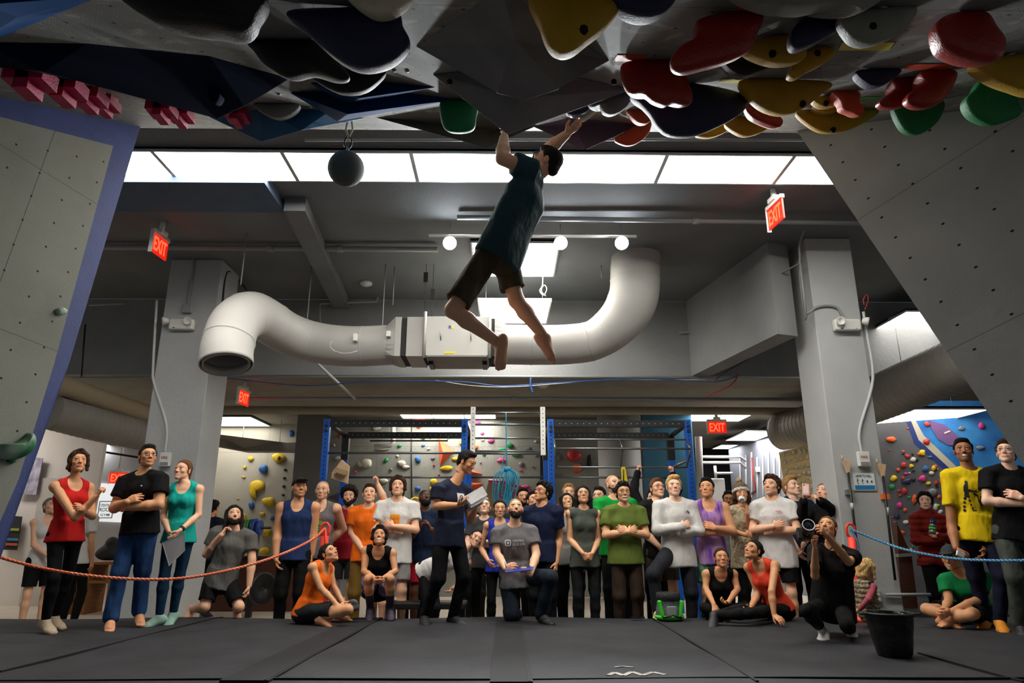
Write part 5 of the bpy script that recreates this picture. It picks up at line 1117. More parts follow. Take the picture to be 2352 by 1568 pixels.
def rect(c, w_, h_, th): return MB().box(c+Vector((0, 0, h_/2)), (w_, .01, th)).box(c-Vector((0, 0, h_/2)), (w_, .01, th)).box(c+Vector((w_/2, 0, 0)), (th, .01, h_)).box(c-Vector((w_/2, 0, 0)), (th, .01, h_))
rect(c, .34, .38, .02).build('logo_box', M_logo, t); letters('CENTRAL', .07, c+Vector((0, -.005, .10)), ID, M_logo, t, wid=.28, bold=.02); letters('ROCK', .09, c+Vector((0, -.005, -.0)), ID, M_logo, t, wid=.28, bold=.02); letters('GYM', .06, c+Vector((0, -.005, -.12)), ID, M_logo, t, wid=.22, bold=.02)
# rear left clutter: pale pipes, rail
pipe('white elbow pipe at the back left behind the woman in red', [P(223, 1022, 14), P(222, 1062, 14), P(205, 1066, 14)], .06, M_pipew)
pipe('thin dark pipes crossing the back left ceiling', [P(100, 1015, 13), P(190, 1030, 13), P(330, 1052, 13)], .02, M_dsteel)
# electrical room conduits and the campus board
ew0 = P(1686, 1150, 17.5); ew1 = P(1905, 1150, 13.2); ewn = Vector((ew1.y-ew0.y, ew0.x-ew1.x, 0)).normalized()
if ewn.y > 0: ewn = -ewn
def EW(x, y): return PP(x, y, ew0+ewn*.02, ewn)
for k in range(9):
    x = 1700+k*13; pipe('thin conduit running down the electrical room wall, number %s from its left end' % ['one', 'two', 'three', 'four', 'five', 'six', 'seven', 'eight', 'nine'][k], [EW(x, 1050-(k % 3)*6), EW(x+1, 1180)], .018, M_pipew, name='conduit')
pipe('upper horizontal white conduit behind the man in purple', [P(1614, 1049, 14.4), P(1700, 1049, 14.4), P(1712, 1058, 14.6)], .03, M_pipew, name='conduit', smooth=False)
pipe('lower horizontal white conduit behind the man in purple', [P(1614, 1062, 14.4), P(1700, 1062, 14.4), P(1712, 1074, 14.6)], .03, M_pipew, name='conduit')
pipe('red conduit bending down the electrical room wall', [EW(1727, 1050), EW(1729, 1090), EW(1736, 1125), EW(1725, 1135)], .02, M_redc, name='conduit')
pipe('white drain pipe beside the teal wall right of the rack', [P(1604, 1003, 13.3), P(1609, 1170, 13.3)], .07, M_pipew, name='conduit')
q = EW(1742, 1078); tag(MB().box(q, (.13, .08, .12)).build('switch_box', M_whitep, bevel=.01), 'small white switch box on the electrical room wall', 'switch box')
q = P(1655, 1115, 14.3); t = thing('water_meter', 'pale metal valve assembly behind the bearded man with glasses', 'valve', q)
MB().bb(q.x-.25, q.x+.1, q.y, q.y+.2, -.3, q.z+.15).build('tank', mat('valve_grey', '#b4b6b8', .4, metal=.4), t, bevel=.02); MB().tube([q+Vector((-.1, -.05, .15)), q+Vector((-.1, -.05, .4))], .03, 8).tube([q+Vector((-.1, -.05, .25)), q+Vector((.25, -.05, .25))], .025, 8).build('valve_pipe', M_pipew, t)
CBY = 11.8; cb = [P(x, y, Y) for x, y, Y in ((1789, 1040, 11.9), (1885, 1016, 11.6), (1900, 1200, 12.0), (1815, 1200, 12.3))]
nb = (cb[1]-cb[0]).cross(cb[3]-cb[0]).normalized(); nb = nb if nb.y < 0 else -nb
cb = [PP(x, y, cb[0], nb) for x, y in ((1789, 1040), (1885, 1016), (1900, 1200), (1815, 1200))]
t = thing('campus_board', 'pale plywood training board leaning behind the right pillar', 'training board', cb[3]); MB().prism(cb, nb*-.05).build('board', M_ply, t)
def CB(x, y): return PP(x, y, cb[0], nb)
k = 0
for r_ in range(9):
    for c_ in range(8):
        x = 1800+c_*12+r_*3.2+rng.uniform(-2, 2); y = 1044+r_*16.5-c_*2.6+rng.uniform(-2, 2)
        if x > 1788+108: continue
        s = rng.choice((8, 9, 10, 11, 13)) if r_ % 3 == 0 else rng.choice((7, 8, 9))
        wallhold(x, y, s, s*rng.choice((.8, 1, 1.3)), 'white', CB, nb, '%s row of the plywood training board' % ['in the top', 'in the second', 'in the third', 'in the fourth', 'in the fifth', 'in the sixth', 'in the seventh', 'in the eighth', 'in the lowest'][r_], 'white holds on the plywood board', t=.75, jag=.25)
# colourful climbing wall at the right
a0 = P(2020, 1180, 11.2); a1 = P(2352, 1180, 10.2); nw = Vector((a1.y-a0.y, -(a1.x-a0.x), 0)).normalized(); nw = (nw+Vector((0, 0, -.12))).normalized()
def CW(x, y): return PP(x, y, a0, nw)
M_cg = mat('right_grey_wall', '#55565a', .8, var=.12, vscale=3); M_cb = mat('right_blue_wall', '#1560a8', .6, var=.25, vscale=3, col2='#2f86c8'); M_cv = mat('right_violet_panel', '#6d4d80', .6, var=.12); M_cc = mat('right_cream_stripe', '#b9b09c', .7); M_cd = mat('right_dark_blue_stripe', '#16306e', .6)
wallmesh('wall_far_right_climbing', [([(1995, 920), (1995, 1440), (2480, 1440), (2480, 1300), (2330, 1210), (2180, 1090), (2100, 1020), (2082, 970), (2078, 920)], M_cg), ([(2078, 920), (2082, 970), (2100, 1020), (2180, 1090), (2192, 1085), (2110, 1010), (2092, 965), (2088, 920)], M_cd), ([(2088, 920), (2092, 965), (2110, 1010), (2192, 1085), (2208, 1082), (2122, 1000), (2100, 960), (2098, 920)], M_cc), ([(2098, 920), (2100, 960), (2122, 1000), (2208, 1082), (2180, 1090), (2330, 1210), (2480, 1300), (2480, 920)], M_cb)], CW, .1, a1-a0)
v1 = MB().prism([CW(x, y)+nw*.02 for x, y in ((2134, 965), (2170, 975), (2205, 1005), (2200, 1022), (2178, 1022), (2155, 1008), (2140, 985))], nw*-.019); tag(v1.build('wall_panel', M_cv), 'violet painted panel on the blue climbing wall above the man in yellow', 'wall panel')
MB_ = MB().prism([CW(x, y)+nw*.03 for x, y in ((2168, 993), (2181, 988), (2183, 991), (2170, 996))], nw*-.02); tag(MB_.build('route_tape', M_white), 'short white tape on the violet panel', 'tape')
G3 = 'holds on the far right climbing wall'
fixed = [(2047, 1008, 22, 14, 'orange'), (2128, 1014, 16, 14, 'red'), (2118, 1040, 17, 14, 'yellow'), (2098, 1055, 15, 11, 'white'), (2093, 1070, 12, 9, 'yellow'), (2076, 1068, 15, 14, 'red'), (2126, 1076, 16, 14, 'blue'), (2145, 1075, 12, 12, 'yellow'), (2140, 1086, 13, 9, 'white'), (2119, 1098, 18, 15, 'pink'), (2053, 1098, 16, 16, 'yellow'), (2048, 1117, 15, 14, 'green'), (2083, 1105, 22, 15, 'navy'), (2166, 1105, 15, 18, 'orange'), (2132, 1110, 13, 9, 'yellow'), (2150, 1109, 9, 11, 'red'), (2077, 1127, 13, 16, 'red'),
 (2142, 1130, 22, 18, 'grey'), (2156, 1141, 11, 9, 'orange'), (2170, 1152, 16, 17, 'red'), (2100, 1147, 12, 22, 'orange'), (2067, 1160, 14, 15, 'pink'), (2079, 1171, 9, 9, 'orange'), (2060, 1184, 14, 16, 'navy'), (2080, 1199, 14, 11, 'white'), (2149, 1164, 11, 15, 'white'), (2160, 1175, 12, 10, 'white'), (2208, 984, 16, 10, 'grey'), (2254, 977, 16, 16, 'pink'), (2251, 1028, 20, 10, 'grey'), (2276, 1080, 24, 22, 'purple'), (2130, 974, 14, 12, 'red'), (2084, 1047, 12, 10, 'red'), (2063, 1078, 12, 8, 'orange'), (2106, 1178, 12, 10, 'red'), (2073, 1222, 12, 8, 'orange'), (2093, 1264, 6, 6, 'yellow'), (2202, 1268, 9, 8, 'yellow')]
for x, y, w_, h_, c_ in fixed:
    wh = 'under the lamp' if y < 1010 else ('level with the pillar\'s alarm box' if y < 1075 else ('level with the safety sign' if y < 1135 else 'beside the red jacket'))
    side = 'near the pillar' if x < 2075 else ('midway between pillar and yellow shirt' if x < 2150 else ('behind the man in yellow' if x < 2210 else 'on the blue paint'))
    wallhold(x, y, w_, h_, c_, CW, nw, f'{wh}, {side}', G3)
for k in range(75):
    x = rng.uniform(2028, 2172); y = rng.uniform(945, 1300)
    if x > 2092 and y < 1020+(x-2110)*.85: continue
    c_ = rng.choice(('red', 'orange', 'grey', 'navy', 'green', 'pink', 'yellow', 'white', 'blue', 'black', 'red')); s = rng.choice((4, 5, 6, 7, 8))
    wh = 'high' if y < 1030 else ('midway up' if y < 1130 else 'low')
    side = 'close to the pillar' if x < 2080 else 'away from the pillar'
    wallhold(x, y, s*1.3, s, c_, CW, nw, f'{wh} on the far right wall, {side}', G3)
# white pocket cards etc on the yellow board
# ------------------------------------------------------------------ people
def skin_mat():
    m = bpy.data.materials.new('skin'); m.use_nodes = True; nt = m.node_tree; N = nt.nodes; L = nt.links; b = N['Principled BSDF']
    b.inputs['Roughness'].default_value = .5; b.inputs['Specular IOR Level'].default_value = .35
    at = N.new('ShaderNodeAttribute'); at.attribute_name = 'tint'; n = N.new('ShaderNodeTexNoise'); n.inputs['Scale'].default_value = 22; n.inputs['Detail'].default_value = 3
    r = N.new('ShaderNodeMapRange'); r.inputs[3].default_value = .88; r.inputs[4].default_value = 1.1; L.new(n.outputs['Fac'], r.inputs[0])
    mx = N.new('ShaderNodeMixRGB'); mx.blend_type = 'MULTIPLY'; mx.inputs[0].default_value = 1; L.new(at.outputs['Color'], mx.inputs[1]); L.new(r.outputs[0], mx.inputs[2]); L.new(mx.outputs[0], b.inputs['Base Color'])
    return m
M_skin = skin_mat()
SK = {'fair': '#e6b392', 'pale': '#ecc0a6', 'tan': '#d49a70', 'olive': '#cb9168', 'asian': '#dba67e', 'brown': '#a8714e', 'dark': '#5a3827'}
HCOL = {'dark': '#1d1511', 'black': '#0c0b0c', 'brown': '#3a2417', 'lightbrown': '#6b4729', 'blond': '#d3aa6c', 'ginger': '#7a4526', 'sandy': '#a98350', 'grey': '#77706a'}
def hair_mat(c): return mat('hair_'+c, HCOL[c], .75, spec=.25, bump=.9, bscale=70, var=.3, vscale=40, stretch=(1.5, 1.5, .35))
def cloth(name, col, **k):
    kw = dict(rough=.85, bump=.9, bscale=8, var=.07, vscale=4, bdetail=2.5, bdist=.05, stretch=(1, 1, .5), spec=.2); kw.update(k); return mat('cloth_'+name, col, **kw)
def V(*a): return Vector(a)
def ik(a, t, l1, l2, pole):
    d = t-a; L = min(max(d.length, abs(l1-l2)+.01), (l1+l2)*.999); d = d.normalized(); x = (l1*l1-l2*l2+L*L)/(2*L); h = math.sqrt(max(l1*l1-x*x, 0))
    p = pole-d*pole.dot(d); p = p.normalized() if p.length > 1e-5 else d.orthogonal().normalized()
    return a+d*x+p*h, a+d*L

def build_head(hc, R, s, sex, o, nb, tu):
    """fine head surface; returns vertices, faces, colours"""
    g = lambda v: hc+R @ (Vector(v)*s)
    h = o.get('hres', .0046)*s; F_ = Field(np.array(hc)-.155*s, np.array(hc)+.155*s, h)
    wd = o.get('headw', 1.0); fem = sex == 'f'
    E = lambda c, r, k=.02, op='+', rot=None: F_.ell(g(c), tuple(x*s for x in r), (R @ rot if rot is not None else R), k*s, op)
    K = lambda a, b, ra, rb, k=.012, op='+': F_.cone(g(a), g(b), ra*s, rb*s, k*s, op)
    E((0, .014, .036), (.074*wd, .092, .082), .01)
    E((0, -.028, -.018), (.060*wd, .062, .078), .03)
    jw = .044 if fem else .050
    E((0, -.028, -.066), (jw, .052, .040), .025); E((0, -.072, -.099), (.018 if fem else .023, .017, .016), .02)
    for x in (-1, 1):
        K((x*.048, .0, -.055), (x*.008, -.070, -.096), .015, .013, .025)
        E((x*.041, -.060, -.024), (.019, .020, .017), .02)
        E((x*.031, -.101, .003), (.0165, .015, .0105), .008, '-')
        E((x*.031, -.084, .0145), (.018, .0095, .0055), .005); E((x*.031, -.084, -.0085), (.015, .008, .004), .006)
        E((x*.0115, -.094, -.036), (.008, .010, .007), .006)
        E((x*.0765*wd, .010, -.006), (.0085, .020, .031), .008, '+', Matrix.Rotation(x*.35, 3, 'Z')); E((x*.083*wd, .004, -.004), (.004, .011, .018), .004, '-', Matrix.Rotation(x*.35, 3, 'Z'))
    K((-.034, -.081, .024), (.034, -.081, .024), .0105 if fem else .0125, .0105 if fem else .0125, .015)
    K((0, -.084, .012), (0, -.104, -.029), .0060, .0090, .012); E((0, -.104, -.031), (.009, .010, .008), .008)
    sm = o.get('mouth', 'closed'); mw = .022 if sm == 'closed' else (.027 if sm == 'smile' else .031)
    E((0, -.084, -.066), (.026, .014, .018), .012)
    if sm in ('smile', 'laugh'):
        op = .0055 if sm == 'smile' else .012
        for x in (-1, 1): K((0, -.101, -.0705), (x*.028, -.087, -.0600), op, op*.5, .003, '-')
        E((0, -.096, -.068), (mw, .016, op), .004, '-')
    else:
        E((0, -.0945, -.0605), (.020, .008, .0055), .006); E((0, -.093, -.0715), (.017, .009, .0065), .006); K((-.021, -.104, -.0662), (.021, -.104, -.0662), .0028, .0028, .003, '-')
    nr = (.042 if fem else .051)*o.get('neckw', 1)
    F_.cone(g((0, .020, -.02)), nb+tu*-.02*s, nr*s, nr*1.12*s, .018*s)
    F_.ell(hc, (.145*s,)*3, None, 0, '+') if False else None
    d = np.sqrt((F_.ax[0][:, None, None]-hc[0])**2+(F_.ax[1][None, :, None]-hc[1])**2+(F_.ax[2][None, None, :]-hc[2])**2)-.148*s
    F_.g = np.maximum(F_.g, d).astype(np.float32)
    vs, fs = F_.mesh()
    Ri = np.array(R.transposed()); lv = ((vs-np.array(hc)) @ Ri.T)/s
    sk = np.array(lin(o['skin'])); col = np.tile(np.append(sk, 1), (len(vs), 1))
    def blend(mask, c, a):
        a = (np.clip(mask, 0, 1)*a)[:, None]; col[:, :3] = col[:, :3]*(1-a)+np.array(c)*a
    def el(c, r): return 1.5-np.sqrt((((lv-np.array(c))/np.array(r))**2).sum(1))*1.5+.5
    red = sk*np.array((1.05, .72, .70))
    for x in (-1, 1): blend(el((x*.044, -.07, -.032), (.028, .03, .022)), red, .35); blend(el((x*.078, 0, -.005), (.02, .03, .035)), red, .3)
    blend(el((0, -.112, -.032), (.016, .02, .014)), red, .35)
    if sm == 'closed': blend((el((0, -.100, -.066), (.022, .012, .0125))), sk*np.array((.80, .42, .42)) if not fem else np.array(lin('#a8504a')), .75)
    else:
        blend(el((0, -.098, -.067), (mw+.003, .02, .010 if sm == 'smile' else .017)), sk*np.array((.85, .5, .5)), .7)
        blend(el((0, -.086, -.068), (mw-.003, .011, .007 if sm == 'smile' else .013))*2, (.16, .05, .05), .9)
    st = o.get('stubble', 0)
    if st:
        hcx = np.array(lin(HCOL[o.get('bcol', o.get('hcol', 'dark'))])); m_ = el((0, -.045, -.085), (.062, .07, .048))*2; m_ = np.clip(m_, 0, 1)-np.clip(el((0, -.1, -.066), (.024, .02, .012)), 0, 1)
        blend(m_, hcx, st); blend(el((0, -.1, -.050), (.026, .02, .006)), hcx, st)
    bc = np.array(lin(HCOL[o.get('hcol', 'dark')]))*.8
    for x in (-1, 1):
        for k in range(5):
            t = k/4; blend(el((x*(.014+.036*t), -.092+.014*t*t, .0275+.0035*math.sin(t*2.8)-.003*t), (.0075, .016, .0042))*1.5, bc, .8)
        blend(el((x*.031, -.09, .0095), (.018, .016, .0035)), sk*.25, .6)
        blend(el((x*.009, -.104, -.041), (.0045, .01, .004)), sk*.2, .8)
    if o.get('scalp'):
        hz = np.array(lin(HCOL[o['scalp']])); pl_ = (lv[:, 1]+.070-o.get('recede', 0))*(.135/.2)+(lv[:, 2]-.058)*(.150/.2)+.0; blend(np.clip(pl_/.008+.5, 0, 1)*(1-np.clip(el((0.079, .004, -.006), (.012, .022, .034))*2, 0, 1))*(1-np.clip(el((-0.079, .004, -.006), (.012, .022, .034))*2, 0, 1)), hz, o.get('scalpa', .85))
    # eyeballs
    ev, ef, ec = [], [], []; base = len(vs)
    gz = o.get('gaze', (0, 0)); n = 14
    for x in (-1, 1):
        c0 = Vector((x*.031, -.0775, .0035)); q = Matrix.Rotation(math.radians(gz[0]), 3, 'Z') @ Matrix.Rotation(math.radians(-gz[1]), 3, 'X'); b0 = base+len(ev)
        rings = [0, 8, 14, 24, 30, 50, 75, 100]
        for a in rings:
            for j in range(n):
                aa = math.radians(a); bb_ = 2*PI*j/n; v = Vector((math.sin(aa)*math.cos(bb_), -math.cos(aa), math.sin(aa)*math.sin(bb_)))*.0128
                ev.append(g(c0+q @ v)); ec.append((.01, .01, .01, 1) if a < 12 else ((*lin(o.get('iris', '#4a3526')), 1) if a < 28 else (.62, .58, .55, 1)))
        for i in range(len(rings)-1):
            for j in range(n): ef.append((b0+i*n+j, b0+i*n+(j+1) % n, b0+(i+1)*n+(j+1) % n, b0+(i+1)*n+j))
    if sm in ('smile', 'laugh'):
        b0 = base+len(ev); k = 9; tz = -.0655 if sm == 'smile' else -.0605; th = .0052 if sm == 'smile' else .0062
        for i in range(k):
            t = -1+2*i/(k-1); xx = t*(mw-.006); yy = -.0968+.011*t*t
            for dz in (th, -th): ev.append(g((xx, yy, tz+dz+.003*t*t))); ec.append((.85, .82, .76, 1))
        for i in range(k-1): ef.append((b0+2*i, b0+2*i+1, b0+2*i+3, b0+2*i+2))
    return np.concatenate([vs, np.array(ev)]), np.concatenate([fs, np.array(ef)]), np.concatenate([col, np.array(ec)])

def build_hand(w, d, n, side, s, curl=.35, spread=1., el=None, h=.0045, thumb=.3):
    """palm, four unequal fingers and a thumb; d towards the fingers, n out of the palm, side +1 for the right hand"""
    d = d.normalized(); n = (n-d*n.dot(d)).normalized(); t = d.cross(n)*side; F_ = Field(np.array(w)-.20*s, np.array(w)+.20*s, h)
    F_.cone(w+d*.012*s, w+d*.078*s, .030*s, .040*s, .01*s, lat=t, ya=.015*s, yb=.013*s); F_.ell(w+(d*.035+t*.022+n*.006)*s, (.018*s, .018*s, .018*s), None, .012*s)
    if el is not None: F_.cone(w+(el-w).normalized()*.05*s, w+d*.006*s, .029*s, .025*s, .012*s, lat=t, ya=.024*s, yb=.019*s)
    for i, (o, L, r) in enumerate(((.030, .070, .0098), (.0105, .079, .0102), (-.0095, .073, .0096), (-.028, .057, .0085))):
        p = w+(d*(.080-.006*abs(i-1.2))+t*o)*s; a = curl*(1+.10*i)*.55; dd = (d+t*(.10*(1.2-i))*spread).normalized(); tot = 0
        for k, fr in enumerate((.45, .31, .24)):
            tot += a*(1 if k == 0 else 1.5); v = (dd*math.cos(tot)+n*math.sin(tot)); q = p+v*L*fr*s; rr = r*(1-.10*k)*s
            F_.cone(p, q, rr, rr*.92, .0035*s if k else .009*s); p = q
    p = w+(d*.022+t*.030+n*.006)*s; v = (d*.75+t*.62*(1-curl*.35)+n*(.15+thumb)).normalized(); q = p+v*.038*s; F_.cone(p, q, .0125*s, .0105*s, .008*s)
    v = (d*.95+t*.15+n*(.2+thumb*1.2)*(.5+curl)).normalized(); F_.cone(q, q+v*.030*s, .0105*s, .0085*s, .004*s)
    return F_.mesh()

def hairdo(root, hc, R, s, style, hcol, o):
    g = lambda v: hc+R @ (Vector(v)*s)
    lo = np.array(hc)-.2*s; hi = np.array(hc)+.2*s
    if style in ('long', 'pony', 'braid'): lo = lo-np.array((.03, .03, .16))*s
    F_ = Field(lo, hi, .0058*s); m = hair_mat(hcol)
    E = lambda c, r, k=.02, op='+': F_.ell(g(c), tuple(x*s for x in r), R, k*s, op)
    K = lambda a, b, ra, rb, k=.02, op='+', **kw: F_.cone(g(a), g(b), ra*s, rb*s, k*s, op, **kw)
    t = {'buzz': .004, 'short': .008, 'crop': .009, 'curly': .028, 'afro': .042, 'curtain': .018, 'long': .012, 'bun': .008, 'pony': .008, 'side': .013, 'messy': .020, 'bob': .016, 'braid': .009}.get(style, .011)
    hl = o.get('hairline', .010 if style in ('short', 'side', 'bun', 'pony', 'messy') else .004)
    E((0, .014, .036), (.074+t, .092+t, .082+t), .001)
    n = R @ Vector((0, -.135, -.150)); F_.plane(g((0, -.070, .060+hl)), n, .02*s)
    if style != 'buzz':
        for x in (-1, 1): K((x*.071, -.008, .045), (x*.072, -.002, -.012 if style in ('short', 'crop', 'side') else -.02), .012+t*.3, .008+t*.2, .02)
        E((0, .062, -.035), (.055+t*.4, .040+t*.5, .045), .03)
        for x in (-1, 1): E((x*.081, -.001, -.008), (.014, .017, .024), .008, '-') if style in ('short', 'crop', 'side', 'bun', 'pony', 'buzz') else None
    if style in ('short', 'side', 'messy'): E((0, -.034, .100), (.056, .050, .018+.5*t), .03)
    if style == 'side': E((.018, -.068, .096), (.050, .028, .022), .02)
    if style == 'fringe': E((0, -.075, .062), (.062, .022, .032), .02)
    if style in ('curly', 'afro', 'messy'): F_.noise(.0075 if style != 'messy' else .005, 170, 3, 9)
    if style == 'curly': E((0, -.050, .095), (.065, .045, .035), .03)
    if style in ('curtain', 'bob'):
        for x in (-1, 1): K((x*.066, -.035, .065), (x*.088, -.012, -.030 if style == 'curtain' else -.075), .024, .016, .03)
        E((0, .070, -.04), (.075, .045, .06), .03)
        E((0, -.04, .112), (.045, .05, .018), .03); F_.noise(.003, 120, 2, 6)
    if style in ('long',):
        for x in (-1, 1): K((x*.070, -.012, .05), (x*.084, -.005, -.06), .020, .024, .03); K((x*.084, -.005, -.06), (x*.088, .012, -.19-o.get('hairlen', 0)), .024, .020, .02)
        K((0, .075, .0), (0, .085, -.19-o.get('hairlen', 0)), .075, .070, .03, lat=R @ Vector((1, 0, 0)), ya=.035*s, yb=.025*s); F_.noise(.003, 90, 4, 6, (1, 1, .3))
    if style == 'bun': E((0, .118, .045), (.034, .032, .032), .01)
    if style == 'pony': E((0, .108, .02), (.022, .02, .02), .01); K((0, .118, .015), (0, .135, -.13), .024, .012, .02)
    if style == 'braid': K((.03, .09, -.05), (.075, .0, -.17), .022, .014, .02)
    if style not in ('curly', 'afro'): F_.noise(.0014, 260, 8, 6, (1, 1, .25))
    if o.get('hat'):
        pass
    return field_obj('hair', F_, m, root, it=1)
def beard(root, hc, R, s, hcol, amt=.008, o={}):
    g = lambda v: hc+R @ (Vector(v)*s); F_ = Field(np.array(hc)-.16*s, np.array(hc)+.13*s, .005*s)
    E = lambda c, r, k=.02, op='+': F_.ell(g(c), tuple(x*s for x in r), R, k*s, op)
    E((0, -.030, -.066), (.050+amt, .053+amt, .042+amt), .02); E((0, -.070, -.098), (.026+amt, .020+amt, .020+amt*1.2), .02)
    for x in (-1, 1): F_.cone(g((x*.056, -.002, -.035)), g((x*.012, -.070, -.094)), (.014+amt*.6)*s, (.014+amt)*s, .02*s); F_.cone(g((x*.026, -.086, -.066)), g((0, -.098, -.0515)), .006*s, .006*s, .01*s)
    F_.cone(g((0, -.02, -.03)), g((0, -.13, -.045)), .034*s, .04*s, .012*s, '-') ; E((0, -.098, -.067), (.021, .03, .0085), .004, '-')
    for x in (-1, 1): F_.cone(g((x*.026, -.086, -.068)), g((0, -.099, -.0515)), .0065*s, .0055*s, .008*s)
    F_.noise(.0016, 260, 5, 6); return field_obj('beard', F_, hair_mat(hcol), root, it=1)
def glasses(root, hc, R, s, m=None, rnd=1.):
    g = lambda v: hc+R @ (Vector(v)*s); mb = MB(); m = m or M_black
    for x in (-1, 1):
        mb.tube([g((x*.033+.0225*math.cos(a), -.106+.006*abs(math.cos(a))*(1 if x*math.cos(a) > 0 else 0), .002+.018*rnd*math.sin(a))) for a in [2*PI*k/18 for k in range(19)]], .0022*s, 6)
        mb.tube([g((x*.055, -.100, .006)), g((x*.074, -.055, .006)), g((x*.084, .005, .004))], .0022*s, 6)
    mb.tube([g((-.011, -.107, .005)), g((0, -.110, .007)), g((.011, -.107, .005))], .0022*s, 6); return mb.build('glasses', m, root)
def hat(root, hc, R, s, kind, m, m2=None):
    g = lambda v: hc+R @ (Vector(v)*s)
    F_ = Field(np.array(hc)-.22*s, np.array(hc)+.24*s, .006*s)
    E = lambda c, r, k=.01, op='+': F_.ell(g(c), tuple(x*s for x in r), R, k*s, op)
    if kind == 'cap':
        E((0, .014, .038), (.086, .104, .094), .001); F_.plane(g((0, -.085, .052)), R @ Vector((0, -.03, -.15)), .006); E((0, -.115, .056), (.070, .075, .009), .012)
        return field_obj('cap', F_, m, root)
    if kind == 'headband':
        E((0, .014, .036), (.084, .102, .092), .001); F_.plane(g((0, 0, .075)), R @ Vector((0, 0, 1)), .004); F_.plane(g((0, 0, .05)), R @ Vector((0, -.2, -1)), .004); return field_obj('headband', F_, m, root)
    E((0, .014, .045), (.094, .112, .105), .001); F_.plane(g((0, -.08, .040)), R @ Vector((0, -.25, -1)), .006); F_.noise(.0025, 200, 3, 5)
    b = field_obj('beanie', F_, m, root)
    F2 = Field(np.array(hc)-.2*s, np.array(hc)+.24*s, .006*s); F2.ell(g((0, .014, .040)), (.101*s, .119*s, .104*s), R, .001); F2.plane(g((0, -.08, .030)), R @ Vector((0, -.25, -1)), .006); F2.plane(g((0, -.08, .068)), R @ Vector((0, .2, 1)), .006); F2.noise(.003, 200, 6, 5)
    field_obj('folded_brim', F2, m2, b); F3 = Field(np.array(g((0, .03, .17)))-.08*s, np.array(g((0, .03, .17)))+.08*s, .005*s); F3.ell(g((0, .03, .168)), (.036*s,)*3, None, .001); F3.noise(.004, 200, 9, 6); field_obj('pompom', F3, mat('pompom', '#b39a78', .95, bump=.8, bscale=90), b)
    return b

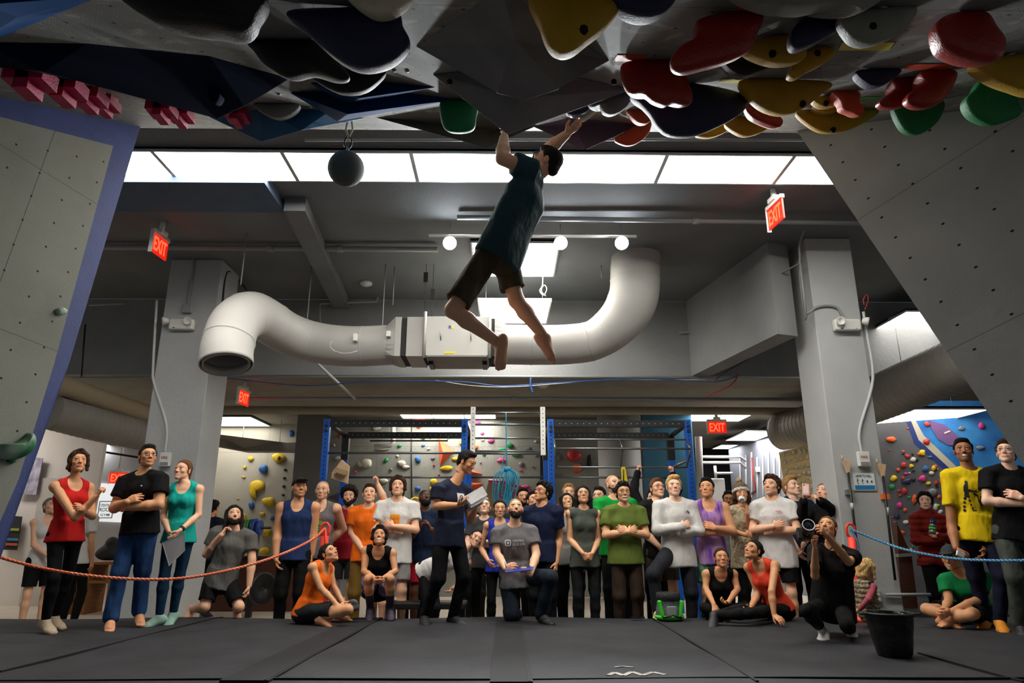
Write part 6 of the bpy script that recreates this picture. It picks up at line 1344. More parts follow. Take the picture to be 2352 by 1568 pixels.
PEOPLE = {}
def person(key, label, Y, x, top, fz=-.3, H=None, yaw=0, lean=(0, 0), pel=None, nk=None, look=(0, 15), roll=0, sex='m', skin='fair', hair=('short', 'dark'), tp=('tee', 'white', '#cccccc'), bt=('pants', 'black', '#15161a'),
           A='hang', B='hang', LA=None, LB=None, shoes=('shoe', '#1c1c1e'), bulk=1., fat=0., res=.0105, o=None, group=None, stance=.10, sp=1., category='person', trunk=.53, hem=0., cat='person', drape=0.):
    o = dict(o or {}); o['skin'] = SK.get(skin, skin); o.setdefault('hcol', hair[1] if hair else 'dark'); o.update(scalp=hair[1]) if hair and hair[0] == 'buzz' and 'scalp' not in o else None; fem = sex == 'f'
    T = P(x, top, Y)
    if H is None: H = (T.z-fz)/.995
    s = H/1.75; ps = math.radians(yaw); fw0 = V(math.sin(ps), -math.cos(ps), 0); lat = V(math.cos(ps), math.sin(ps), 0); up = V(0, 0, 1)
    hy = math.radians(yaw+look[0] if o.get('rel') else look[0]); hp = math.radians(look[1]); hf = V(math.sin(hy)*math.cos(hp), -math.cos(hy)*math.cos(hp), math.sin(hp)); R = frame(hf, up)
    if roll: R = R @ Matrix.Rotation(math.radians(roll), 3, 'Y')
    hu = R @ V(0, 0, 1)
    tu = (up+lat*lean[0]+fw0*lean[1]).normalized()
    hs = s*o.get('hs', 1); hc = T-V(0, 0, 1)*.122*hs
    if nk: nb = P(nk[0], nk[1], Y+(nk[2] if len(nk) > 2 else 0))
    else: nb = hc-(hu*.6+tu*.4).normalized()*.098*s-tu*.060*s-fw0*.012*s
    if pel:
        pv = P(pel[0], pel[1], Y+(pel[2] if len(pel) > 2 else 0)); tu = (nb-pv).normalized(); pv = nb-tu*max(trunk*.8*s, min((nb-pv).length, trunk*1.08*s)) if o.get('free') is None else pv
    else: pv = nb-tu*trunk*s
    tl = (nb-pv).length/s/.53
    fw = (fw0-tu*fw0.dot(tu)).normalized(); lat = tu.cross(fw)*-1 if tu.cross(fw).dot(lat) < 0 else tu.cross(fw)
    L_ = lambda l, f, u: nb+(lat*l+fw*f+tu*u)*s
    shw = (.160 if fem else .182)*o.get('shw', 1)
    sh = {}; hip = {}; el_ = {}; wr = {}; kn = {}; an = {}; hd = {}; toe = {}
    for sd, spec in ((-1, A), (1, B)):
        a = L_(sd*shw, 0, -.058)
        ua, fa = .295*s, .252*s
        pol = lat*sd*.5-fw*.6-tu*.4; hdir = None; pn = None; curl = .5
        if isinstance(spec, str):
            if spec == 'cross':
                if sd < 0: e = L_(-.235-.01*fat, .075, -.325); w_ = L_(.012, .185+fat, -.335); hdir = lat+tu*.05-fw*.25; pn = -fw
                else: e = L_(.235+.01*fat, .075, -.320); w_ = L_(-.005, .225+fat, -.285); hdir = -lat+tu*.42-fw*.35; pn = -fw-lat*.3; curl = .45
            elif spec == 'crossr':
                if sd > 0: e = L_(.235+.01*fat, .075, -.325); w_ = L_(-.012, .185+fat, -.335); hdir = -lat+tu*.05-fw*.25; pn = -fw
                else: e = L_(-.235-.01*fat, .075, -.320); w_ = L_(.005, .225+fat, -.285); hdir = lat+tu*.42-fw*.35; pn = -fw+lat*.3; curl = .45
            elif spec == 'clasp': e, w_ = ik(a, L_(sd*.055, .185+fat, -.50), ua, fa, pol); hdir = -tu-lat*sd*.75+fw*.1; pn = -fw-lat*sd*.3; curl = .7
            elif spec == 'back': e, w_ = ik(a, L_(sd*.06, -.16, -.46), ua, fa, pol); hdir = -tu*.4-lat*sd; pn = -fw
            else: e, w_ = ik(a, L_(sd*(shw+.045), .045, -.590), ua, fa, pol); hdir = -tu+fw*.12; pn = -lat*sd-fw*.35
        else:
            dy = lambda q: Y+(q[2] if len(q) > 2 else 0)
            if 'sh' in spec: a = P(*spec['sh'][:2], dy(spec['sh']))
            w_ = P(*spec['w'][:2], dy(spec['w'])) if 'w' in spec else L_(*spec['wl'])
            if 'e' in spec: e = P(*spec['e'][:2], dy(spec['e']))
            elif 'el' in spec: e = L_(*spec['el'])
            else:
                if 'pole' in spec: pol = lat*spec['pole'][0]+fw*spec['pole'][1]+tu*spec['pole'][2]
                e, w_ = ik(a, w_, ua, fa, pol)
            hdir = (w_-e).normalized()
            if 'f' in spec: hdir = P(*spec['f'][:2], dy(spec['f']))-w_
            if 'fl' in spec: hdir = lat*spec['fl'][0]+fw*spec['fl'][1]+tu*spec['fl'][2]
            pn = lat*spec['n'][0]+fw*spec['n'][1]+tu*spec['n'][2] if 'n' in spec else -lat*sd; curl = spec.get('c', .5)
        if e.z > a.z+.05: a = a+tu*.035*s-lat*sd*.02*s
        sh[sd] = a; el_[sd] = e; wr[sd] = w_; hd[sd] = (hdir, pn, curl)
    for sd, spec in ((-1, LA), (1, LB)):
        hip[sd] = pv+(lat*sd*.088-tu*.02)*s; spec = spec or {}
        dy = lambda q: Y+(q[2] if len(q) > 2 else 0)
        th, sn = .425*s, .41*s
        if 'a' in spec: t = P(*spec['a'][:2], dy(spec['a']))
        else: t = V(hip[sd].x, hip[sd].y, fz+.085*s)+lat*sd*(stance-.088)*s; t.z = fz+.085*s; t += fw0*spec.get('fw', 0)*s
        if 'k' in spec: k = P(*spec['k'][:2], dy(spec['k']))
        else: k, t = ik(hip[sd], t, th, sn, (lat*spec['pole'][0]+fw0*spec['pole'][1]+up*spec['pole'][2]) if 'pole' in spec else fw0*1+lat*sd*.15)
        kn[sd] = k; an[sd] = t
        td = math.radians(spec['toe']) if 'toe' in spec else ps+sd*.25
        toe[sd] = P(*spec['t'][:2], dy(spec['t']))-t if 't' in spec else V(math.sin(td), -math.cos(td), spec.get('tz', -.42))
        toe[sd] = toe[sd].normalized()
    # ---- body field
    J = [hc, nb, pv]+list(sh.values())+list(el_.values())+list(wr.values())+list(hip.values())+list(kn.values())+list(an.values())
    allp = np.array([tuple(q) for q in J]); LO, HI = allp.min(0)-.20*s, allp.max(0)+.20*s
    ww = .122 if fem else .136
    def torso(F_, e=0., k=.03, low=-.09, top_=True, flat=False, glute=True, elow=0.):
        F_.cone(pv+tu*low*s, pv+tu*.13*tl*s, (.158+.0*fat)*s*bulk, ww*s*bulk, k*s if not flat else .01*s, lat=lat, ya=(.108+fat)*s, yb=(.092+fat)*s, e=e+elow, flat=flat)
        F_.cone(pv+tu*.13*tl*s, pv+tu*.36*tl*s, ww*s*bulk, (.142 if fem else .162)*s*bulk, k*s, lat=lat, ya=(.092+fat)*s, yb=(.102 if fem else .114)*s, e=e)
        if top_:
            F_.cone(pv+tu*.36*tl*s, pv+tu*.455*tl*s, (.142 if fem else .160)*s*bulk, .125*s, k*s, lat=lat, ya=.108*s, yb=.072*s, e=e)
            for sd in (-1, 1):
                F_.cone(nb-tu*.05*s, sh[sd], .056*s, .050*s, k*s, e=e); F_.cone(nb+tu*.018*s, sh[sd]+tu*.012*s, .040*s, .034*s, .03*s, e=e)
        if fem and not o.get('nobust'):
            for sd in (-1, 1): F_.ell(pv+(tu*.335*tl+lat*sd*.062+fw*.070)*s, (.052*s, .052*s, .052*s), None, .03*s, e=e)
        if glute:
            for sd in (-1, 1): F_.ell(pv+(-tu*.03+lat*sd*.065-fw*.045)*s, (.078*s,)*3, None, .03*s, e=e+elow)
    ar = (.040 if fem else .049)*o.get('arm', 1); lr = .95 if fem else 1.
    def armf(F_, sd, e=0., t=1., flat=False, k=.02, full=True):
        a, b, w_ = sh[sd], el_[sd], wr[sd]
        if t <= 1.0: F_.cone(a, a+(b-a)*t, ar*1.08*s, (ar*1.08+(ar*.86-ar*1.08)*t)*s, k*s, flat=flat, e=e)
        F_.ell(a, ((ar+.006)*s,)*3, None, k*s, e=e)
    def legf(F_, sd, e=0., k=.025, ub=1., cut=None, low=0., thk=1.):
        a, b, c = hip[sd], kn[sd], an[sd]
        F_.cone(a, b, .080*lr*s*ub, .054*lr*s, k*s, e=e)
        if cut is None:
            m_ = b+(c-b)*.3; bk = (m_-(a+c)/2); F_.cone(b, m_, .050*lr*s, .054*lr*s, k*s, e=e); F_.cone(m_, c, .054*lr*s, .034*s, k*s, e=e)
    F_ = Field(LO, HI, res*s); torso(F_, elow=-.022*s if bt else 0., low=-.05 if bt else -.09); cov = -.012*s if bt and bt[0] not in ('shorts', 'capri') else 0.
    for sd in (-1, 1):
        armf(F_, sd); b, w_ = el_[sd], wr[sd]; m_ = b+(w_-b)*.35; F_.cone(b, m_, ar*.84*s, ar*.90*s, .015*s); F_.cone(m_, w_, ar*.90*s, ar*.58*s, .015*s); legf(F_, sd, e=cov, ub=.84 if bt and bt[0] == 'shorts' else 1.)
    F_.cone(nb-tu*.03*s, hc-hu*.06*s, (.047 if fem else .057)*o.get('neckw', 1)*s, (.042 if fem else .051)*o.get('neckw', 1)*s, .02*s)
    F_.ell(hc, (.112*hs,)*3, None, .0, '-')
    vs, fs = F_.mesh(); vs = relax(vs, fs, 1); sk = np.array(lin(o['skin'])); col = np.tile(np.append(sk, 1), (len(vs), 1))
    parts = [(vs, fs, col)]; o['skin'] = o['skin']
    parts.append(build_head(hc, R, hs, sex, o, nb, tu))
    for sd in (-1, 1):
        d_, pn, cu = hd[sd]; hv, hf_ = build_hand(wr[sd], d_, pn, -sd, s*(.92 if fem else 1), cu, el=el_[sd], h=o.get('handres', .005)*s); hcx = sk*np.array((1.02, .93, .92)); parts.append((hv, hf_, np.tile(np.append(hcx, 1), (len(hv), 1))))
    # feet
    bare = shoes is None; FP = {}
    def footf(F_, sd, e=0.):
        c = an[sd]; t = toe[sd]; sl = t.cross(up).normalized(); n_ = sl.cross(t).normalized()
        heel = c-up*.0*s-n_*.035*s-t*.035*s; ball = c-n_*.052*s+t*.125*s; tip = ball+t*.065*s-n_*.004*s; ll = sl
        F_.cone(c, c-n_*.03*s, .036*s, .038*s, .02*s, e=e); F_.cone(heel, ball, .034*s, .043*s, .02*s, lat=ll, ya=.034*s, yb=.024*s, e=e); F_.cone(c, ball, .034*s, .030*s, .03*s, e=e)
        if bare and e == 0:
            for k in range(5): q = ball+sl*(-.032+.016*k)*s; F_.cone(q, q+t*(.055-.006*abs(k-(1 if sd*0 == 0 else 3)))*s-n_*.006*s, .0115*s, .0095*s, .006*s)
        else: F_.cone(ball, tip, .042*s, .034*s, .02*s, lat=ll, ya=.024*s, yb=.02*s, e=e)
        F_.plane(c-n_*.0*s-n_*.078*s, -n_, .006) if e else None
    if o.get('feet', True):
        for sd in (-1, 1):
            c = an[sd]; q = Field(np.array(c)-.26*s, np.array(c)+.26*s, .0085*s); footf(q, sd); vv, ff = q.mesh(); parts.append((vv, ff, np.tile(np.append(sk*np.array((1.0, .95, .93)), 1), (len(vv), 1))))
    off = 0; AV, AF, AC = [], [], []
    for v_, f_, c_ in parts: AV.append(v_); AF.append(f_+off); AC.append(c_); off += len(v_)
    org = V(pv.x, pv.y, min(an[-1].z, an[1].z)-.08*s)
    me = quickmesh('person', np.concatenate(AV), np.concatenate(AF), [M_skin], cols=np.concatenate(AC), origin=org); root = link('person', me, None, org); tag(root, label, cat, group)
    # ---- clothes
    kind, cname, ccol = tp[:3]; kw = tp[3] if len(tp) > 3 else {}
    if kind:
        M_ = cloth(cname, ccol, **kw) if not hasattr(ccol, 'name') else ccol
        e0 = {'tee': .014, 'long': .016, 'tank': .010, 'sless': .010, 'sweat': .022, 'jacket': .027, 'hood': .026, 'bra': .007, 'vest': .03, 'fit': .008}[kind]
        F_ = Field(LO, HI, .0105*s); torso(F_, e=e0*s, low=-.085-hem, flat=True, glute=False)
        if kind != 'bra': F_.cone(pv+tu*(-.095-hem)*s, pv+tu*.12*s, .162*s*bulk, ww*s*bulk, .01*s, lat=lat, ya=(.118+fat)*s, yb=(.094+fat)*s, e=(e0+.016)*s, flat=True)
        if drape: F_.cone(pv+tu*(-.10-hem)*s, pv+tu*.34*s, (.160+drape)*s*bulk, (.150+drape*.3)*s, .04*s, lat=lat, ya=(.116+fat+drape)*s, yb=(.100+fat+drape*.3)*s, e=.010*s, flat=True)
        if kind in ('tee', 'fit'):
            for sd in (-1, 1): a, b = sh[sd], el_[sd]; F_.cone(a-(b-a)*.05, a+(b-a)*(.62 if kind == 'tee' else .5), (ar*1.08+.020)*s, (ar*1.0+(.028 if kind == 'tee' else .008))*s, .03*s, flat=True)
        elif kind in ('long', 'sweat', 'jacket', 'hood'):
            cut_ = o.get('sleeve', .97)
            for sd in (-1, 1):
                a, b, w_ = sh[sd], el_[sd], wr[sd]; F_.cone(a, b, ar*1.08*s, ar*.95*s, .03*s, e=e0*s); F_.cone(b, b+(w_-b)*cut_, ar*.95*s, ar*.75*s, .02*s, flat=False, e=e0*.85*s)
        if kind != 'bra' and drape == 0: pass
        if kind in ('tank', 'bra', 'sless', 'vest'):
            for sd in (-1, 1):
                q = sh[sd]+lat*sd*(.045 if kind in ('tank', 'bra') else .062)*s-tu*.005*s; F_.ell(q, ((.070 if kind != 'sless' else .058)*s, .15*s, (.125 if kind in ('tank', 'bra') else .085)*s), Matrix((lat, -fw, tu)).transposed(), .01*s, '-')
        TR = Matrix((lat, -fw, tu)).transposed()
        if kind in ('tee', 'fit', 'long', 'sweat', 'sless', 'vest', 'jacket', 'hood'):
            rn = .074 if kind not in ('sweat', 'jacket', 'hood') else .062
            F_.ell(nb+(tu*.035+fw*.018)*s, (rn*s, (rn+.006)*s, .060*s), TR, .004*s, '-')
        else:
            F_.ell(nb+(tu*.01+fw*.085)*s, (.082*s, .10*s, (.115 if kind == 'tank' else .13)*s), TR, .006*s, '-'); F_.ell(nb+(tu*.02-fw*.06)*s, (.070*s, .07*s, .08*s), TR, .006*s, '-')
        F_.ell(hc, (.128*hs,)*3, None, .0, '-') if not o.get('hs') else None
        if kind in ('jacket', 'vest'):
            zz = F_.ax[2][None, None, :]; F_.g += (.013*np.abs(np.sin(zz*PI/.075))*-1+.008).astype(np.float32)
        F_.noise((.0048 if kind not in ('tank', 'fit', 'bra') else .003)*s, 27, hash(key) % 1000 if False else sum(map(ord, key)), 8, (1, 1, .45))
        nm = {'tee': 't_shirt', 'fit': 't_shirt', 'long': 'long_sleeved_shirt', 'tank': 'tank_top', 'sless': 'sleeveless_top', 'sweat': 'sweater', 'jacket': 'puffer_jacket', 'hood': 'hooded_sweatshirt', 'bra': 'sports_top', 'vest': 'puffer_vest'}[kind]
        top_o = field_obj(nm, F_, M_, root, it=1)
        if kind in ('jacket', 'sweat', 'hood'):
            q = Field(np.array(nb)-.2*s, np.array(nb)+.2*s, .006*s); q.cone(nb-tu*.03*s, nb+tu*(.065 if kind != 'sweat' else .075)*s+(hc-nb)*.12, .088*s, .078*s, .01*s); q.cone(nb-tu*.1*s, nb+tu*.2*s+(hc-nb)*.12, .060*s, .066*s, .004*s, '-'); q.plane(nb+tu*.068*s+fw*.03*s, tu+fw*.2, .01); field_obj('collar', q, M_, root, it=1)
    else: top_o = None
    if bt:
        kb, bname, bcol = bt[:3]; kw = bt[3] if len(bt) > 3 else {}; M_ = cloth(bname, bcol, **kw)
        e0 = {'pants': .014, 'jeans': .016, 'leggings': .004, 'shorts': .016, 'capri': .004, 'loose': .026}[kb]
        F_ = Field(LO, HI, .0115*s); wt = o.get('waist', -.015 if tp[0] and tp[0] != 'bra' else .085); F_.cone(pv-tu*.09*s, pv+tu*wt*s, .158*s*bulk, (.152-.10*wt)*s*bulk, .02*s, lat=lat, ya=(.108+fat)*s, yb=(.102+fat)*s, e=max(.006, e0*.5)*s, flat=True); F_.ell(pv-tu*.075*s, (.150*s, .104*s, .075*s), Matrix((lat, -fw, tu)).transposed(), .03*s, e=max(.005, e0*.5)*s)
        for sd in (-1, 1): F_.ell(pv+(-tu*.04+lat*sd*.065-fw*.038)*s, (.078*s,)*3, None, .03*s, e=e0*s*.35)
        for sd in (-1, 1):
            a, b, c = hip[sd], kn[sd], an[sd]
            if kb == 'shorts':
                f_ = o.get('short', .85); F_.cone(a, a+(b-a)*f_, (.080+.010)*s, (.054+.034)*s, .02*s, flat=False); F_.plane(a+(b-a)*(f_+.02), (b-a), .004) if False else None
            elif kb in ('leggings', 'capri'):
                F_.cone(a, b, .080*lr*s, .054*lr*s, .025*s, e=e0*s); m_ = b+(c-b)*.3; F_.cone(b, m_, .052*s, .054*s, .02*s, e=e0*s); F_.cone(m_, b+(c-b)*(.93 if kb == 'leggings' else .6), .054*s, .038*s, .02*s, e=e0*s)
            else:
                F_.cone(a, b, .080*lr*s, .062*lr*s, .025*s, e=e0*s); F_.ell(b, (.070*s,)*3, None, .03*s); wdn = {'pants': .050, 'jeans': .062, 'loose': .066}[kb]; F_.cone(b, b+(c-b)*.97, .060*s, wdn*s, .025*s, e=e0*s*.5, flat=False)
        F_.noise((.0028 if kb not in ('leggings', 'capri') else .0012)*s, 30, sum(map(ord, key))+5, 7)
        nm = {'pants': 'trousers', 'jeans': 'jeans', 'leggings': 'leggings', 'shorts': 'shorts', 'capri': 'leggings', 'loose': 'trousers'}[kb]
        if kb == 'shorts':
            for sd in (-1, 1):
                a, b = hip[sd], kn[sd]; f_ = o.get('short', .85); c0 = a+(b-a)*(f_+.02); F_.ell(a+(b-a)*(f_+.15), (.13*s,)*3, None, .004, '-') if f_ > .6 else None
        field_obj(nm, F_, M_, root, it=1)
    if shoes:
        for sd in (-1, 1):
            if not o.get('feet', True): break
            c = an[sd]; q = Field(np.array(c)-.27*s, np.array(c)+.27*s, .0085*s); footf(q, sd, .007*s if shoes[0] != 'sock' else .004*s)
            if shoes[0] in ('sock', 'longsock'): m_ = kn[sd]; q.cone(c, c+(m_-c)*(.3 if shoes[0] == 'sock' else .5), .040*s, .048*s, .02*s)
            col_ = shoes[1]; field_obj({'shoe': 'shoe', 'sock': 'sock', 'longsock': 'sock'}[shoes[0]], q, col_ if hasattr(col_, 'name') else mat('shoe_'+str(col_).strip('#'), col_, .6, bump=.2, bscale=40), root, it=1)
    if hair and hair[0] and hair[0] != 'buzz': hairdo(root, hc, R, hs, hair[0], hair[1], o)
    if o.get("beard"): beard(root, hc, R, hs, o.get('bcol', hair[1] if hair else 'dark'), o['beard'])
    if o.get('glasses'): glasses(root, hc, R, hs, mat('specs_'+o['glasses'], {'black': '#101012', 'wire': '#7b7568', 'grey': '#4a4a4e'}[o['glasses']], .4), 1)
    if o.get('hat'): hat(root, hc, R, hs, *o['hat'])
    d = dict(root=root, hc=hc, R=R, s=s, nb=nb, pv=pv, lat=lat, fw=fw, tu=tu, sh=sh, el=el_, wr=wr, hd=hd, kn=kn, an=an, top=top_o); PEOPLE[key] = d
    if o.get('watch'):
        sd = o['watch']; c = wr[sd]+(el_[sd]-wr[sd])*.12; dd = (el_[sd]-wr[sd]).normalized(); MB().tube([c-dd*.011, c+dd*.011], .031*s, 16).build('watch', M_black, root)
    return d
def decal(p, pts2, fs, c, m, name='printed_logo', off=.004, up_=None, back=False):
    """pts2 in metres (x along the chest, y up) laid on the garment around the chest point c=(lat, up)"""
    o_ = p['top']; me = o_.data; W = ORG[o_.name] if o_.name in ORG else ORG[p['root'].name]
    bv = BVHTree.FromPolygons([v.co for v in me.vertices], [tuple(q.vertices) for q in me.polygons]); og = ORG[p['root'].name]; fw, lat, tu, nb, s = p['fw'], p['lat'], p['tu'], p['nb'], p['s']
    vs = []
    for x, y in pts2:
        q = nb+lat*(c[0]*s+x)+tu*(c[1]*s+y)+fw*.6-og; hit = bv.ray_cast(q, -fw, 1.2)
        vs.append((hit[0] if hit[0] is not None else q-fw*.47)+fw*off+og)
    return MB().add(vs, fs, m, False).build(name, m, p['root'], fix=False)
def grid2(w_, h_, nx=8, ny=8):
    v = [(w_*(i/nx-.5), h_*(j/ny-.5)) for i in range(nx+1) for j in range(ny+1)]; return v, [(i*(ny+1)+j, (i+1)*(ny+1)+j, (i+1)*(ny+1)+j+1, i*(ny+1)+j+1) for i in range(nx) for j in range(ny)]
def poly2(pts): return pts, [tuple(range(len(pts)))]
def ringp(pts, t):
    """outline of a closed 2-D polygon, stroke t"""
    n = len(pts); vs = []; fs = []
    for i, p_ in enumerate(pts):
        a = pts[i-1]; b = pts[(i+1) % n]; dx, dy = b[0]-a[0], b[1]-a[1]; L = math.hypot(dx, dy) or 1; nx, ny = -dy/L*t/2, dx/L*t/2; vs += [(p_[0]+nx, p_[1]+ny), (p_[0]-nx, p_[1]-ny)]
    for i in range(n): j = (i+1) % n; fs.append((2*i, 2*j, 2*j+1, 2*i+1))
    return vs, fs
def textd(p, s, h, c, m, wid=None, bold=.01, name='lettering'):
    v, f = text_mesh(s, h, wid, bold=bold); return decal(p, [tuple(q) for q in v], f, c, m, name)
# ------------------------------------------------------------------ the crowd, left to right
blk = ('pants', 'black', '#0a0a0c')
W_ = lambda x, y, d=0: (x, y, d)
person('p1', 'woman in a white tank top at the far left behind the woman in red', 9.0, 120, 1142, sex='f', yaw=45, look=(60, 18), skin='fair', hair=('bun', 'grey'), tp=('tank', 'white', '#cfcdca'), bt=('shorts', 'blackshort', '#0c0c0e'), A=dict(w=W_(108, 1275, -.15)), B=dict(w=W_(120, 1278, -.2)))
person('p2', 'person in a white t-shirt and black leggings partly hidden behind the woman in red', 9.3, 205, 1133, sex='f', yaw=160, look=(150, 0), skin='tan', hair=('bun', 'dark'), tp=('tee', 'white', '#c4c2be'), bt=('leggings', 'black', '#0a0a0c'))
person('red', 'woman in a red tank top standing at the left, one fist raised near her chin', 6.9, 184, 1034, fz=0, sex='f', yaw=55, look=(42, 14), skin='tan', hair=('bob', 'brown'), tp=('tank', 'red', '#c01f1c'), bt=('leggings', 'black', '#0a0a0c'), nk=(168, 1106), pel=(152, 1222),
       A=dict(e=W_(172, 1188, -.18), w=W_(222, 1140, -.18), f=(238, 1112, -.18), c=1.3), B=dict(e=W_(212, 1185, .1), w=W_(188, 1168, -.22), c=1.), LA=dict(a=W_(104, 1427, -.05), t=(140, 1446, -.2)), LB=dict(a=W_(124, 1418, .2), t=(150, 1430, .1)), shoes=('shoe', '#b8a58c'), o=dict(arm=1.1, hairlen=-.05))
person('jeans', 'man in a black t-shirt and blue jeans, barefoot with crossed arms', 7.1, 343, 1021, fz=0, yaw=-8, look=(42, 12), skin='tan', hair=('short', 'dark'), tp=('tee', 'blacktee', '#0a0a0c'), bt=('jeans', 'denim', '#23426e', dict(var=.45, vscale=6)), nk=(330, 1088), pel=(322, 1205), A='crossr', B='crossr', LA=dict(a=W_(254, 1424, -.05), t=(252, 1446, -.3)), LB=dict(a=W_(318, 1418, .2), t=(330, 1432, 0)), shoes=None, bulk=1.08, o=dict(glasses='grey', stubble=.25, arm=1.18))
person('teal', 'smiling woman in a teal tank top holding a sheet of paper', 7.35, 424, 1055, fz=0, sex='f', yaw=5, look=(-12, 10), skin='fair', hair=('pony', 'lightbrown'), tp=('tank', 'teal', '#12a094'), bt=('leggings', 'tealnavy', '#11304a'), nk=(425, 1112), pel=(412, 1225),
       A=dict(e=W_(374, 1186, .0), w=W_(388, 1222, -.2), f=(400, 1245, -.25)), B=dict(e=W_(456, 1182, -.02), w=W_(413, 1218, -.22), f=(395, 1238, -.25)), LA=dict(a=W_(366, 1417, 0), t=(325, 1430, -.1)), LB=dict(a=W_(396, 1416, .12), t=(378, 1432, 0)), shoes=('shoe', '#8fb3a4'), o=dict(mouth='smile', watch=1))
person('back', 'man with curly black hair standing with his back turned behind the long-haired man', 10.9, 490, 1150, yaw=165, look=(150, 0), skin='tan', hair=('curly', 'black'), tp=('tee', 'darknavy', '#171c2c'), bt=blk)
person('lh', 'kneeling man with long dark hair and beard in a grey t-shirt', 8.0, 540, 1159, fz=0, H=1.78, yaw=15, look=(28, 22), skin='fair', hair=('long', 'dark'), tp=('tee', 'grey1', '#5b5a57'), bt=('shorts', 'blackshort', '#0c0c0e'), nk=(540, 1216), pel=(508, 1330), A=dict(e=W_(474, 1272, -.05), w=W_(508, 1228, -.15), f=(520, 1212, -.1), c=1.), B=dict(e=W_(579, 1285, .0), w=W_(572, 1345, -.05), f=(568, 1372, -.05), c=.9),
       LA=dict(k=W_(470, 1393, -.12), a=W_(440, 1398, .25)), LB=dict(k=W_(549, 1393, -.1), a=W_(545, 1400, .35)), shoes=None, o=dict(beard=.011, short=1.0))
person('navy', 'man in a black cap and navy tank top standing before the grey column', 8.4, 690, 1096, yaw=5, look=(28, 12), skin='tan', hair=('buzz', 'dark'), tp=('tank', 'navy1', '#1e3058'), bt=blk, A=dict(e=W_(638, 1218, 0), w=W_(634, 1282, -.1), f=(640, 1312, -.12)), B=dict(e=W_(720, 1215, .05), w=W_(716, 1272, .05)), o=dict(stubble=.3, arm=1.15, hat=('cap', mat('cap_black', '#0a0a0b', .8))))
person('bald', 'balding man in a grey tank top with a green and red print', 9.0, 742, 1103, look=(4, 6), skin='fair', hair=('buzz', 'brown'), tp=('tank', 'grey2', '#6f6a6c'), bt=('pants', 'charc', '#1b1c1f'), A='back', B='back', o=dict(stubble=.2, arm=1.15, recede=.05, scalpa=.5))
person('curly', 'man with big curly hair and beard in a crimson t-shirt', 9.5, 803, 1118, look=(6, 4), skin='fair', hair=('afro', 'dark'), tp=('tee', 'crimson', '#8c1424'), bt=('shorts', 'dgrey', '#36383c'), A='back', B='back', o=dict(beard=.014))
person('orange', 'man in an orange t-shirt and mustard trousers, one hand up on a bar', 8.7, 850, 1111, look=(8, 14), skin='fair', hair=('short', 'brown'), tp=('tee', 'orange', '#e56a12'), bt=('pants', 'mustard', '#6e5620'), A=dict(e=W_(808, 1222, 0), w=W_(836, 1268, -.15), f=(850, 1290, -.15)), B=dict(e=W_(884, 1150, .25), w=W_(868, 1112, .3), f=(866, 1095, .3), c=1.2))
person('half', 'grey-haired man whose face peeps between the orange and the white t-shirts', 9.9, 882, 1143, look=(10, 5), skin='fair', hair=('buzz', 'grey'), tp=('tee', 'grey3', '#55585c'), bt=blk, o=dict(handres=.008))
person('white', 'man with wavy brown hair in a white t-shirt with an orange print, arms crossed', 8.7, 915, 1094, look=(4, 16), skin='fair', hair=('curtain', 'brown'), tp=('tee', 'white', '#cfcdca'), bt=('shorts', 'heather', '#8e8b88'), A='cross', B='cross', hem=.05, drape=.012)
person('girl', 'girl in an orange tank top sitting cross-legged, twisting to look up', 7.45, 757, 1246, fz=0, H=1.62, sex='f', yaw=68, look=(62, 32), skin='tan', hair=('bun', 'dark'), tp=('tank', 'orange2', '#ef6a14'), bt=('shorts', 'dgrey2', '#202226'), nk=(742, 1293), pel=(706, 1402), A=dict(e=W_(737, 1350, -.18), w=W_(778, 1393, -.25), f=(805, 1395, -.25)), B=dict(e=W_(765, 1345, .12), w=W_(790, 1388, .0)),
       LA=dict(k=W_(800, 1400, -.30), a=W_(738, 1418, -.22), t=(760, 1425, -.25)), LB=dict(k=W_(812, 1388, .30), a=W_(775, 1405, .1), t=(800, 1410, .1)), shoes=None, hem=-.03, o=dict(short=.7))
person('squat', 'squatting woman in a black tank top with striped socks, hands clasped', 7.98, 873, 1208, fz=0, H=1.66, sex='f', look=(6, 24), skin='tan', hair=('curtain', 'dark'), tp=('tank', 'black2', '#0a0a0b'), bt=('shorts', 'lavender', '#6a6288'), nk=(871, 1258), pel=(866, 1350, .25), A=dict(e=W_(836, 1312, -.05), w=W_(862, 1328, -.36), f=(874, 1338, -.4), c=1.), B=dict(e=W_(908, 1312, -.05), w=W_(880, 1327, -.36), f=(868, 1336, -.4), c=1.),
       LA=dict(k=W_(846, 1330, -.28), a=W_(851, 1402, -.16), t=(848, 1418, -.4)), LB=dict(k=W_(896, 1330, -.28), a=W_(896, 1402, -.16), t=(900, 1416, -.4)), shoes=('longsock', '#2a2038'), o=dict(mouth='smile'))
person('phones', 'person wearing yellow ear defenders behind the man in the white t-shirt', 9.9, 955, 1144, look=(20, 10), skin='fair', hair=('buzz', 'brown'), tp=('tee', 'grey3', '#55585c'), bt=blk, o=dict(handres=.008))
person('dark', 'bearded black man in a sleeveless navy shirt and red shorts, hands together', 9.0, 977, 1122, look=(18, 26), skin='dark', hair=('buzz', 'black'), tp=('sless', 'navy2', '#16243c'), bt=('shorts', 'redsh', '#a81428'), A=dict(w=W_(962, 1215, -.3), f=(975, 1190, -.33)), B=dict(w=W_(990, 1215, -.3), f=(978, 1190, -.33)), o=dict(beard=.010, arm=1.1, watch=1))
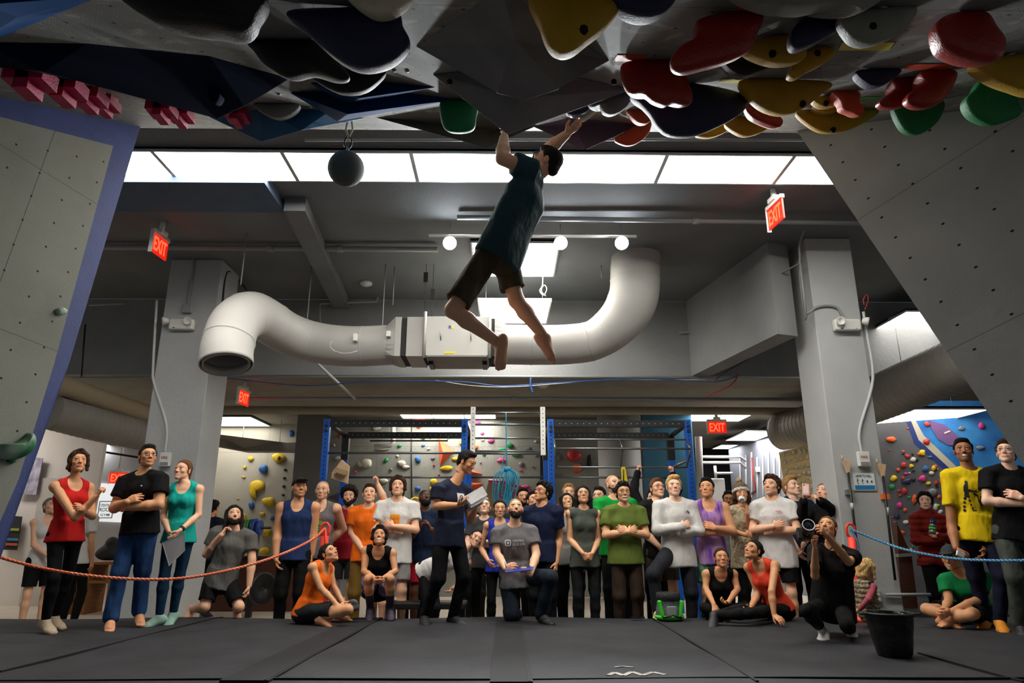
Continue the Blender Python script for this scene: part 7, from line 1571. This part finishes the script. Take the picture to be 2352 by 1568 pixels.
person('host', 'dark-haired commentator in a navy t-shirt reading from a stack of papers', 7.5, 1072, 1034, fz=0, yaw=42, look=(68, -22), skin='tan', hair=('short', 'black'), tp=('tee', 'navy3', '#1d2236'), bt=('pants', 'blackj', '#0b0b0e'), nk=(1040, 1112), pel=(1032, 1226), A=dict(e=W_(1002, 1162, -.15), w=W_(1052, 1160, -.32), f=(1080, 1148, -.36), n=(.3, 0, 1), c=.5), B=dict(e=W_(1080, 1195, .12), w=W_(1092, 1162, -.18), f=(1098, 1145, -.25), c=.8),
       LA=dict(a=W_(975, 1414, -.0), t=(985, 1430, -.35)), LB=dict(a=W_(1040, 1416, .05), t=(1075, 1424, -.1)), hem=.03, o=dict(stubble=.15, mouth='smile'))
person('peek', 'smiling girl leaning sideways out from behind the commentator', 8.35, 1095, 1213, H=1.6, sex='f', yaw=20, look=(10, 5), roll=25, skin='fair', hair=('bun', 'dark'), tp=('tank', 'white', '#c8c6c4'), bt=('leggings', 'black', '#0a0a0c'), nk=(1066, 1262), pel=(972, 1322, .2), A=dict(w=W_(1000, 1350, 0)), B=dict(w=W_(1040, 1350, .1)), LA=dict(pole=(0, 1, 0)), LB=dict(pole=(0, 1, 0)), o=dict(mouth='smile'))
person('kid', 'dark-haired face peeping over the shoulder of the woman with glasses', 9.7, 1093, 1174, sex='f', look=(10, 0), skin='tan', hair=('bun', 'black'), tp=('tee', 'grey3', '#55585c'), bt=blk, o=dict(handres=.008))
person('spec', 'pale woman with thin glasses in a dark grey printed t-shirt', 8.75, 1114, 1143, sex='f', look=(-4, 24), skin='pale', hair=('bun', 'lightbrown'), tp=('tee', 'dgrey3', '#37393b'), bt=('leggings', 'black', '#0a0a0c'), A='cross', B='cross', o=dict(glasses='wire'))
person('blue', 'young woman with royal blue straps between the glasses woman and the bearded man', 8.28, 1148, 1146, sex='f', look=(4, 4), skin='asian', hair=('pony', 'dark'), tp=('tank', 'royal', '#2436a8'), bt=('leggings', 'black', '#0a0a0c'), A=dict(w=W_(1122, 1288, -.1)), B=dict(w=W_(1160, 1288, -.1)))
person('knee', 'bearded man in a grey printed t-shirt down on one knee with a clipboard', 7.6, 1184, 1142, fz=0, H=1.78, yaw=5, look=(4, 24), skin='fair', hair=('buzz', 'brown'), tp=('tee', 'grey4', '#6a6769'), bt=('jeans', 'darkjean', '#1b232e'), nk=(1181, 1208), pel=(1186, 1322), A=dict(e=W_(1140, 1270, -.08), w=W_(1162, 1306, -.34), f=(1178, 1302, -.4), c=1.), B=dict(e=W_(1232, 1272, -.08), w=W_(1218, 1318, -.32), f=(1205, 1308, -.4), c=.9),
       LA=dict(k=W_(1176, 1412, -.10), a=W_(1186, 1412, .35)), LB=dict(k=W_(1264, 1326, -.22), a=W_(1244, 1410, -.12), t=(1278, 1424, -.35)), hem=.02, shoes=('shoe', '#26282a'), o=dict(beard=.009, bcol='dark', scalpa=.7, recede=.01))
person('bk1', 'dark-haired man with a short beard behind the kneeling man\'s head', 9.35, 1201, 1120, look=(8, 8), skin='tan', hair=('short', 'black'), tp=('tee', 'dgrey3', '#37393b'), bt=blk, o=dict(beard=.005))
person('bk2', 'young man in a slate blue t-shirt tucked behind the man in the navy polo', 8.85, 1224, 1128, look=(26, 18), skin='asian', hair=('short', 'black'), tp=('tee', 'slate', '#424c60'), bt=blk)
person('polo', 'young man with round glasses and dark tousled hair in a navy polo shirt', 8.32, 1247, 1106, yaw=-25, look=(-52, 16), skin='tan', hair=('messy', 'black'), tp=('tee', 'navy4', '#141c38'), bt=blk, A=dict(w=W_(1222, 1290, .1)), B=dict(e=W_(1285, 1232, .0), w=W_(1278, 1292, -.1)), o=dict(glasses='black'))
person('bk3', 'blond man standing behind the smiling dark-haired woman', 9.5, 1306, 1111, look=(-2, 12), skin='fair', hair=('short', 'sandy'), tp=('tee', 'red2', '#9c2228'), bt=blk)
person('smile', 'smiling woman with long black hair beside the woman in the olive top', 8.9, 1301, 1131, sex='f', look=(10, 22), skin='asian', hair=('long', 'black'), tp=('tee', 'grey5', '#8b8a88'), bt=('leggings', 'black', '#0a0a0c'), o=dict(mouth='smile'))
person('olive', 'woman with glasses and wavy black hair in an olive-grey sleeveless top, hands clasped', 8.32, 1338, 1114, sex='f', yaw=5, look=(0, 22), skin='asian', hair=('long', 'black'), tp=('sless', 'olivegrey', '#494f46'), bt=('leggings', 'charl', '#17191b'), A='clasp', B='clasp', hem=.03, o=dict(glasses='wire', hairlen=-.04))
person('bk4', 'dark-haired man looking left between the olive top and the green t-shirt', 9.2, 1376, 1117, look=(-32, 6), skin='fair', hair=('short', 'dark'), tp=('tee', 'grey3', '#55585c'), bt=blk)
person('green', 'bald bearded man in a bright green t-shirt with arms crossed', 8.85, 1408, 1089, look=(24, 18), skin='fair', hair=('buzz', 'lightbrown'), tp=('tee', 'green', '#109038'), bt=('pants', 'charc', '#1b1c1f'), A='cross', B='cross', bulk=1.05, o=dict(beard=.005, bcol='brown', recede=.03, scalpa=.5))
person('laugh', 'laughing man with black glasses in an olive t-shirt and brown trousers', 8.28, 1430, 1107, look=(4, 8), skin='asian', hair=('messy', 'black'), tp=('tee', 'olive', '#5a6a2c'), bt=('pants', 'brown', '#34271f'), A='crossr', B='cross', bulk=1.06, drape=.02, o=dict(glasses='black', mouth='laugh', headw=1.05))
person('reach', 'person in a black long-sleeved top hanging from the grip bar with both hands', 9.25, 1500, 1122, look=(-20, 5), skin='fair', hair=('short', 'dark'), tp=('long', 'black3', '#08080a'), bt=blk, A=dict(e=W_(1456, 1128, .1), w=W_(1464, 1085, .33), f=(1466, 1066, .33), c=1.4), B=dict(e=W_(1556, 1125, .1), w=W_(1545, 1088, .33), f=(1544, 1066, .33), c=1.4))
person('gl2', 'man with clear glasses in a black t-shirt behind the blond man', 8.8, 1508, 1098, look=(14, 14), skin='fair', hair=('short', 'lightbrown'), tp=('tee', 'blacktee', '#0a0a0c'), bt=('shorts', 'khaki', '#4a453c'), A='clasp', B='clasp', o=dict(glasses='grey'))
person('blond', 'blond man in a white long-sleeved shirt, arms crossed and one bare foot on the mat', 8.32, 1546, 1092, look=(-4, 12), skin='pale', hair=('side', 'blond'), tp=('long', 'whitels', '#cbc9c6'), bt=('pants', 'charc2', '#22242b'), A='crossr', B='crossr', hem=.07, drape=.01, LA=dict(k=W_(1500, 1318, -.34), a=W_(1511, 1402, -.3), t=(1505, 1420, -.6)), shoes=None, o=dict(watch=1, sleeve=.6) if False else dict(watch=-1))
person('tie', 'man in a purple tie-dye tank top and green patterned shorts, arms crossed', 8.4, 1622, 1097, look=(-28, 14), skin='tan', hair=('short', 'black'), tp=('tank', 'tiedye', '#6a3a98', dict(col2='#c9a0cf', vscale=9, detail=2, stretch=(1.4, 1, .35))), bt=('shorts', 'floral', '#2f6b4c', dict(col2='#8fb79a', vscale=26)), A='cross', B='cross', hem=.05, shoes=None, o=dict(arm=1.12))
person('bk5', 'bearded man with black glasses half hidden behind the woman in the bobble hat', 9.6, 1673, 1127, look=(-20, 5), skin='brown', hair=('short', 'black'), tp=('tee', 'grey3', '#55585c'), bt=blk, o=dict(glasses='black', beard=.009))
person('cup', 'woman in a bobble hat and cream knitted top drinking from a white cup', 8.62, 1700, 1110, sex='f', look=(-6, 6), skin='tan', hair=('long', 'brown'), tp=('sless', 'knit', '#b5a98c', dict(bump=1.0, bscale=26)), bt=('leggings', 'black', '#0a0a0c'), A=dict(e=W_(1670, 1215, -.02), w=W_(1712, 1228, -.25), fl=(1, -.1, .05), n=(0, -1, 0)), B=dict(e=W_(1722, 1222, -.06), w=W_(1716, 1178, -.25), f=(1708, 1148, -.22), n=(-1, -.2, 0), c=.9), hem=.06, drape=.01, o=dict(hat=('beanie', mat('knit_brown', '#6b5a44', .95, bump=1, bscale=60), mat('knit_white', '#d0ccc6', .95, bump=1, bscale=60)), hairlen=-.05))
person('tee2', 'brown-haired man in a white t-shirt with crossed arms, looking left', 8.35, 1770, 1091, yaw=-28, look=(-48, 14), skin='fair', hair=('messy', 'brown'), tp=('tee', 'white', '#cfcdca'), bt=('shorts', 'blackshort', '#0c0c0e'), A='crossr', B='crossr', hem=.08, drape=.015, shoes=('sock', '#c9c7c2'), o=dict(stubble=.12))
person('boy', 'fair-haired young man in a navy t-shirt with a mountain print', 8.85, 1814, 1093, look=(24, 12), skin='pale', hair=('side', 'sandy'), tp=('tee', 'navy5', '#13233f'), bt=blk, A=dict(e=W_(1800, 1215, 0), w=W_(1832, 1262, -.2), f=(1845, 1285, -.22)), B=dict(e=W_(1862, 1215, 0), w=W_(1845, 1252, -.25), f=(1835, 1285, -.25)), o=dict(watch=1))
person('film', 'red-haired woman in a black hooded top filming upwards with a phone', 8.3, 1890, 1108, sex='f', yaw=-30, look=(-52, 22), skin='fair', hair=('bun', 'ginger'), tp=('hood', 'blackhood', '#08080a'), bt=('leggings', 'black', '#0a0a0c'), A=dict(e=W_(1842, 1192, -.1), w=W_(1846, 1150, -.3), f=(1850, 1128, -.33), n=(1, .3, 0), c=.8), B=dict(e=W_(1928, 1182, -.12), w=W_(1884, 1150, -.35), f=(1862, 1130, -.38), n=(-1, .3, 0), c=.8))
person('sitb', 'woman in a black tank top sitting on the mat with one hand reaching forward', 7.85, 1655, 1257, fz=0, H=1.64, sex='f', look=(-6, 16), skin='olive', hair=('pony', 'brown'), tp=('tank', 'black2', '#0a0a0b'), bt=('leggings', 'black', '#0a0a0c'), nk=(1654, 1308), pel=(1648, 1402, .22), A=dict(e=W_(1621, 1350, -.02), w=W_(1640, 1388, -.3), f=(1646, 1416, -.38), n=(0, 0, -1), c=.25), B=dict(e=W_(1694, 1352, -.02), w=W_(1672, 1384, -.28), f=(1650, 1380, -.32), n=(0, 0, 1), c=.8),
       LA=dict(k=W_(1618, 1395, -.15), a=W_(1665, 1412, -.3)), LB=dict(k=W_(1712, 1392, -.1), a=W_(1660, 1410, -.15)))
person('coral', 'woman in a coral tank top sitting on the mat leaning on one hand', 7.5, 1728, 1238, fz=0, H=1.66, sex='f', yaw=-48, look=(-62, 26), skin='olive', hair=('bun', 'black'), tp=('tank', 'coral', '#e0452c'), bt=('leggings', 'black', '#0a0a0c'), nk=(1745, 1290), pel=(1788, 1396, .12), A=dict(e=W_(1742, 1362, .1), w=W_(1722, 1398, -.15), f=(1706, 1402, -.2)), B=dict(e=W_(1772, 1358, -.28), w=W_(1778, 1412, -.34), f=(1795, 1424, -.42), n=(0, 0, -1), c=.3), LA=dict(k=W_(1705, 1398, -.15), a=W_(1648, 1410, .0)), LB=dict(k=W_(1722, 1408, -.35), a=W_(1640, 1414, -.25)), hem=-.075, o=dict(arm=1.05, waist=.03))
person('photo', 'crouching photographer in black aiming a large camera upwards', 6.45, 1897, 1183, fz=0, H=1.72, sex='f', yaw=-32, look=(-38, 32), skin='tan', hair=('bun', 'lightbrown'), tp=('tee', 'black4', '#09090a'), bt=('leggings', 'black5', '#0b0b0c'), nk=(1915, 1258), pel=(1912, 1392, .12), A=dict(e=W_(1872, 1322, -.2), w=W_(1872, 1260, -.42), f=(1862, 1228, -.44), n=(1, 0, 1), c=.9), B=dict(e=W_(1950, 1290, -.2), w=W_(1898, 1228, -.40), f=(1878, 1205, -.45), n=(-1, 0, 0), c=.9),
       LA=dict(k=W_(1852, 1402, -.38), a=W_(1892, 1448, -.02), t=(1885, 1466, -.3)), LB=dict(k=W_(1945, 1436, -.42), a=W_(1955, 1445, .05)), shoes=('sock', '#c9c7c2'), bulk=1.05, drape=.015, o=dict(hs=.97, nobust=1))
person('kid2', 'toddler with curly blond hair in a patterned quilted vest and pink sleeves', 7.0, 1986, 1284, fz=0, H=.86, yaw=120, look=(112, 0), skin='pale', hair=('bob', 'blond'), tp=('long', 'pinksl', '#9a4a55'), bt=('leggings', 'pinkl', '#6d3a44'), nk=(1984, 1340), pel=(1992, 1386), A=dict(w=W_(1975, 1398, -.1)), B=dict(w=W_(2000, 1398, 0)), LA=dict(k=W_(2000, 1400, -.05), a=W_(1990, 1412, 0)), LB=dict(k=W_(2010, 1400, .05), a=W_(1995, 1412, .1)), o=dict(hs=1.75, nobust=1))
person('jack', 'short-haired woman in a dark red puffer jacket, arms crossed round a flask', 8.75, 2122, 1130, sex='f', look=(-34, 10), skin='pale', hair=('messy', 'black'), tp=('jacket', 'puffer', '#7c1f19'), bt=blk, A='cross', B='cross', o=dict(nobust=1))
person('seatg', 'grinning man in a flat dark cap and green t-shirt sitting cross-legged', 7.25, 2178, 1252, fz=0, H=1.7, yaw=-38, look=(-48, -6), skin='tan', hair=('buzz', 'dark'), tp=('tee', 'green2', '#0f7a44'), bt=('shorts', 'blackshort', '#0c0c0e'), nk=(2212, 1318), pel=(2240, 1398, .15), A=dict(e=W_(2180, 1378, .05), w=W_(2168, 1404, -.2), f=(2150, 1415, -.25), c=.8), B=dict(e=W_(2246, 1378, -.2), w=W_(2185, 1404, -.32), f=(2162, 1414, -.33), c=.8),
       LA=dict(k=W_(2128, 1398, .0), a=W_(2186, 1418, -.25), t=(2150, 1424, -.3)), LB=dict(k=W_(2228, 1412, -.42), a=W_(2165, 1420, -.2), t=(2200, 1426, -.3)), shoes=None, o=dict(mouth='smile', short=.75, hat=('cap', mat('cap_slate', '#20272b', .8))))
person('yellow', 'smiling man in a yellow t-shirt with a black figure print at the right', 6.95, 2208, 1007, fz=0, yaw=-12, look=(-32, 10), skin='brown', hair=('short', 'black'), tp=('tee', 'yellow', '#e3c410'), bt=('pants', 'nightblue', '#10142a'), nk=(2226, 1080), pel=(2240, 1212), A=dict(e=W_(2186, 1208, .02), w=W_(2196, 1258, -.1), f=(2212, 1282, -.12), c=1.1), B=dict(e=W_(2274, 1210, .05), w=W_(2262, 1262, -.1), f=(2252, 1292, -.15), c=.5), LA=dict(a=W_(2262, 1424, .15), t=(2250, 1440, 0)), LB=dict(a=W_(2296, 1426, -.1), t=(2312, 1446, -.4)), hem=.03, shoes=('sock', '#d88a1e'), o=dict(mouth='smile', stubble=.35))
person('legs', 'man in black shorts hidden behind the bespectacled man at the right edge', 8.0, 2326, 1092, fz=0, H=1.62, look=(-30, 10), skin='tan', hair=('short', 'dark'), tp=('tee', 'dgrey3', '#37393b'), bt=('shorts', 'blackshort', '#0c0c0e'))
person('edge', 'young man with glasses in a black t-shirt and faded grey jeans at the right edge', 6.6, 2306, 1010, fz=0, yaw=-15, look=(-46, 16), skin='pale', hair=('side', 'brown'), tp=('tee', 'blacktee', '#0a0a0c'), bt=('jeans', 'greyjean', '#3f443e', dict(var=.3, vscale=8)), nk=(2318, 1078), pel=(2330, 1215), A='cross', B='cross', hem=.02, o=dict(glasses='wire'))
# the climber in mid-air
person('climber', 'barefoot climber in mid-air, in a dark t-shirt and shorts, arms flung up to the holds', 4.45, 1254, 340, fz=1.8, H=1.78, yaw=-118, look=(-98, 22), skin='fair', hair=('short', 'dark'), tp=('tee', 'climbtee', '#2c4950'), bt=('shorts', 'camo', '#3a352b', dict(col2='#564a39', vscale=9)), nk=(1228, 402, 0), pel=(1150, 578, 0),
       A=dict(sh=(1236, 402, .16), e=W_(1260, 342, .14), w=W_(1302, 308, .0), f=(1330, 284, -.06), n=(.2, .3, 1), c=.25), B=dict(sh=(1214, 398, -.14), e=W_(1154, 364, -.24), w=W_(1158, 314, -.06), f=(1162, 290, .0), n=(.3, 1, 0), c=.5),
       LA=dict(k=W_(1186, 690, .12), a=W_(1252, 776, .22), t=(1292, 826, .25)), LB=dict(k=W_(1040, 712, -.14), a=W_(1146, 788, .02), t=(1138, 842, .05)), shoes=None, res=.0085, bulk=1.1, drape=.012, hem=-.01, o=dict(hres=.004, handres=.004, free=1, short=.92, arm=1.1))
# ------------------------------------------------------------------ things people hold
M_paper = mat('paper', '#e4e4e2', .7); M_ink = mat('ink', '#16181c', .7)
def sheet(pts, Y, label, n=1, th=.002, name='paper_sheet', m=M_paper, cat='paper'):
    q = [P(x, y, Y+(d[0] if d else 0)) for x, y, *d in pts]; nn = (q[1]-q[0]).cross(q[2]-q[0]).normalized(); return tag(MB().prism(q, nn*th).build(name, m), label, cat)
sheet([(372, 1246), (424, 1222, -.03), (425, 1264, .03), (388, 1300, .03)], 7.08, 'white sheet of paper in the hand of the woman in the teal top')
sheet([(1066, 1140), (1108, 1116, .1), (1120, 1136, .12), (1082, 1158, .02)], 7.12, 'loose white sheet curling on top of the commentator\'s papers')
sheet([(1072, 1152), (1112, 1136, .1), (1122, 1144, .12), (1082, 1166, .02)], 7.14, 'white stack of papers in the commentator\'s hands', th=.012, name='paper_stack')
sheet([(1074, 1160), (1116, 1144, .1), (1104, 1160, .1), (1076, 1176, .02)], 7.16, 'grey sheet hanging under the commentator\'s papers', m=mat('paper_grey', '#8f9092', .7))
t = sheet([(1162, 1304), (1226, 1300), (1224, 1308, -.16), (1160, 1314, -.16)], 7.28, 'blue clipboard held by the kneeling bearded man', th=.006, name='clipboard', m=mat('clip_blue', '#1c2f86', .4), cat='clipboard')
q = P(1205, 1299, 7.27); MB().box(q, (.11, .02, .012)).build('clip', M_steel, t)
tag(MB().tube([P(1158, 1284, 7.2), P(1163, 1304, 7.2)], .006, 8).build('pen', M_paper), 'white pen in the kneeling bearded man\'s right hand', 'pen')
# cup, phone, camera, flask, ear defenders
q = P(1704, 1147, 8.36); d = (q-PEOPLE['cup']['hc']).normalized(); R = frame(d) @ Matrix.Rotation(PI/2, 3, 'X')
t = thing('drinking_cup', 'white cup at the mouth of the woman in the bobble hat', 'cup', q); MB().lathe(q, [(.001, -.05), (.040, -.05), (.030, .05), (.027, .05), (.036, -.045)], 20, M_whitep, R).build('cup_body', M_whitep, t); MB().lathe(q, [(.02, .0505), (.026, .052), (.028, .047)], 18, mat('cup_base', '#77787a', .5), R).build('base_rim', None, t)
MB().lathe(q, [(.001, .046), (.028, .046)], 18, mat('cup_bottom', '#a9a9a8', .5), R).build('cup_bottom', None, t)
q = P(1851, 1124, 7.95); t = thing('mobile_phone', 'pink-cased phone held up by the red-haired woman', 'phone', q); Rp = rz(-20) @ Matrix.Rotation(-.25, 3, 'X') @ Matrix.Rotation(.1, 3, 'Y')
MB().box(q, (.078, .009, .14), Rp).build('case', mat('pink_case', '#cf9a95', .4), t, bevel=.006); MB().box(q+Rp @ V(0, -.006, 0), (.055, .003, .10), Rp).build('back_window', mat('pale_pink', '#e3c4bf', .3), t); MB().ball(q+Rp @ V(-.02, -.007, .05), .008, M_black, 8).build('camera_lens', M_black, t)
q = P(1857, 1206, 5.92); d = V(-.22, -.90, .36).normalized(); Rc = frame(d); t = thing('camera', 'large black camera with a wide lens aimed up by the crouching photographer', 'camera', q)
Rl = Rc @ Matrix.Rotation(-PI/2, 3, 'X'); bk = q-d*.17
MB().box(bk-d*.03, (.14, .07, .105), Rc).box(bk-d*.03+Rc @ V(0, 0, .065), (.06, .06, .035), Rc).build('body', M_black, t, bevel=.008)
MB().lathe(q, [(.036, .17), (.040, .12), (.044, .07), (.052, .05), (.054, .0), (.050, -.012), (.046, -.008), (.044, .01)], 32, mat('lens_barrel', '#0d0d0f', .35), Rl).build('lens', None, t)
MB().lathe(q, [(.001, -.004), (.030, -.002), (.044, .006)], 28, mat('lens_glass', '#1c2030', .05, spec=1.0), Rl).build('front_glass', None, t); MB().lathe(q, [(.043, -.011), (.047, -.0145), (.052, -.0125)], 32, mat('lens_ring', '#d9dbdd', .3), Rl).build('lens_ring', None, t)
MB().tube(cubic([bk+Rc @ V(.08, 0, 0), P(1915, 1240, 6.1), P(1905, 1262, 6.15), P(1885, 1250, 6.05), bk-Rc @ V(.07, 0, 0)], 6), .006, 6).build('strap', M_black, t)
q0, q1 = P(2141, 1226, 8.42), P(2143, 1192, 8.42); dd = (q1-q0); t = thing('drinks_flask', 'steel flask with a lime band and dark lid tucked in the red jacket\'s crossed arms', 'flask', q0)
MB().tube([q0, q0+dd*.3], .036, 16).tube([q0+dd*.45, q0+dd*.68], .036, 16).build('steel_body', M_steel, t); MB().tube([q0+dd*.3, q0+dd*.45], .038, 16).build('lime_band', mat('lime_fabric', '#3fd12a', .6), t); MB().tube([q0+dd*.68, q0+dd*.78, q0+dd*1.05], [.037, .030, .026], 16).build('lid', mat('lid_navy', '#1a2440', .4), t)
p = PEOPLE['phones']; g = lambda v: p['hc']+p['R'] @ (Vector(v)*p['s']); t = thing('ear_defenders', 'yellow ear defenders on the head behind the white t-shirt', 'ear defenders', g((0, 0, .13)))
MB().tube([g((.09*math.cos(a), .01, .02+.115*math.sin(a))) for a in [PI*k/16 for k in range(17)]], .014*p['s'], 8).build('headband', mat('def_yellow', '#e8d512', .4), t)
for x in (-1, 1): MB().ball(g((x*.092, .008, -.005)), (.028, .038, .045), M_black, 14, p['R']).build('ear_cup', M_black, t)
q = P(2206, 1272, 6.78); tag(MB().box(q, (.075, .02, .05), Matrix.Rotation(.4, 3, 'Y')).build('folded_paper', M_paper, bevel=.004), 'small folded white paper in the hand of the man in yellow', 'paper')
F_ = Field(np.array(P(808, 1388, 7.45))-.22, np.array(P(808, 1388, 7.45))+.22, .009); q = P(806, 1392, 7.45); F_.ell(q, (.085, .07, .055)); F_.ell(q+V(-.05, 0, -.01), (.06, .06, .035)); F_.ell(q+V(.02, 0, .03), (.05, .05, .035)); F_.noise(.008, 60, 5)
tag(field_obj('bundled_cloth', F_, mat('grey_fabric', '#4b4a4b', .9, bump=.6, bscale=14), None), 'bundled dark grey jacket beside the seated girl in orange', 'clothing')
F_ = Field(np.array(P(250, 1250, 10.9))-.5, np.array(P(250, 1250, 10.9))+.5, .02); q = P(248, 1268, 11.3); F_.ell(q, (.16, .15, .13)); F_.ell(q+V(.06, 0, .13), (.11, .1, .1)); F_.noise(.02, 25, 5)
tag(field_obj('backpack', F_, mat('bag_dark', '#1f2022', .8, bump=.5, bscale=12), None), 'dark backpack heaped on the orange wooden shelf', 'bag')

# ------------------------------------------------------------------ prints on clothes
S_ = PEOPLE
C_or = mat('print_orange', '#e8941e', .8); C_wh = mat('print_white', '#c9cacc', .8); C_bk = mat('print_black', '#15161a', .8); C_gr = mat('print_green', '#6fae4a', .8); C_rd = mat('print_red', '#c4483a', .8); C_tl = mat('print_teal', '#2b8a96', .8); C_sand = mat('print_sand', '#c99a5c', .8); C_pk = mat('print_pink', '#c98f8c', .8)
def rr(p, x, y, w_, h_, m, nm='printed_logo', off=.004): v, f = grid2(w_, h_); return decal(p, v, f, (x, y), m, nm, off)
p = S_['white']; rr(p, .0, -.215, .115, .135, C_or); textd(p, 'ngoldi', .028, (0, -.205), C_rd, wid=.10); decal(p, *poly2([(-.015+.015*math.cos(a), -.0+.015*math.sin(a)) for a in [2*PI*k/12 for k in range(12)]]), (.015, -.255), C_rd, off=.006)
p = S_['host']; rr(p, .03, -.155, .115, .125, C_wh); v, f = ringp([(.03*math.cos(a), .040*math.sin(a)) for a in [2*PI*k/20 for k in range(20)]], .008); decal(p, v, f, (.03, -.155), C_bk, off=.006)
decal(p, [(-.012, -.03), (.012, -.02), (.020, .012), (.004, .03), (-.014, .01)], [(0, 1, 2, 3, 4)], (.03, -.155), C_bk, off=.007)
for k, cy in (('knee', -.165), ('spec', -.20)):
    p = S_[k]; v, f = ringp([(.026*math.copysign(abs(math.cos(a))**.5, math.cos(a)), .028*math.copysign(abs(math.sin(a))**.5, math.sin(a))) for a in [2*PI*i/24 for i in range(24)]], .011); decal(p, v, f, (-.085 if k == 'knee' else -.06, cy), C_wh, off=.005)
    decal(p, [(-.008, -.016), (.010, -.010), (.012, .008), (0, .016), (-.010, .004)], [(0, 1, 2, 3, 4)], (-.085 if k == 'knee' else -.06, cy), C_wh, off=.005)
    textd(p, 'CENTRAL', .026, (.025, cy+.016), C_wh, wid=.125); textd(p, 'ROCK GYM', .026, (.025, cy-.018), C_wh, wid=.125)
p = S_['blond']
for i, t_ in enumerate(('THE', 'NORTH', 'FACE')): textd(p, t_, .008, (.085, -.115-.012*i), C_bk, wid=(.018, .028, .022)[i], bold=.02)
for i in range(3): v = [((.010+.010*i)*math.cos(a), (.010+.010*i)*math.sin(a)) for a in [PI/2*k/8 for k in range(9)]]+[((.016+.010*i)*math.cos(a), (.016+.010*i)*math.sin(a)) for a in [PI/2*k/8 for k in range(9)]]; decal(p, v, [(k, k+1, k+10, k+9) for k in range(8)], (.105, -.14), C_bk)
p = S_['boy']; textd(p, 'A', .055, (.0, -.14), C_wh, wid=.055)
for x in (-.07, .07): rr(p, x, -.14, .035, .006, C_wh)
decal(p, [(-.075, -.08), (.075, -.08), (0, .11)], [(0, 1, 2)], (0, -.30), C_sand); decal(p, [(-.06, -.08), (.06, -.08), (.0, .06)], [(0, 1, 2)], (0, -.30), C_tl, off=.006); decal(p, [(-.03, -.01), (.0, .06), (.03, -.01), (.012, .0), (0, -.012), (-.014, .004)], [(0, 1, 2, 3, 4, 5)], (0, -.30), C_wh, off=.008)
p = S_['yellow']; F2 = [((.0, .145), .016), ((-.005, .118), .018), ((-.012, .095), .022), ((-.012, .07), .024), ((-.008, .045), .022), ((-.012, .02), .017), ((-.02, -.01), .014), ((-.024, -.05), .012), ((-.026, -.09), .012), ((-.026, -.125), .014), ((.006, .01), .014), ((.014, -.03), .011), ((.024, -.07), .010), ((.036, -.105), .011)]
for (x, y), r_ in F2: decal(p, *poly2([(x-.03+r_*math.cos(a)*.8, y+r_*1.15*math.sin(a)) for a in [2*PI*k/10 for k in range(10)]]), (-.055, -.27), C_bk, 'printed_figure')
for a, b, w_ in (((-.03, .07), (.03, .055), .010), ((.03, .055), (.05, .075), .006), ((.02, .04), (.055, .02), .010), ((.045, .05), (.085, .075), .004), ((.055, .03), (.062, -.02), .005), ((.062, -.02), (.085, -.07), .008), ((.09, .02), (.082, -.04), .010), ((.08, -.06), (.092, -.10), .005), ((-.0, -.125), (.04, -.12), .004)):
    dx, dy = b[0]-a[0], b[1]-a[1]; L = math.hypot(dx, dy); nx, ny = -dy/L*w_, dx/L*w_; decal(p, [(a[0]-nx, a[1]-ny), (a[0]+nx, a[1]+ny), (b[0]+nx, b[1]+ny), (b[0]-nx, b[1]-ny)], [(0, 1, 2, 3)], (-.055, -.27), C_bk, 'printed_figure')
p = S_['bald']; decal(p, *poly2([(.05*math.cos(a), .022*math.sin(a)) for a in [2*PI*k/14 for k in range(14)]]), (0, -.165), C_rd); decal(p, *poly2([(.07*math.cos(a), .035*math.sin(a)) for a in [2*PI*k/14 for k in range(14)]]), (0, -.22), C_gr)
for i in range(3): rr(p, 0, -.27-.03*i, .11, .016, C_gr)
p = S_['orange']; rr(p, .10, -.15, .02, .028, C_wh)
p = S_['tee2']; rr(p, .06, -.12, .06, .012, C_pk); rr(p, .07, -.14, .05, .010, C_pk)
p = S_['jeans']; rr(p, .07, -.13, .014, .012, C_wh)
p = S_['seatg']; decal(p, *poly2([(.05*math.cos(a), .028*math.sin(a)) for a in [2*PI*k/14 for k in range(14)]]), (-.01, -.20), C_rd); decal(p, *poly2([(.035*math.cos(a)+.02, .03*math.sin(a)) for a in [2*PI*k/14 for k in range(14)]]), (.0, -.24), C_wh, off=.006)
# toddler's vest
p = S_['kid2']; s = p['s']; F_ = Field(np.array(p['pv'])-.25, np.array(p['pv'])+.32, .008); F_.cone(p['pv']-p['tu']*.10*s, p['nb']-p['tu']*.06*s, .20*s, .185*s, .02, lat=p['lat'], ya=.17*s, yb=.15*s, e=.03*s); F_.cone(p['nb']-p['tu']*.1*s, p['nb']+p['tu']*.07*s, .12*s, .11*s, .02)
for sd in (-1, 1): F_.ell(p['sh'][sd]+p['lat']*sd*.05*s, (.10*s, .14*s, .14*s), None, .01, '-')
zz = F_.ax[2][None, None, :]; F_.g += (.007-.012*np.abs(np.sin(zz*PI/.045))).astype(np.float32)
field_obj('quilted_vest', F_, mat('vest_print', '#a08e70', .8, col2='#3d3328', vscale=38, detail=3, bump=.5, bscale=30), p['root'])
